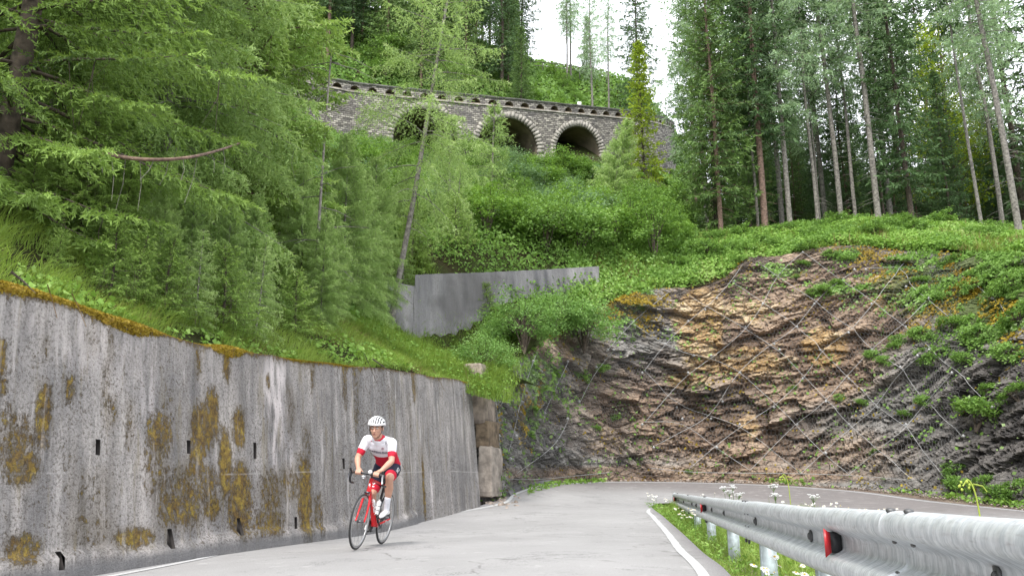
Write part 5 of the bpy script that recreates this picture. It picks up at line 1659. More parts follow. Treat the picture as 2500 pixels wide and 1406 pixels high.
# hillside conifers beyond the viaduct and on the upper left slope
G2 = "conifers covering the upper slope behind the viaduct"
pts_ = []
cnt = tries = 0
while cnt < 74 and tries < 4000:
    tries += 1
    px = r.uniform(300, 1275); Y = r.uniform(72, 96)
    x = at(px, Y, 150)
    if any((x - a) ** 2 + (Y - b) ** 2 < 7 for a, b in pts_): continue
    pts_.append((x, Y)); cnt += 1
    place([f_sp[2], f_mid[1], f_sp[0], f_mid[0]][r.integers(4)], x, Y, r.uniform(.65, 1.1) * (0.75 if px > 1180 else 1), label="green conifer among those covering the upper slope behind the viaduct", group=G2)
G3 = "conifers filling the wooded slope on the left"
pts_ = []
cnt = tries = 0
while cnt < 26 and tries < 4000:
    tries += 1
    px = r.uniform(-150, 560); Y = r.uniform(26, 46)
    x = at(px, Y, 300)
    if any((x - a) ** 2 + (Y - b) ** 2 < 6 for a, b in pts_): continue
    pts_.append((x, Y)); cnt += 1
    place([f_mid[0], f_mid[1], f_la[1], f_mid[1]][r.integers(4)], x, Y, r.uniform(.7, 1.0), label="green conifer farther up the wooded slope behind the foreground trees", group=G3)

# bent bare stem and dead stem
bs = empty("fallen_stem", tuple(P(200, 372, 10.3)))
B0 = np.array(bs.location)
cur = smooth_poly([P(60, 330, 11.6), P(130, 352, 11.0), P(190, 366, 10.5), P(260, 378, 10.1), P(330, 388, 9.9), P(400, 390, 9.9), P(470, 383, 10.2), P(535, 367, 11.2), P(585, 350, 12.8)], 6) - B0
mb = MB(); mb.tube(cur, np.linspace(.036, .016, len(cur)), 8); mb.build("stem", M['bark_red'], bs, True)
for k in range(4, len(cur) - 3, 3):
    mb = MB(); a = cur[k]; dd = np.array([r.uniform(-.12, .12), r.uniform(-.1, .1), -r.uniform(.15, .7)])
    mb.tube([a, a + dd * .5 + [.03, 0, 0], a + dd], [.005, .0035, .002], 4); mb.build("twig", M['bark_grey'], bs)
tag(bs, "reddish brown bare stem curving sideways through the left thicket", "fallen stem")
ds_ = empty("dead_larch", tuple(P(772, 600, 17.5)))
B0 = np.array(ds_.location)
cur = smooth_poly([P(768, 730, 17.3), P(778, 560, 17.4), P(788, 400, 17.6), P(799, 250, 17.7), P(811, 105, 17.8)], 6) - B0
mb = MB(); mb.tube(cur, np.linspace(.042, .016, len(cur)), 8); mb.build("trunk", M['bark_grey'], ds_, True)
for k in range(26):
    i = r.integers(2, len(cur) - 1); a = cur[i]; s_ = 1 if r.random() < .5 else -1
    dd = np.array([s_ * r.uniform(.3, 1.3), r.uniform(-.5, .5), -r.uniform(-.1, .6)])
    mb = MB(); mb.tube([a, a + dd * .5 + [0, 0, .06], a + dd], [.014, .009, .004], 4); mb.build("dead_branch", M['bark_grey'], ds_)
tag(ds_, "thin dead grey stem with bare twigs in front of the viaduct's left end", "dead tree")

# ------------------------------------------------------------------ broadleaf shrubs
def shrub(name, R, H, seed, leaf='leaf', nclump=60, per=42, ls=0.075, stems=7, flat=0.45):
    r = np.random.default_rng(seed)
    root = empty(name)
    mb = MB(); Vs = []; Ti = []
    ends = []
    for k in range(stems):
        a = k * 6.283 / stems + r.uniform(-.4, .4); q = r.uniform(.15, .8)
        e = np.array([math.cos(a) * R * q, math.sin(a) * R * q, H * r.uniform(.55, .95)])
        mb.tube([[0, 0, -.2], e * .45 + [0, 0, .15 * H], e], [.03, .02, .008], 5)
        ends.append(e)
        for j in range(4):
            e2 = e * r.uniform(.4, .9) + np.array([r.uniform(-.5, .5) * R, r.uniform(-.5, .5) * R, r.uniform(0, .35) * H])
            mb.tube([e * .5, e2], [.012, .004], 4); ends.append(e2)
    for k in range(nclump):
        th = r.uniform(0, 6.283); ph = math.acos(r.uniform(-.25, 1)); rr = r.uniform(.55, 1.0) ** .6
        lump = 1 + .28 * vnoise(np.array([[math.cos(th) * 2 + seed, math.sin(th) * 2, ph * 1.6]]), seed)[0]
        c = np.array([math.cos(th) * math.sin(ph) * R, math.sin(th) * math.sin(ph) * R, H * .42 + math.cos(ph) * H * .58]) * rr * lump
        c[2] = max(c[2], 0.08)
        cr = R * r.uniform(.14, .30)
        p = c + r.normal(0, 1, (per, 3)) * cr * np.array([1, 1, .6]) * .6
        n = norm(np.array([0, 0, 1.0]) * 0.9 + r.normal(0, 1, (per, 3)) * .75 + norm(c)[None] * .5)
        t = norm(np.cross(n, r.normal(0, 1, (per, 3)))); b = np.cross(n, t)
        l = ls * r.uniform(.6, 1.3, (per, 1)); w_ = l * r.uniform(.45, .7, (per, 1))
        cup = n * l * .12
        V = np.stack([p - t * l * .5, p + b * w_ * .5 + cup, p + t * l * .5, p - b * w_ * .5 + cup], 1)
        Vs.append(V.reshape(-1, 3)); Ti.append(np.repeat(np.clip(r.uniform(0, .55) + r.uniform(-.2, .45, per), 0, 1), 4))
    V = np.vstack(Vs)
    mb.build("stems", M['bark_dark'], root)
    link("foliage", npmesh("foliage", V, np.arange(len(V)).reshape(-1, 4), False, {"tint": np.concatenate(Ti)}), M[leaf], root)
    return root
sh = [shrub("leafy_shrub", 1.5, 2.0, 1, 'leaf', 90, 55, 0.13), shrub("leafy_shrub", 1.2, 2.8, 2, 'leaf', 90, 50, 0.12), shrub("leafy_shrub", 1.8, 1.7, 3, 'leaf_blue', 110, 50, 0.12),
      shrub("leafy_shrub", 1.3, 2.2, 4, 'herb', 80, 50, 0.13)]
shn = [shrub("willow_bush", 1.25, 1.7, 6, 'leaf_bright', 120, 46, 0.085, 12), shrub("hazel_bush", 1.2, 1.8, 7, 'leaf_bright', 110, 46, 0.10, 12), shrub("low_shrub", 0.5, 0.45, 8, 'leaf', 60, 30, 0.07, 6)]
place(shn[0], *P(1280, 850, 25.6)[:2], 1.0, label="big round willow bush with small grey green leaves above the rock spur", cat="bush", z=P(1280, 842, 25.6)[2] - 0.1)
place(shn[1], *P(1425, 800, 29.0)[:2], 1.05, label="bright green bush right of the willow bush, hanging over the cliff", cat="bush", z=P(1425, 855, 29.0)[2] + 0.1)
place(shn[0], *P(1180, 880, 22.6)[:2], 0.66, label="pale leaved bush overhanging the broken pillar", cat="bush", z=P(1180, 900, 22.6)[2] - 0.2)
place(shn[1], *P(1350, 770, 28.2)[:2], 0.9, label="green bush behind the big willow bush below the concrete wall", cat="bush", z=P(1350, 800, 28.2)[2] - 0.2)
place(shn[1], *P(1235, 790, 26.9)[:2], 0.62, label="small green bush on the grass ramp left of the willow bush", cat="bush", z=P(1235, 830, 26.9)[2] - 0.2)
G4 = "leafy shrubs of the thicket below the viaduct"
pts_ = []; cnt = tries = 0
while cnt < 135 and tries < 9000:
    tries += 1
    py = r.uniform(0, 1); Y = 33.5 + 27 * py ** 1.1
    px = r.uniform(860, 1640 + (60 if Y > 45 else 0)); x = at(px, Y, 500)
    if any((x - a) ** 2 + (Y - b) ** 2 < 1.7 for a, b in pts_): continue
    if Y < 34.5 and px > 1480: continue
    pts_.append((x, Y)); cnt += 1
    place(sh[r.integers(4)], x, Y, r.uniform(.65, 1.15) * (.8 if Y > 52 else 1), label="leafy green shrub in the dense thicket on the slope below the viaduct", cat="shrub", group=G4)
for k in range(22):
    px = r.uniform(1130, 1650); Y = r.uniform(54.5, 59.5)
    place(sh[r.integers(4)], at(px, Y, 420), Y, r.uniform(.9, 1.35), label="leafy green shrub in the dense thicket on the slope below the viaduct", cat="shrub", group=G4)
G5 = "leafy shrubs on the slope above the viaduct road"
for k in range(52):
    px = r.uniform(860, 1640); Y = r.uniform(71.5, 92)
    place(sh[r.integers(4)], at(px, Y, 200), Y, r.uniform(1.0, 1.8) if px < 1200 else r.uniform(.45, .8), label="leafy shrub on the steep slope above the viaduct road", cat="shrub", group=G5)
G6 = "bushes growing out of the dark rock on the right"
for px, py, s in [(2250, 820, .9), (2330, 800, 1.0), (2400, 830, 1.3), (2280, 870, 1.0), (2200, 830, .7), (2470, 870, 1.1), (2390, 1020, 1.4), (2350, 880, .8), (2300, 730, .8), (2440, 730, 1.0), (2320, 640, .8), (2420, 660, .9), (2480, 700, 1.2), (2500, 780, 1.2), (2380, 700, .9), (2250, 690, .7), (2180, 850, .6), (2260, 980, .7), (2330, 1140, .6), (2100, 980, .45), (2050, 965, .4), (1935, 950, .5), (2210, 1010, .5), (2340, 1190, .9), (2440, 1215, .9), (2400, 1180, .7), (2490, 1195, .8), (2130, 870, .7), (2160, 880, .6), (2140, 1100, .4), (2480, 960, .8), (2420, 950, .6)]:
    q = rock_hit(px, py, 0.0)
    if q is None: q = P(px, py, 29)
    place(shn[2], q[0], q[1], s * 1.12, label="leafy bush rooted in the dark mossy rock at the right", cat="bush", group=G6, z=q[2] - 0.15, lean=(0.5, 0))
G7 = "green tufts rooted in the netted rock cutting"
for px, py, s in [(2010, 710, .7), (2040, 700, .8), (1985, 715, .6), (2105, 705, .5), (1960, 650, .7), (1320, 950, .5), (1300, 1000, .45), (1500, 1020, .5), (1455, 1045, .4), (1290, 1060, .4), (1410, 920, .8), (1470, 900, .6), (1560, 760, .6), (1350, 910, .5), (2030, 625, .8), (2070, 640, .7), (1940, 680, .5), (1540, 830, .4), (1680, 1150, .35), (1784, 1172, .3)]:
    q = rock_hit(px, py, 0.0)
    if q is None: continue
    place(shn[2], q[0], q[1], s, label="small green plant tuft clinging to the netted rock face", cat="plant", group=G7, z=q[2] - 0.1, lean=(0.4, 0))

G9 = "low bushes dotting the green mound above the rock"
for k in range(46):
    px = r.uniform(1480, 2560); Y = r.uniform(33.5, 39)
    x = at(px, Y, 600)
    if inpoly(np.array([x]), np.array([Y]), pit)[0]: continue
    place(shn[2], x, Y, r.uniform(.7, 1.5), label="low leafy bush standing on the green mound above the rock", cat="bush", group=G9)
# ------------------------------------------------------------------ ground cover (uncountable)
def leaf_scatter(name, pts, nrmv, ls, mat, seed, up=0.0, jitter=0.35, wr=0.8):
    r = np.random.default_rng(seed)
    n = len(pts)
    nn = norm(nrmv + r.normal(0, 1, (n, 3)) * jitter)
    t = norm(np.cross(nn, r.normal(0, 1, (n, 3)))); b = np.cross(nn, t)
    l = ls * r.uniform(.5, 1.4, (n, 1)); w_ = l * wr
    p = pts + np.array([0, 0, 1.0]) * r.uniform(0, 1, (n, 1)) * up
    V = np.stack([p - t * l * .5, p + b * w_ * .5 - nn * l * .1, p + t * l * .5, p - b * w_ * .5 - nn * l * .1], 1).reshape(-1, 3)
    q = pts * 0.5
    ti = np.clip(0.5 + 0.5 * fbm(q, 3, seed) + r.uniform(-.25, .3, n), 0, 1)
    return link(name, npmesh(name, V, np.arange(len(V)).reshape(-1, 4), False, {"tint": np.repeat(ti, 4)}), M[mat])

def blades(name, base, hgt, width, mat, seed, lean=0.5, parent=None, down=None, nseg=3):
    r = np.random.default_rng(seed)
    n = len(base)
    a = r.uniform(0, 6.283, n)
    ld = np.stack([np.cos(a), np.sin(a), 0 * a], 1)
    if down is not None: ld = norm(ld * .7 + down)
    sd = np.stack([-np.sin(a + r.normal(0, .5, n)), np.cos(a), 0 * a], 1)
    h_ = hgt * r.uniform(.35, 1.25, n) * np.clip(0.85 + 0.9 * fbm(base * 2.2, 3, seed + 1), .3, 1.6); ln = lean * r.uniform(.2, 1.3, n)
    rows = []
    for k in range(nseg + 1):
        t = k / nseg
        c = base + ld * (ln * h_ * t ** 2)[:, None] + np.array([0, 0, 1.0]) * (h_ * (t - 0.35 * ln * t ** 2))[:, None]
        w_ = width * (1 - t) ** .7 * .5 + 0.0006
        rows.append(c - sd * w_); rows.append(c + sd * w_)
    V = np.stack(rows, 1).reshape(-1, 3)
    m = 2 * (nseg + 1)
    k0 = np.arange(n)[:, None] * m
    Q = np.concatenate([k0 + np.array([[2 * j, 2 * j + 1, 2 * j + 3, 2 * j + 2]]) for j in range(nseg)])
    ti = np.clip(r.uniform(0, .7, n) + .3 * fbm(base * .8, 2, seed), 0, 1)
    return link(name, npmesh(name, V, Q, False, {"tint": np.repeat(ti, m)}), M[mat], parent)
def slope_pts(n, fx, seed):
    r = np.random.default_rng(seed)
    xy = fx(r, n)
    z = hill(xy[:, 0], xy[:, 1])
    e = 0.2
    gx_ = (hill(xy[:, 0] + e, xy[:, 1]) - z) / e; gy_ = (hill(xy[:, 0], xy[:, 1] + e) - z) / e
    nn = norm(np.stack([-gx_, -gy_, np.ones(len(z))], 1))
    return np.column_stack([xy, z]), nn
# bank directly above the wall
def bank(r, n):
    s = r.uniform(-4, WALL_END + 1.5, n); d_ = 0.15 + 3.8 * r.uniform(0, 1, n) ** 1.3
    return A0 + wdir * s[:, None] + wout * (BATTER + d_)[:, None]
pb, nb_ = slope_pts(52000, bank, 201)
keepm = fbm(pb * 0.9, 2, 5) > -0.25
tag(blades("bank_grass", pb[keepm], 0.24, 0.012, 'grass', 202, 1.1, down=np.array([-wout[0], -wout[1], 0]) * 0.8), "bright green grass on the bank above the wall", "grass", kind="stuff")
pb2, nb2 = slope_pts(16000, bank, 203)
km = fbm(pb2 * 0.7 + 5, 2, 6) > 0.0
tag(leaf_scatter("bank_herbs", pb2[km], nb2[km], 0.085, 'herb', 204, 0.18, 0.5), "broad leaved herbs on the bank above the wall", "ground cover", kind="stuff")
pb3, nb3 = slope_pts(9000, bank, 205)
km = fbm(pb3 * 0.8 + 9, 2, 16) > 0.15
tag(blades("dry_stalks", pb3[km], 0.20, 0.010, 'dry', 206, 1.4, down=np.array([-wout[0], -wout[1], 0]) * 1.2), "dead brown grass on the bank", "grass", kind="stuff")
# grass between bank and the upper concrete wall
def ramp_(r, n):
    px = r.uniform(840, 1240, n) + r.normal(0, 18, n); Y = r.uniform(20, 29.5, n)
    return np.stack([(px - CX) / F_PX * Y / 0.93, Y], 1)
pr1, nr1 = slope_pts(42000, ramp_, 211)
tag(blades("ramp_grass", pr1, 0.42, 0.016, 'grass', 212, 0.8), "light green grass in front of the plain concrete wall", "grass", kind="stuff")
pr2, nr2 = slope_pts(9000, ramp_, 213)
tag(leaf_scatter("ramp_herbs", pr2, nr2, 0.075, 'herb', 214, 0.3, 0.5), "leafy herbs in front of the plain concrete wall", "ground cover", kind="stuff")
# mound above the rock face
def mound(r, n):
    px = r.uniform(1380, 2680, n); Y = r.uniform(29, 41, n)
    return np.stack([(px - CX) / F_PX * Y / 0.90, Y], 1)
pm, nm = slope_pts(150000, mound, 221)
okk = ~inpoly(pm[:, 0], pm[:, 1], pit)
pm, nm = pm[okk], nm[okk]
kx = fbm(pm * 0.5, 3, 31)
tag(leaf_scatter("mound_herbs", pm[kx > -0.15], nm[kx > -0.15], 0.13, 'herb', 222, 0.4, 0.6), "bright green butterbur and herbs on the mound above the rock", "ground cover", kind="stuff")
k2_ = fbm(pm * 1.3 + 4, 3, 37)
tag(leaf_scatter("mound_undergrowth", pm[k2_ > .12][:26000], nm[k2_ > .12][:26000], 0.11, 'leaf', 225, 0.55, 0.8, 0.5), "darker small leaved undergrowth on the mound", "undergrowth", kind="stuff")
tag(blades("mound_stalks", pm[k2_ < -.2][:5000], 0.6, 0.02, 'dry', 226, 0.6), "dry stalks among the herbs on the mound", "grass", kind="stuff")
ex = kx < 0.05
tag(blades("mound_grass", pm[ex][:22000], 0.45, 0.03, 'grass', 223, 0.8), "grass on the mound above the rock face", "grass", kind="stuff")
# forest floor and slope undergrowth
def slope_(r, n):
    px = r.uniform(250, 1680, n); Y = 30 + 32 * r.uniform(0, 1, n)
    return np.stack([(px - CX) / F_PX * Y / 0.90, Y], 1)
ps, ns_ = slope_pts(150000, slope_, 231)
okk = ~inpoly(ps[:, 0], ps[:, 1], pit)
tag(leaf_scatter("slope_undergrowth", ps[okk], ns_[okk], 0.15, 'leaf', 232, 0.7, 0.8, 0.6), "undergrowth leaves covering the slope", "undergrowth", kind="stuff")
def upper_(r, n):
    px = r.uniform(300, 1700, n); Y = 70 + 26 * r.uniform(0, 1, n)
    return np.stack([(px - CX) / F_PX * Y / 0.90, Y], 1)
ps, ns_ = slope_pts(60000, upper_, 241)
tag(leaf_scatter("upper_undergrowth", ps, ns_, 0.42, 'leaf', 242, 0.9, 0.7), "undergrowth on the slope above the viaduct", "undergrowth", kind="stuff")
def bankfar(r, n):
    s = r.uniform(-6, 14, n); d_ = 3 + 22 * r.uniform(0, 1, n) 
    return A0 + wdir * s[:, None] + wout * d_[:, None]
ps, ns_ = slope_pts(50000, bankfar, 251)
tag(leaf_scatter("wood_undergrowth", ps, ns_, 0.16, 'leaf', 252, 0.4, 0.7), "shady undergrowth under the left conifers", "undergrowth", kind="stuff")
# plants on the right-hand rock, by the face itself
rp = RV.reshape(-1, 3)
cgre = np.clip(green * (fbm(rp * 1.1, 3, 77) * 1.6 + 0.75), 0, 1)
r = np.random.default_rng(261)
pick = r.choice(len(rp), 27000, p=(cgre ** 1.5 + 1e-6) / (cgre ** 1.5 + 1e-6).sum())
nr_ = np.repeat(np.column_stack([nrm, np.zeros(nc)])[:, None], nr, 1).reshape(-1, 3)[pick] + [0, 0, .8]
gg = fbm(rp[pick] * 0.9, 2, 78) > 0.1
tag(leaf_scatter("cliff_greenery", rp[pick][~gg] + norm(nr_[~gg]) * r.uniform(0, .12, (int((~gg).sum()), 1)), norm(nr_[~gg]), 0.12, 'leaf', 262, 0.06, 0.6), "small leaves growing over the rock", "undergrowth", kind="stuff")
tag(leaf_scatter("cliff_moss", rp[pick][gg] + norm(nr_[gg]) * r.uniform(0, .08, (int(gg.sum()), 1)), norm(nr_[gg]), 0.10, 'mossfuzz', 263, 0.05, 0.6), "yellow brown moss growing over the rock", "moss", kind="stuff")
# moss fuzz and trailing roots on the wall top
r = np.random.default_rng(271)
s = r.uniform(-2, WALL_END - .2, 26000)
ampv = np.clip(0.55 + 0.9 * vnoise(np.stack([s * 1.1, 3.3 + 0 * s, 0 * s], 1), 8), .12, 1.2) * np.where(s < 9, 1.0, .45)
a = r.uniform(-.5 * np.pi, .6 * np.pi, len(s)); rr = .075 * ampv
pp = A0 + wdir * s[:, None] + wout * (BATTER + .06)
zz = wall_topz(s) + np.sin(a) * rr * np.where(a < 0, 1.9, .8)
pp = np.column_stack([pp - wout[None] * (np.cos(a) * rr)[:, None], zz])
nn = np.column_stack([-wout[0] * np.cos(a), -wout[1] * np.cos(a), np.sin(a)])
mf = leaf_scatter("moss_fuzz", pp, nn, 0.035, 'mossfuzz', 272, 0.0, 0.9)
mf.parent = wroot
# loose twigs hanging from the bank over the wall
for k, (px, py, dx, dy_) in enumerate([(0, 690, 45, 30), (90, 720, 8, 60), (875, 878, 20, 60), (1040, 905, 24, 50), (895, 890, 40, 25), (150, 740, 20, 60), (1120, 900, 4, 36)]):
    p0 = wall_top_point(px, py); p1 = wall_top_point(px + dx, py + dy_)
    p0 = p0 - np.append(wout, 0) * .12; p1 = p1 - np.append(wout, 0) * .22
    o = empty("hanging_twig", tuple(p0)); 
    mb = MB(); mb.tube([[0, 0, 0.1], (p1 - p0) * .5 + [0, 0, .06], p1 - p0], [.014 if k in (0, 4) else .006, .01 if k in (0, 4) else .004, .003], 5); mb.build("twig", M['bark_dark' if k in (0, 4, 2) else 'dry'], o)
    tag(o, "thin dry twig or root trailing over the concrete wall's top edge", "twig", "dry twigs trailing over the wall top")
# verge: grass and daisies between the two arms of the road
def verge(r, n):
    Y = r.uniform(0.4, 22.4, n) ; t = r.uniform(0, 1, n)
    x0 = np.interp(Y, inner[:int(len(inner) * .5), 1], inner[:int(len(inner) * .5), 0]) + 0.02
    x1 = np.interp(Y, [0, 10, 17, 21.5, 22.5], [6.7, 6.6, 6.3, 5.8, 5.2])
    x = x0 + (x1 - x0) * t ** 1.6
    return np.stack([x, Y], 1)
def gpts(n, f, seed):
    r = np.random.default_rng(seed); xy = f(r, n)
    return np.column_stack([xy, ROADZ(xy[:, 0], xy[:, 1]) - 0.10])
pv = gpts(52000, verge, 281)
pv = pv[(pv[:, 1] < 21.6)]
edge_in = np.clip((pv[:, 0] - np.interp(pv[:, 1], inner[:int(len(inner) * .5), 1], inner[:int(len(inner) * .5), 0])) / 0.5, 0.35, 1)
b_ = blades("verge_grass", pv, 0.30 * edge_in, 0.007, 'grass', 282, 0.55)
tag(b_, "bright grass on the verge under the guard rail", "grass", kind="stuff")
pv2 = gpts(9000, verge, 283)
tag(leaf_scatter("verge_herbs", pv2 + [0, 0, .05], np.tile([0, 0, 1.0], (len(pv2), 1)), 0.05, 'herb', 284, 0.16, 0.6, 0.5), "small leaves among the verge grass", "ground cover", kind="stuff")
# daisies: stems + petals + centres
M['petal'] = leafmat('daisy_petals', (0.62, 0.62, 0.60), (0.80, 0.80, 0.78), 0.25)
M['yolk'] = simple('daisy_centre', (0.62, 0.42, 0.03), 0.7)
M['stalk'] = simple('flower_stalk', (0.12, 0.24, 0.04), 0.7)
def flower_heads(base, rad, seed, npet=11):
    r = np.random.default_rng(seed); V = []; Vc = []
    mbp_ = MB(); mbc = MB(); mbs = MB()
    for p, R_ in zip(base, rad):
        h_ = r.uniform(.26, .46)
        tip = p + np.array([r.uniform(-.06, .06), r.uniform(-.06, .06), h_])
        n = norm(np.array([r.uniform(-.5, .5), r.uniform(-.9, .1), 1.0]))
        t = norm(np.cross(n, [1, .2, 0])); b = np.cross(n, t)
        for k in range(npet):
            a = k * 6.283 / npet + r.uniform(-.1, .1)
            d_ = t * math.cos(a) + b * math.sin(a); s_ = np.cross(n, d_)
            mbp_.add([tip + d_ * R_ * .2 - s_ * R_ * .08, tip + d_ * R_ * .2 + s_ * R_ * .08, tip + d_ * R_ + s_ * R_ * .16 - n * R_ * .15, tip + d_ * R_ - s_ * R_ * .16 - n * R_ * .15], [[0, 1, 2, 3]])
        Rm = np.stack([t, b, n], 1)
        mbc.ell(tip + n * .002, (R_ * .3, R_ * .3, R_ * .16), Rm, 6, 4)
        mbs.tube([p, (p + tip) / 2 + [.01, 0, 0], tip], [.0022, .0018, .0014], 3, False)
    return mbp_, mbc, mbs
def fl(r, n):
    xy = verge(r, n); return xy
dp = gpts(2400, fl, 291)
cl = fbm(dp * 0.7, 2, 292)
dp = dp[(cl > 0.04) & ((dp[:, 1] < 17) | (np.arange(len(dp)) % 6 == 0))]
a_, b2_, c2_ = flower_heads(dp, np.random.default_rng(5).uniform(.020, .033, len(dp)), 293)
dz_ = empty("verge_daisies", (3.0, 8.0, 0))
D0 = Vector(dz_.location)
for mbx, nm_, mt in ((a_, "daisy_petals", 'petal'), (b2_, "daisy_centres", 'yolk'), (c2_, "daisy_stalks", 'stalk')):
    mbx.v = [v - np.array(D0) for v in mbx.v]
    o = mbx.build(nm_, M[mt], dz_); o["kind"] = "stuff"
    if mt == 'petal':
        at_ = o.data.attributes.new("tint", 'FLOAT', 'POINT'); at_.data.foreach_set("value", np.full(len(o.data.vertices), .7, np.float32))
tag(dz_, "white daisies scattered through the verge grass under the guard rail", "daisies", kind="stuff")
# white umbels and nodding plants rising above the rail
def umbel(px, py, Y, rad, label, name="umbel_flower"):
    tip = P(px, py, Y); zg = float(ROADZ(tip[0], tip[1])[0]) - .1
    o = empty(name, (tip[0], tip[1], zg)); T0 = np.array([tip[0], tip[1], zg]); r = np.random.default_rng(int(px))
    st = MB(); hd = MB(); L0 = tip - T0
    st.tube([[0, 0, 0], L0 * .6 + [.02, 0, 0], L0 - [0, 0, .07]], [.004, .0035, .003], 5)
    for k in range(14):
        a = r.uniform(0, 6.28); q = r.uniform(.1, 1) * rad
        e = L0 + [math.cos(a) * q, math.sin(a) * q, r.uniform(-.02, .02)]
        st.tube([L0 - [0, 0, .07], e], [.0018, .0012], 3, False)
        for j in range(5):
            e2 = e + [r.uniform(-.018, .018), r.uniform(-.018, .018), r.uniform(-.004, .006)]
            hd.ell(e2, (.009, .009, .004), None, 6, 3)
    st.build("stalk", M['stalk'], o); hd.build("flower_head", M['white'], o)
    tag(o, label, "flower", "white umbels growing behind the rail")
for px, py, Y in [(1768, 1190, 13), (1788, 1187, 12), (1803, 1206, 11.8), (1888, 1186, 11), (1893, 1207, 10.5), (1780, 1200, 12.6), (1985, 1212, 9)]:
    umbel(px, py, Y, 0.065, "white umbel flower head rising just above the guard rail")
def nodding(px, py, Y, h_, label):
    tip = P(px, py, Y); zg = float(ROADZ(tip[0], tip[1])[0]) - .1
    o = empty("nodding_plant", (tip[0], tip[1], zg)); L0 = tip - np.array([tip[0], tip[1], zg]); r = np.random.default_rng(int(px))
    m = MB(); m.tube(smooth_poly([[0.06, 0, 0], [.04, 0, L0[2] * .6], [.03, 0, L0[2] * .9], [0.0, 0, L0[2]], [-.035, 0, L0[2] - .03]], 5), .0042, 6); m.build("stalk", M['nod'], o, True)
    m = MB()
    for k in range(7):
        m.ell(np.array([-.03 + r.uniform(-.03, .03), r.uniform(-.02, .02), L0[2] - .02 + r.uniform(-.03, .02)]), (.0075, .006, .009), None, 8, 5)
    m.tube([[.02, 0, L0[2] - .02], [.07, 0, L0[2] - .03], [.09, 0, L0[2] - .06]], [.005, .004, .002], 4)
    m.build("flower_buds", M['nod'], o, True)
    tag(o, label, "plant")
M['nod'] = simple('yellow_green_stalk', (0.34, 0.42, 0.06), 0.7)
nodding(1915, 1158, 8.0, .4, "yellow green nodding plant above the middle of the guard rail")
nodding(2365, 1172, 4.5, .4, "yellow green nodding stalk above the near end of the guard rail")
# stones and weeds along the foot of the rock
r = np.random.default_rng(301)
mbs_ = MB()
for k in range(1500):
    i = r.integers(0, int(nc * .72)); p = Ft[i].copy(); d_ = r.uniform(-.1, .75) ** 1.0
    q = p[:2] + nrm[i] * d_
    s_ = r.uniform(.012, .05) * (1.6 if d_ < .2 else 1)
    mbs_.ell([q[0], q[1], float(ROADZ(q[0], q[1])[0]) - .07 + s_ * .4], (s_, s_ * r.uniform(.6, 1), s_ * r.uniform(.4, .8)), np.array(Euler((r.uniform(0, 3), r.uniform(0, 3), 0)).to_matrix()), 5, 3)
for k in range(60):
    q = P(1225, 1200, 21.5)[:2] + r.normal(0, 1, 2) * [.25, .7]; s_ = r.uniform(.03, .11)
    mbs_.ell([q[0], q[1], float(ROADZ(q[0], q[1])[0]) - .03], (s_, s_ * .7, s_ * .6), np.array(Euler((r.uniform(0, 3), r.uniform(0, 3), 0)).to_matrix()), 6, 4)
tag(mbs_.build("scree_gravel", M['block']), "loose stones fallen along the foot of the rock", "gravel", kind="stuff")
w_i = r.integers(0, int(nc * .72), 4200)
dd_ = r.uniform(.0, .55, 4200)
wp2 = Ft[w_i][:, :2] + nrm[w_i] * dd_[:, None]
zpx, zpy = to_px(np.column_stack([wp2, Ft[w_i][:, 2]]))
kk2 = ((zpx > 1290) & (zpx < 1480)) | (zpx > 2300) | (vnoise(np.column_stack([wp2 * 1.1, 0 * zpx]), 12) > .35)
pw = np.column_stack([wp2, ROADZ(wp2[:, 0], wp2[:, 1]) - .06])[kk2]
tag(leaf_scatter("roadside_weeds", pw, np.tile([0, 0, 1.0], (len(pw), 1)), 0.10, 'herb', 302, 0.16, 0.7), "weeds along the foot of the rock", "weeds", kind="stuff")
# tree stump
stp = empty("tree_stump", tuple(P(2385, 603, 32.6) - [0, 0, .15]))
mb = MB(); mb.tube([[0, 0, -.3], [0, 0, .1], [.0, 0, .34]], [.27, .20, .18], 12); mb.build("bark", M['bark_red'], stp, True)
mb = MB(); mb.tube([[0, 0, .34], [0, 0, .352]], [.165, .165], 12); mb.build("cut_face", simple('fresh_wood', (.55, .42, .30), .8), stp)
tag(stp, "cut tree stump with a pale top on the slope above the rock", "tree stump")
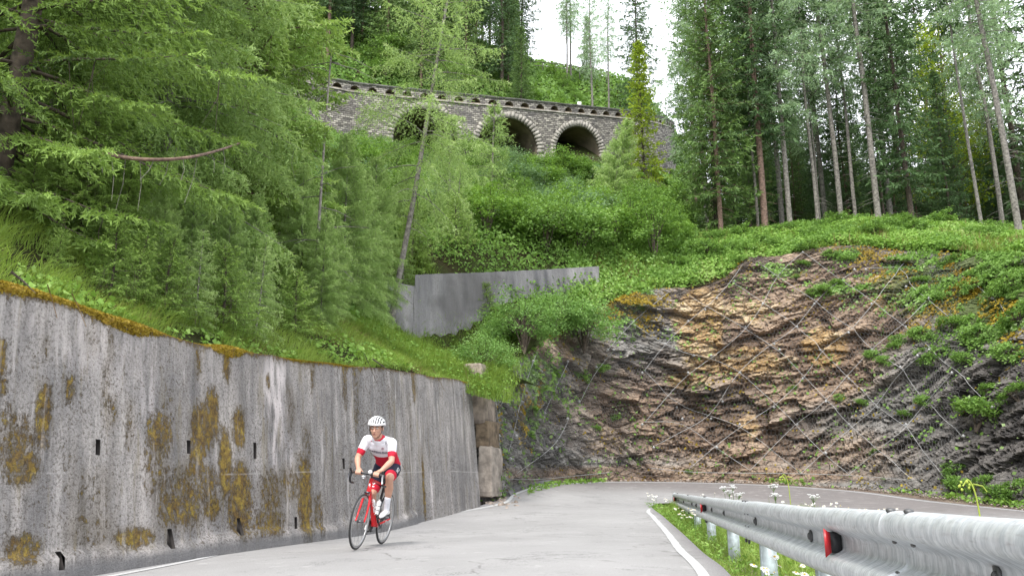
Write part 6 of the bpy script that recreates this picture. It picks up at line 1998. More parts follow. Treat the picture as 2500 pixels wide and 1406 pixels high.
# bright broadleaf trees inside the forest
def broad(px, Y, H_, sc, label):
    t = empty("leafy_tree", (at(px, Y, 560), Y, float(hill(at(px, Y, 560), Y)[0])))
    r = np.random.default_rng(int(px)); mb = MB(); Vs = []; Ti = []
    mb.tube([[0, 0, -.3], [.1, 0, H_ * .5], [.0, .1, H_]], [.12, .09, .02], 7)
    for k in range(110):
        h2 = H_ * r.uniform(.22, 1.0); a = r.uniform(0, 6.28); l = sc * (1 - .6 * h2 / H_) * r.uniform(.4, 1.2)
        e = np.array([math.cos(a) * l, math.sin(a) * l, h2 + l * .3])
        mb.tube([[0, 0, h2 - .4 * l], e], [.025, .008], 4, False)
        n = 70
        p = e + r.normal(0, .38, (n, 3)) * [1, 1, .55]
        nn = norm(np.array([0, 0, 1.0]) + r.normal(0, .7, (n, 3))); tt_ = norm(np.cross(nn, r.normal(0, 1, (n, 3)))); bb = np.cross(nn, tt_)
        l2 = r.uniform(.10, .2, (n, 1))
        Vs.append(np.stack([p - tt_ * l2 * .5, p + bb * l2 * .35, p + tt_ * l2 * .5, p - bb * l2 * .35], 1).reshape(-1, 3)); Ti.append(np.repeat(np.clip(r.uniform(0, .6) + r.uniform(0, .4, n), 0, 1), 4))
    mb.build("trunk", M['bark_dark'], t)
    V = np.vstack(Vs)
    link("crown", npmesh("crown", V, np.arange(len(V)).reshape(-1, 4), False, {"tint": np.concatenate(Ti)}), M['yellow'], t)
    tag(t, label, "tree")
broad(2345, 46, 15.5, 3.0, "bright yellow green leafy tree glowing inside the dark forest")
broad(2420, 52, 12.0, 2.4, "smaller yellow green leafy tree right of the tall bright one")
# ------------------------------------------------------------------ road bicycle and rider (x forward, y to the rider's left, z up, origin on the road below the bottom bracket)
FC = P(868, 1342, 10.5); FC[2] = float(ROADZ(FC[0], FC[1])[0]) + 0.004
RC_ = P(935.5, 1328, 11.45)
hd2 = np.array([-0.168, -0.9858]); hd2 /= np.linalg.norm(hd2)
bo = FC[:2] - hd2 * 0.585
zr = float(ROADZ(*(FC[:2] - hd2 * 0.99))[0]) + 0.004
slope = math.atan2(zr - FC[2], 0.99)
bz = FC[2] + (zr - FC[2]) * 0.585 / 0.99
LEAN = math.radians(-7.0)
def ride_root(name):
    o = empty(name, (bo[0], bo[1], bz))
    o.rotation_euler = (LEAN, slope, math.atan2(hd2[1], hd2[0]))
    return o
M['frame_red'] = simple('red_frame_paint', (0.62, 0.012, 0.018), 0.28, var=0.04)
M['carbon'] = simple('black_carbon', (0.022, 0.022, 0.025), 0.35)
M['rubber'] = simple('tyre_rubber', (0.03, 0.03, 0.03), 0.8)
M['rim'] = simple('alloy_rim', (0.42, 0.42, 0.43), 0.3, 0.6, 0.05)
M['alloy'] = simple('dark_alloy', (0.14, 0.14, 0.15), 0.35, 0.8)
M['bottle'] = simple('white_bottle', (0.78, 0.79, 0.80), 0.35, var=0.03)
M['skin'] = simple('skin', (0.52, 0.29, 0.205), 0.55, var=0.08, scale=14)
M['hair'] = simple('brown_hair', (0.05, 0.03, 0.02), 0.8)
M['lips'] = simple('lips', (0.40, 0.14, 0.12), 0.5)
M['eye'] = simple('eye_dark', (0.05, 0.04, 0.035), 0.3)
M['eyew'] = simple('eye_white', (0.6, 0.57, 0.54), 0.3)
M['white_paint'] = simple('white_paint', (0.78, 0.78, 0.78), 0.35, var=0.03)
M['navy'] = simple('navy_cloth', (0.02, 0.022, 0.045), 0.8)
M['print'] = simple('navy_print', (0.03, 0.03, 0.07), 0.8)
M['redprint'] = simple('red_print', (0.45, 0.02, 0.04), 0.8)
M['sock'] = simple('white_sock', (0.72, 0.73, 0.78), 0.85)
M['shoe'] = simple('white_shoe', (0.78, 0.78, 0.78), 0.4, var=0.03)
M['helmet'] = simple('white_helmet', (0.80, 0.80, 0.81), 0.3, var=0.02)
def twotone(name, a, b, att):
    t = NT(name); v = t.obj()
    n = t.noise(v, 60, 3)
    c = t.mix(t.ramp(t.attr(att), [(0.0, 0.0), (0.5, 1.0)], 'CONSTANT'), a, b)
    f = t.noise(t.obj((1, 1, 1)), 14, 4, 0.6, 0.8)
    return t.fin(c, 0.75, f, 0.012, 0.7, spec=0.2)
M['jersey'] = twotone('jersey_cloth', (0.76, 0.75, 0.80), (0.56, 0.02, 0.045), "red")
M['shorts'] = twotone('shorts_cloth', (0.020, 0.022, 0.042), (0.56, 0.02, 0.045), "red")

bike = ride_root("road_bicycle")
tag(bike, "red road bicycle with drop bars and two white bottles, leaning as it is ridden", "bicycle")
def v3(*a): return np.array(a, float)
def wheel(cx):
    w_ = bpy.data.objects.new("wheel", None); C.objects.link(w_); w_.parent = bike; w_.location = (cx, 0, 0.335)
    n = 72; a = np.linspace(0, 2 * np.pi, n, endpoint=False)
    def ring(prof):
        V = np.stack([np.stack([np.cos(a) * r_, 0 * a + y_, np.sin(a) * r_], 1) for r_, y_ in prof], 1)   # n, m, 3
        m = len(prof)
        i, j = np.meshgrid(np.arange(n), np.arange(m), indexing='ij')
        Q = np.stack([i * m + j, ((i + 1) % n) * m + j, ((i + 1) % n) * m + (j + 1) % m, i * m + (j + 1) % m], -1).reshape(-1, 4)
        return V.reshape(-1, 3), Q
    tp_ = [(0.3225 + 0.0125 * math.cos(t), 0.0125 * math.sin(t)) for t in np.linspace(0, 2 * np.pi, 12, endpoint=False)]
    V, Q = ring(tp_); m = MB(); m.add(V, Q); m.build("tyre", M['rubber'], w_, True)
    V, Q = ring([(0.314, 0.0105), (0.304, 0.0112), (0.286, 0.006), (0.284, 0.0), (0.286, -0.006), (0.304, -0.0112), (0.314, -0.0105)]); m = MB(); m.add(V, Q); m.build("rim", M['rim'], w_, True)
    m = MB()
    for k in range(20):
        t = k * 2 * math.pi / 20; y_ = 0.03 if k % 2 else -0.03; t2 = t + (0.12 if k % 4 < 2 else -0.12)
        m.tube([[.018 * math.cos(t2 + 1.2), y_, .018 * math.sin(t2 + 1.2)], [.287 * math.cos(t), 0, .287 * math.sin(t)]], 0.0014, 4, False)
    m.build("spokes", M['alloy'], w_)
    m = MB(); m.tube([[0, -.05, 0], [0, -.035, 0], [0, -.034, 0], [0, .034, 0], [0, .035, 0], [0, .05, 0]], [.008, .008, .019, .019, .008, .008], 12); m.build("hub", M['alloy'], w_, True)
    return w_
wf = wheel(0.585); wr_ = wheel(-0.405)
m = MB(); m.tube([[0, -.045, 0], [0, -.02, 0]], [.052, .035], 16); m.build("cassette", M['alloy'], wr_)
fr2_ = MB()
fr2_.tube([v3(-.155, 0, .765), v3(.2, 0, .815), v3(.395, 0, .835)], [.016, .017, .022], 12, flat=1.1)
fr2_.tube([v3(.425, 0, .725), v3(.22, 0, .50), v3(0.01, 0, .275)], [.027, .030, .034], 14)
fr2_.tube([v3(.432, 0, .69), v3(.383, 0, .855)], [.030, .024], 14)
fr2_.tube([v3(0, -.04, .27), v3(0, .04, .27)], .028, 14)
for s_ in (-1, 1):
    fr2_.tube([v3(-.03, .022 * s_, .268), v3(-.15, .04 * s_, .29), v3(-.405, .062 * s_, .335)], [.017, .013, .010], 8)
frm = fr2_.build("frame", M['frame_red'], bike, True)
sm_ = MB()
sm_.tube([v3(0, 0, .29), v3(-.145, 0, .74)], [.020, .017], 12)
for s_ in (-1, 1):
    sm_.tube([v3(-.145, .012 * s_, .72), v3(-.28, .05 * s_, .53), v3(-.405, .062 * s_, .335)], [.009, .008, .008], 8)
sm_.build("seat_tube", M['carbon'], bike, True)
m = MB(); m.tube([v3(-.145, 0, .74), v3(-.203, 0, .925)], .0145, 10); m.build("seat_post", M['carbon'], bike, True)
m = MB()
sp = [v3(-.34, 0, .955), v3(-.28, 0, .958), v3(-.2, 0, .95), v3(-.12, 0, .947), v3(-.07, 0, .94)]
m.tube(sp, [.012, .016, .016, .014, .01], 14, flat=[4.6, 4.2, 2.6, 1.7, 1.5]); m.build("saddle", M['carbon'], bike, True)
fk = MB()
fk.tube([v3(.437, 0, .695), v3(.447, 0, .66)], [.03, .032], 12)
for s_ in (-1, 1):
    fk.tube([v3(.445, .028 * s_, .67), v3(.475, .048 * s_, .58), v3(.53, .055 * s_, .44), v3(.585, .056 * s_, .335)], [.018, .016, .012, .009], 10)
fk.build("fork", M['frame_red'], bike, True)
br = MB()
for (bx, bz_) in ((.475, .685), (-.20, .69)):
    br.box((bx, 0, bz_), (.03, .06, .022)); br.tube([[bx + .01, .028, bz_ + .01], [bx + .012, .034, bz_ - .035]], .006, 5); br.tube([[bx + .01, -.028, bz_ + .01], [bx + .012, -.034, bz_ - .035]], .006, 5)
br.build("brake_caliper", M['alloy'], bike)
st = MB(); st.tube([v3(.378, 0, .868), v3(.372, 0, .90)], .017, 10); st.tube([v3(.375, 0, .885), v3(.478, 0, .912)], .015, 10)
st.build("stem", M['carbon'], bike, True)
hb = MB()
for s_ in (-1, 1):
    L = smooth_poly([v3(.478, 0, .912), v3(.478, .12 * s_, .912), v3(.482, .185 * s_, .912), v3(.52, .208 * s_, .908), v3(.565, .211 * s_, .895), v3(.588, .213 * s_, .855), v3(.575, .214 * s_, .81), v3(.53, .215 * s_, .785), v3(.455, .216 * s_, .78)], 6)
    hb.tube(L, np.full(len(L), .0148), 10)
hb.build("handlebar", M['carbon'], bike, True)
for s_ in (-1, 1):
    m = MB(); m.tube(smooth_poly([v3(.545, .211 * s_, .905), v3(.585, .212 * s_, .918), v3(.62, .212 * s_, .945), v3(.628, .212 * s_, .965)], 4), [.016] * 4 + [.017] * 4 + [.015] * 4 + [.011], 10); m.build("brake_hood", M['carbon'], bike, True)
    m = MB(); m.tube([v3(.612, .214 * s_, .93), v3(.638, .22 * s_, .88), v3(.628, .225 * s_, .815)], [.008, .007, .005], 7, flat=1.6); m.build("brake_lever", M['rim' if s_ > 0 else 'alloy'], bike, True)
# little camera and white lamp on the bar
m = MB(); m.box((.505, -.07, .862), (.05, .06, .045)); m.tube([[.53, -.055, .862], [.545, -.055, .862]], .014, 10); cmr = m.build("bar_camera", M['rim'], bike)
m = MB(); m.box((.508, -.098, .862), (.045, .004, .04)); m.build("camera_side", M['black'], cmr)
m = MB(); m.ell((.50, .005, .935), (.026, .028, .026), None, 14, 10); m.build("bar_lamp", M['white_paint'], bike, True)
# bottles
def bottle(p, d, nm="bottle"):
    d = d / np.linalg.norm(d); m = MB()
    m.tube([p, p + d * .02, p + d * .10, p + d * .115, p + d * .13, p + d * .165, p + d * .175, p + d * .18, p + d * .2], [.032, .036, .036, .031, .036, .036, .030, .014, .012], 14)
    o = m.build(nm, M['bottle'], bike, True)
    m = MB(); m.tube([p + d * .045, p + d * .052], [.038, .038], 14, False); m.tube([p + d * .1, p + d * .106], [.0385, .0385], 14, False); m.build("cage_band", M['carbon'], o)
bottle(v3(.115, 0, .452), v3(.42, 0, .45)); bottle(v3(.015, 0, .40), v3(-.145, 0, .45))
# drive train
ca = math.atan2(.10, .14)
PL = v3(.14, .13, .37); PR_ = v3(-.14, -.13, .17)
m = MB(); m.tube([v3(0, .062, .27), v3(.14, .075, .37)], [.014, .010], 8, flat=.8); m.build("crank", M['carbon'], bike, True)
m = MB(); m.tube([v3(0, -.062, .27), v3(-.14, -.075, .17)], [.014, .010], 8, flat=.8); m.build("crank", M['carbon'], bike, True)
m = MB(); m.tube([v3(0, -.050, .27), v3(0, -.046, .27)], [.10, .10], 40); m.tube([v3(0, -.058, .27), v3(0, -.054, .27)], [.075, .075], 30); m.build("chainring", M['alloy'], bike)
ch = MB()
cpts = [v3(0, -.05, .372), v3(-.405, -.036, .372)]; ch.tube(cpts, .005, 5)
ch.tube([v3(0, -.05, .168), v3(-.30, -.036, .195), v3(-.38, -.036, .20), v3(-.40, -.036, .255), v3(-.38, -.036, .30)], .005, 5); ch.build("chain", M['alloy'], bike)
m = MB(); m.tube([v3(-.405, -.055, .315), v3(-.41, -.06, .27), v3(-.385, -.045, .20)], [.014, .014, .02], 8); m.build("rear_derailleur", M['alloy'], bike, True)
for pp_ in (PL, PR_):
    s_ = np.sign(pp_[1]); m = MB(); m.tube([pp_ * [1, 0, 1] + [0, .08 * s_, 0], pp_], .007, 6); m.box(pp_ + [0, 0, 0], (.085, .055, .018)); m.build("pedal", M['black'], bike)

def shape(mb, name, voxel, smooth, mat, parent, attr=None, merge=True):
    tmp = mb.build("tmp", None)
    md = tmp.modifiers.new("r", 'REMESH'); md.mode = 'VOXEL'; md.voxel_size = voxel; md.use_smooth_shade = True
    ms_ = tmp.modifiers.new("s", 'SMOOTH'); ms_.iterations = smooth; ms_.factor = 0.5
    dg = bpy.context.evaluated_depsgraph_get()
    me = bpy.data.meshes.new_from_object(tmp.evaluated_get(dg))
    me.name = name
    bpy.data.objects.remove(tmp)
    me.materials.clear()
    me.polygons.foreach_set("use_smooth", np.ones(len(me.polygons), bool))
    if attr is not None:
        co = np.zeros(len(me.vertices) * 3, np.float32); me.vertices.foreach_get("co", co); co = co.reshape(-1, 3)
        a_ = me.attributes.new("red", 'FLOAT', 'POINT'); a_.data.foreach_set("value", attr(co).astype(np.float32))
    return link(name, me, M[mat], parent)
def limb(mb, pts, rs, n=14, flat=None, side=None):
    pts = np.array(pts, float)
    mb.tube(pts, rs, n, True, flat, side)
    for p, r_ in zip((pts[0], pts[-1]), (rs[0], rs[-1])): mb.ell(p, (r_ * .98,) * 3, None, 12, 8)
    return mb

rider = ride_root("person")
tag(rider, "cyclist in a white and red jersey and white helmet riding a red road bicycle", "person")
# joints
hipL, hipR = v3(-.18, .085, 1.0), v3(-.18, -.085, 1.0)
knL, knR = v3(.235, .185, .885), v3(.05, -.075, .65)
anL, anR = v3(.045, .145, .475), v3(-.20, -.125, .275)
shL, shR = v3(.215, .145, 1.325), v3(.215, -.205, 1.325)
elL, elR = v3(.325, .205, 1.095), v3(.30, -.262, 1.08)
wrL, wrR = v3(.447, .125, .962), v3(.425, -.185, .958)
spine = [v3(-.22, 0, .985), v3(-.19, 0, 1.045), v3(-.10, -.005, 1.13), v3(.0, -.015, 1.205), v3(.10, -.025, 1.27), v3(.18, -.03, 1.315), v3(.23, -.032, 1.345)]
spr = np.array([.105, .118, .110, .110, .115, .10, .07]); spf = [1.30, 1.35, 1.28, 1.36, 1.45, 1.62, 1.7]
headc = v3(.358, -.050, 1.488)
HR = np.array(Euler((math.radians(5), math.radians(9), math.radians(5))).to_matrix())
def hl(*p): return headc + HR @ (np.array(p, float) * 1.06)
def mid(a, b, t): return a + (b - a) * t

def torso(mb, g=0.0):
    mb.tube(spine, spr + g, 20, True, spf)
    mb.ell(spine[0] + [0.02, 0, 0], (.10 + g, .145 + g, .10 + g)); mb.ell(spine[-1], (.06 + g, .11 + g, .05 + g))
    for s_, sh_ in ((1, shL), (-1, shR)):
        mb.ell(mid(sh_, spine[-2], .12), (.062 + g, .066 + g, .060 + g)); mb.ell(v3(.15, -.028 + .085 * s_, 1.255), (.075 + g, .085 + g, .06 + g))
def arm(mb, s, e, w_, g=0.0, upto=1.0):
    if upto >= 1:
        limb(mb, [s, mid(s, e, .3), mid(s, e, .65), e], [.052 + g, .050 + g, .044 + g, .038 + g])
        limb(mb, [e, mid(e, w_, .25), mid(e, w_, .6), w_], [.038, .042, .034, .026])
    else:
        limb(mb, [s, mid(s, e, upto * .4), mid(s, e, upto * .75), mid(s, e, upto)], [.056 + g, .054 + g, .050 + g, .047 + g])
def leg(mb, h_, k, a, g=0.0, upto=1.0):
    pts = [h_, mid(h_, k, .35), mid(h_, k, .7), k]; rs = [.092 + g, .088 + g, .070 + g, .056 + g]
    if upto < 1:
        limb(mb, [h_, mid(h_, k, .35), mid(h_, k, upto)], [.092 + g, .088 + g, (.070 if upto < .75 else .066) + g]); return
    limb(mb, pts, rs)
    cal = norm(np.cross(k - a, [0, 1, 0])) 
    back = -cal if cal[0] > 0 else cal
    limb(mb, [k, mid(k, a, .15) + back * .006, mid(k, a, .34) + back * .018, mid(k, a, .62) + back * .008, a], [.052, .050, .056, .041, .032])
    fw_ = norm(np.cross([0, 1, 0], k - a))
    mb.ell(k + v3(.02, 0, .005), (.043, .042, .046))
body = MB()
torso(body, -.008)
arm(body, shL, elL, wrL); arm(body, shR, elR, wrR)
leg(body, hipL, knL, anL, -.004); leg(body, hipR, knR, anR, -.004)
# neck and head
limb(body, [spine[-1] + v3(-.01, 0, .0), hl(-.045, 0, -.09), hl(-.02, 0, -.03)], [.062, .056, .056])
body.ell(hl(-.012, 0, .028), (.098, .076, .098), HR, 24, 16)
body.ell(hl(.020, 0, -.040), (.070, .060, .080), HR, 20, 14)
body.ell(hl(.052, 0, -.098), (.030, .030, .020), HR, 12, 8)           # chin
body.ell(hl(.030, 0, -.085), (.045, .048, .024), HR, 14, 8)           # jaw
body.ell(hl(.066, 0, .030), (.022, .052, .014), HR, 14, 8)            # brow
body.tube([hl(.084, 0, .015), hl(.100, 0, -.012), hl(.110, 0, -.032), hl(.088, 0, -.040)], [.008, .010, .013, .010], 10)  # nose
body.ell(hl(.100, .010, -.034), (.010, .008, .008)); body.ell(hl(.100, -.010, -.034), (.010, .008, .008))
body.ell(hl(.060, .036, -.030), (.022, .020, .018)); body.ell(hl(.060, -.036, -.030), (.022, .020, .018))    # cheeks
body.ell(hl(.080, 0, -.062), (.012, .022, .012), HR)
for s_ in (-1, 1): body.ell(hl(-.008, .078 * s_, -.012), (.018, .009, .030), HR)
# hands over the bar tops
def hand(mb, w_, yc, inward):
    top_ = v3(.478, yc, .944)
    limb(mb, [w_, mid(w_, top_, .45) + v3(0, 0, .004), top_ + v3(-.004, 0, .002)], [.025, .023, .017], 12, [1.15, 1.5, 2.1], (0, 0, 1))
    lens = [.92, 1.0, .96, .80]
    for k in range(4):
        y_ = yc + (.030 - .020 * k) * inward
        L = lens[k]; dz = .002 * k
        pts = [v3(.476, y_, .942 - dz), v3(.500, y_, .934 - dz), v3(.500 + .012 * L, y_, .910 - dz), v3(.492 + .006 * L, y_, .892 - dz), v3(.478 - .006 * L, y_, .888)]
        limb(mb, pts, [.0105, .0100, .0092, .0086, .0078], 8)
    y2 = yc + .044 * inward
    limb(mb, [mid(w_, top_, .55) + v3(0, .022 * inward, -.004), v3(.463, y2, .928), v3(.464, y2 + .004 * inward, .906), v3(.476, y2 + .002 * inward, .892)], [.013, .0115, .0100, .0085], 8)
hand(body, wrL, .088, -1); hand(body, wrR, -.152, 1)
bd = shape(body, "body", 0.0052, 5, 'skin', rider)
# eyes, brows, lips, hair
for s_ in (-1, 1):
    m = MB(); m.ell(hl(.077, .030 * s_, .006), (.010, .014, .0085), HR, 12, 8); e_ = m.build("eye", M['eyew'], bd, True)
    m = MB(); m.ell(hl(.085, .030 * s_, .005), (.004, .006, .006), HR, 10, 6); m.build("iris", M['eye'], e_, True)
    m = MB(); m.tube([hl(.083, .013 * s_, .022), hl(.085, .030 * s_, .028), hl(.074, .048 * s_, .022)], [.003, .005, .003], 6); m.build("eyebrow", M['hair'], bd, True)
m = MB(); m.ell(hl(.091, -.003, -.060), (.006, .021, .004), HR, 12, 6); m.ell(hl(.088, -.003, -.069), (.006, .016, .0045), HR, 12, 6); m.build("lips", M['lips'], bd, True)
m = MB(); m.ell(hl(.092, -.003, -.0645), (.003, .015, .0022), HR, 10, 5); m.build("mouth", M['eye'], bd, True)
m = MB(); m.ell(hl(-.022, 0, .020), (.098, .081, .066), HR, 20, 12); m.build("hair", M['hair'], rider, True)
# jersey, shorts
jm = MB(); torso(jm, .010)
arm(jm, shL, elL, wrL, .006, .68); arm(jm, shR, elR, wrR, .006, .68)
limb(jm, [spine[-1] + v3(0, 0, -.02), spine[-1] + v3(.012, 0, .018)], [.074, .066])
ax = norm(spine[5] - spine[1]); 
def jred(co):
    t = (co - spine[1]) @ ax
    r_ = (t < .285 - 0.0 * co[:, 1]).astype(float)
    for s, e in ((shL, elL), (shR, elR)):
        L = np.linalg.norm(e - s); d = (e - s) / L; u = (co - s) @ d
        off_ = np.linalg.norm(co - s - u[:, None] * d, axis=1)
        near_ = off_ < .085
        r_ = np.where(near_ & (u > .08), (u > L * .53).astype(float), r_)
    nk = (co - spine[-1] - v3(.012, 0, .03)); r_ = np.where((np.linalg.norm(nk, axis=1) < .078) , 1.0, r_)
    return r_
js = shape(jm, "jersey", 0.0065, 4, 'jersey', rider, jred)
sm2 = MB()
sm2.tube(spine[:3], spr[:3] + .006, 20, True, spf[:3]); sm2.ell(spine[0] + [0.02, 0, 0], (.112, .155, .108))
leg(sm2, hipL, knL, anL, .010, .80); leg(sm2, hipR, knR, anR, .010, .80)
def sred(co):
    r_ = np.zeros(len(co))
    for h_, k in ((hipL, knL), (hipR, knR)):
        L = np.linalg.norm(k - h_); d = (k - h_) / L; u = (co - h_) @ d
        off_ = np.linalg.norm(co - h_ - u[:, None] * d, axis=1)
        r_ = np.where((off_ < .105) & (u > L * .74), 1.0, r_)
    return r_
sh_o = shape(sm2, "shorts", 0.0065, 4, 'shorts', rider, sred)
# socks and shoes
for k, a, ball, toe, heel in ((knL, anL, v3(.145, .133, .402), v3(.205, .130, .385), v3(-.005, .145, .428)), (knR, anR, v3(-.13, -.13, .205), v3(-.075, -.13, .178), v3(-.26, -.125, .245))):
    m = MB(); limb(m, [mid(k, a, .62), mid(k, a, .8), a, a + v3(.0, 0, -.02)], [.043, .038, .037, .038]); shape(m, "sock", .006, 3, 'sock', rider)
    m = MB(); up_ = v3(0, 0, .03)
    limb(m, [heel + up_ * .5, mid(heel, ball, .5) + up_ * .9, ball + up_ * .5, toe + up_ * .3], [.033, .036, .030, .020], 14, [.95, 1.0, 1.35, 1.4], (0, 0, 1))
    limb(m, [a + v3(.0, 0, -.012), mid(heel, ball, .3) + up_ * .8], [.040, .038])
    so = shape(m, "shoe", .005, 4, 'shoe', rider)
    m = MB(); m.tube([heel + v3(-.01, 0, -.022), mid(heel, ball, .5) + v3(0, 0, -.012), ball + v3(0, 0, -.018), toe + v3(0.0, 0, -.012)], [.011] * 4, 10, True, [2.6, 2.4, 3.5, 2.8], (0, 0, 1)); m.build("sole", M['black'], so, True)
    m = MB(); q = mid(heel, ball, .42) + up_ * 1.9
    for j in range(3):
        c = q + (ball - heel) * .17 * j + v3(0, 0, -.005 * j)
        m.tube([c + v3(0, -.030, -.018), c + v3(.004, 0, .004), c + v3(0, .030, -.018)], .006, 6)
    m.build("shoe_strap", M['black'], so, True)
# helmet
he = MB(); n1_, n2_ = 36, 14
def dome(fx, fy, fz, dz=0.0, lo=-.10, grow=0.0):
    a = np.linspace(0, 2 * np.pi, n1_, endpoint=False); b = np.linspace(lo, math.pi / 2, n2_)
    V = []
    for bb in b:
        for aa in a:
            x_ = math.cos(aa) * math.cos(bb) * (fx + grow) * (1.0 if math.cos(aa) > 0 else 1.10); y_ = math.sin(aa) * math.cos(bb) * (fy + grow); z_ = math.sin(bb) * (fz + grow) + dz - .018 * (math.cos(aa) < -.3) * (1 - bb)
            V.append(hl(x_ - .012, y_, z_ + .045))
    return np.array(V), gridfaces(n2_, n1_, 0, True)[:, ::-1]
V, Q = dome(.112, .088, .082); he.add(V, Q); inner_h = he.build("helmet_liner", M['black'], None, True)
hm = bpy.data.objects.new("helmet", None); C.objects.link(hm); hm.parent = rider; inner_h.parent = hm
def rib(pts, r_, fl_):
    m.tube(smooth_poly(pts, 5), r_, 8, True, fl_)
m = MB()
for yy_, w2 in ((0.0, .0095), (.028, .0078), (-.028, .0078), (.054, .0078), (-.054, .0078), (.079, .009), (-.079, .009)):
    k_ = math.sqrt(max(0, 1 - (yy_ / .098) ** 2))
    L = [hl(-.012 + .124 * k_ * math.cos(t) * (1 if math.cos(t) > 0 else 1.1), yy_, .045 + .094 * k_ * math.sin(t)) for t in np.linspace(.12, math.pi - .05, 12)]
    m.tube(L, w2, 8, True)
rim_pts = [hl(-.012 + .120 * math.cos(t) * (1 if math.cos(t) > 0 else 1.1), .095 * math.sin(t), .045 + (.004 if math.cos(t) > 0 else -.022 * -math.cos(t))) for t in np.linspace(0, 2 * math.pi, 41)]
m.tube(rim_pts, .0145, 8, False)
rim2 = [hl(-.012 + .108 * math.cos(t) * (1 if math.cos(t) > 0 else 1.1), .086 * math.sin(t), .088 - (0 if math.cos(t) > 0 else .02 * -math.cos(t))) for t in np.linspace(0.9, 2 * math.pi - .9, 41)]
m.tube(rim2, .011, 8, True)
m.build("helmet_shell", M['helmet'], hm, True)
m = MB()
for s_ in (-1, 1): m.tube([hl(.02, .084 * s_, .03), hl(.022, .074 * s_, -.04), hl(.032, .040 * s_, -.104), hl(.036, 0, -.118)], .0038, 6)
m.build("chin_strap", M['black'], hm, True)
# printed marks, laid on the cloth
def bvh_of(o):
    me = o.data
    return BVHTree.FromPolygons([v.co.copy() for v in me.vertices], [list(p.vertices) for p in me.polygons])
def decal(name, V, F, org, ex, ey, target, mat, parent, off=.0022):
    """V 2-D outline points in metres on the plane (ex, ey) at org, cast onto target against the plane's normal"""
    ex = norm(np.array(ex, float)); ey = np.array(ey, float); ey = norm(ey - ex * (ey @ ex)); ez = np.cross(ex, ey)
    out = []
    for a, b in V:
        p = np.array(org) + ex * a + ey * b + ez * .25
        loc, nn_, i_, d_ = target.ray_cast(Vector(p), Vector(-ez), .6)
        out.append(np.array(loc) + np.array(nn_) * off if loc is not None else p - ez * .25)
    me = bpy.data.meshes.new(name); me.from_pydata([tuple(p) for p in out], [], F); me.update()
    return link(name, me, M[mat], parent)
def text2d(s, size, rot=0.0, bold=0.0):
    cu = bpy.data.curves.new("txt", 'FONT'); cu.body = s; cu.size = size; cu.align_x = 'CENTER'; cu.align_y = 'CENTER'; cu.resolution_u = 3; cu.offset = bold
    o = bpy.data.objects.new("txt", cu); C.objects.link(o)
    dg = bpy.context.evaluated_depsgraph_get(); me = bpy.data.meshes.new_from_object(o.evaluated_get(dg))
    bm = bmesh.new(); bm.from_mesh(me); bmesh.ops.triangulate(bm, faces=bm.faces[:])
    bmesh.ops.subdivide_edges(bm, edges=[e for e in bm.edges if e.calc_length() > size * .3], cuts=1)
    bmesh.ops.triangulate(bm, faces=bm.faces[:])
    V = [(v.co.x * math.cos(rot) - v.co.y * math.sin(rot), v.co.x * math.sin(rot) + v.co.y * math.cos(rot)) for v in bm.verts]
    F = [[v.index for v in f.verts] for f in bm.faces]; bm.free()
    bpy.data.objects.remove(o)
    return V, F
def ring2d(r0, r1, n=20):
    a = np.linspace(0, 2 * np.pi, n, endpoint=False)
    V = [(r0 * math.cos(t), r0 * math.sin(t)) for t in a] + [(r1 * math.cos(t), r1 * math.sin(t)) for t in a]
    return V, [[i, (i + 1) % n, n + (i + 1) % n, n + i] for i in range(n)]
def bar2d(w_, h_, nx=14):
    V = [(w_ * (i / nx - .5), h_ * (j - .5)) for j in (0, 1) for i in range(nx + 1)]
    return V, [[i, i + 1, nx + 2 + i, nx + 1 + i] for i in range(nx)]
bj = bvh_of(js); bs_ = bvh_of(sh_o)
fx_ = norm(v3(.72, 0, -.69)); upv = norm(v3(.69, 0, .72)); lat = v3(0, 1, 0)
org = v3(.185, -.022, 1.205)
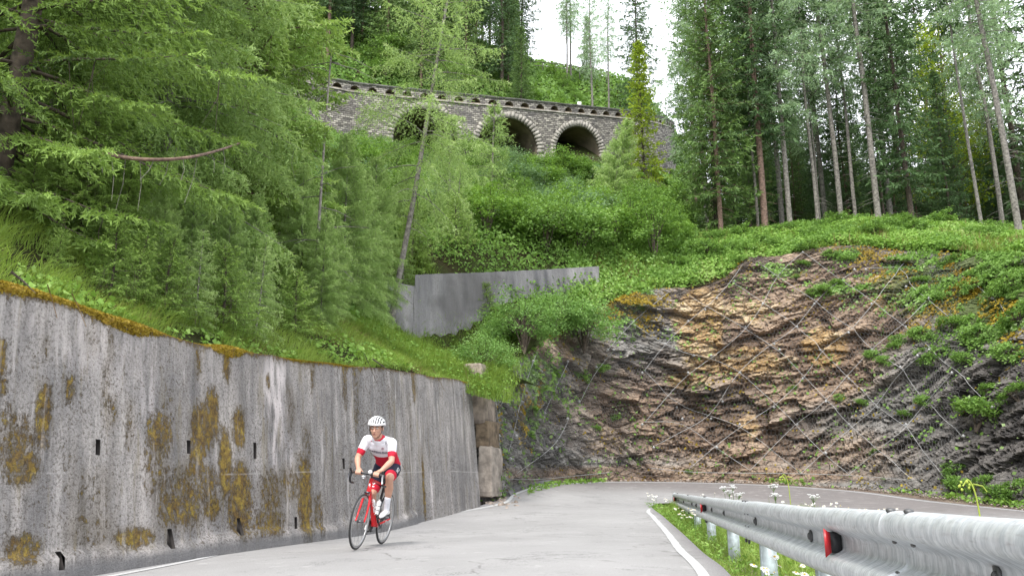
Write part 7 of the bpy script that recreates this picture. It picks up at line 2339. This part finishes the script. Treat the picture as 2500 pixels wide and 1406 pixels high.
# the front of the jersey faces forward and down: seen from the front, x runs to the rider's left
V, F = text2d("RUNNING SLOW", .036, 0, .0012); decal("chest_lettering", V, F, org + upv * -.004, lat, upv, bj, 'print', js)
V, F = bar2d(.25, .007); decal("chest_stripe", V, F, org - upv * .026, lat, upv, bj, 'print', js)
V, F = ring2d(.012, .016); decal("round_badge", V, F, org + lat * .055 + upv * .062, lat, upv, bj, 'redprint', js)
V, F = ring2d(.004, .008, 10); decal("badge_centre", V, F, org + lat * .055 + upv * .062, lat, upv, bj, 'print', js)
arrow = ([(-.012, -.002), (.012, .016), (.004, .0), (.010, -.016), (.0, -.008)], [[0, 1, 2], [0, 2, 4], [4, 2, 3]])
for s_ in (-1, 1):
    V = [(a * (1 if s_ < 0 else -1), b) for a, b in arrow[0]]; F = arrow[1] if s_ < 0 else [f[::-1] for f in arrow[1]]
    decal("shoulder_mark", V, F, org + lat * (.10 * s_) + upv * .135, lat, upv, bj, 'redprint' if s_ < 0 else 'print', js)
V, F = ring2d(.011, .015); 
decal("sleeve_badge", V, F, mid(shL, elL, .40), lat, v3(-.3, 0, 1), bj, 'print', js)
V, F = ring2d(.011, .015); decal("sleeve_badge", V, F, mid(shR, elR, .40), lat, v3(-.3, 0, 1), bj, 'print', js)
thd = norm(knL - hipL)
V, F = text2d("WCS", .062, 0, .002); decal("thigh_lettering", V, F, mid(hipL, knL, .50), -thd, v3(0, -.55, 1), bs_, 'white_paint', sh_o, -.0022 if False else .0025)
V, F = ring2d(.009, .018, 16); decal("thigh_badge", V, F, mid(hipR, knR, .60), lat, v3(0, 0, 1), bs_, 'white_paint', sh_o)
V, F = bar2d(.035, .016, 4); decal("thigh_mark", V, F, mid(hipR, knR, .72), lat, v3(0, 0, 1), bs_, 'white_paint', sh_o)
bf = bvh_of(frm)
dd_ = norm(v3(-.415, 0, -.45))
for s_ in (-1, 1):
    ey_ = np.cross(v3(0, s_, 0), dd_) 
    V, F = text2d("RIDLEY", .088, 0, .003)
    V = [(a * 1.02, b * .62) for a, b in V]
    decal("down_tube_lettering", V, F, v3(.222, 0, .503), dd_ if s_ > 0 else -dd_, np.cross(v3(0, s_, 0), dd_ if s_ > 0 else -dd_), bf, 'white_paint', frm, .0012)
V, F = text2d("R", .04, 0, .002); decal("head_badge", V, F, v3(.41, 0, .77), v3(0, 1, 0), v3(-.28, 0, .96), bf, 'white_paint', frm, .0012)
for s_ in (-1, 1):
    V, F = bar2d(.06, .012, 6); decal("chainstay_mark", V, F, v3(-.27, .05 * s_, .312), v3(-s_, 0, .17), v3(0, 0, 1), bf, 'white_paint', frm, .0012)
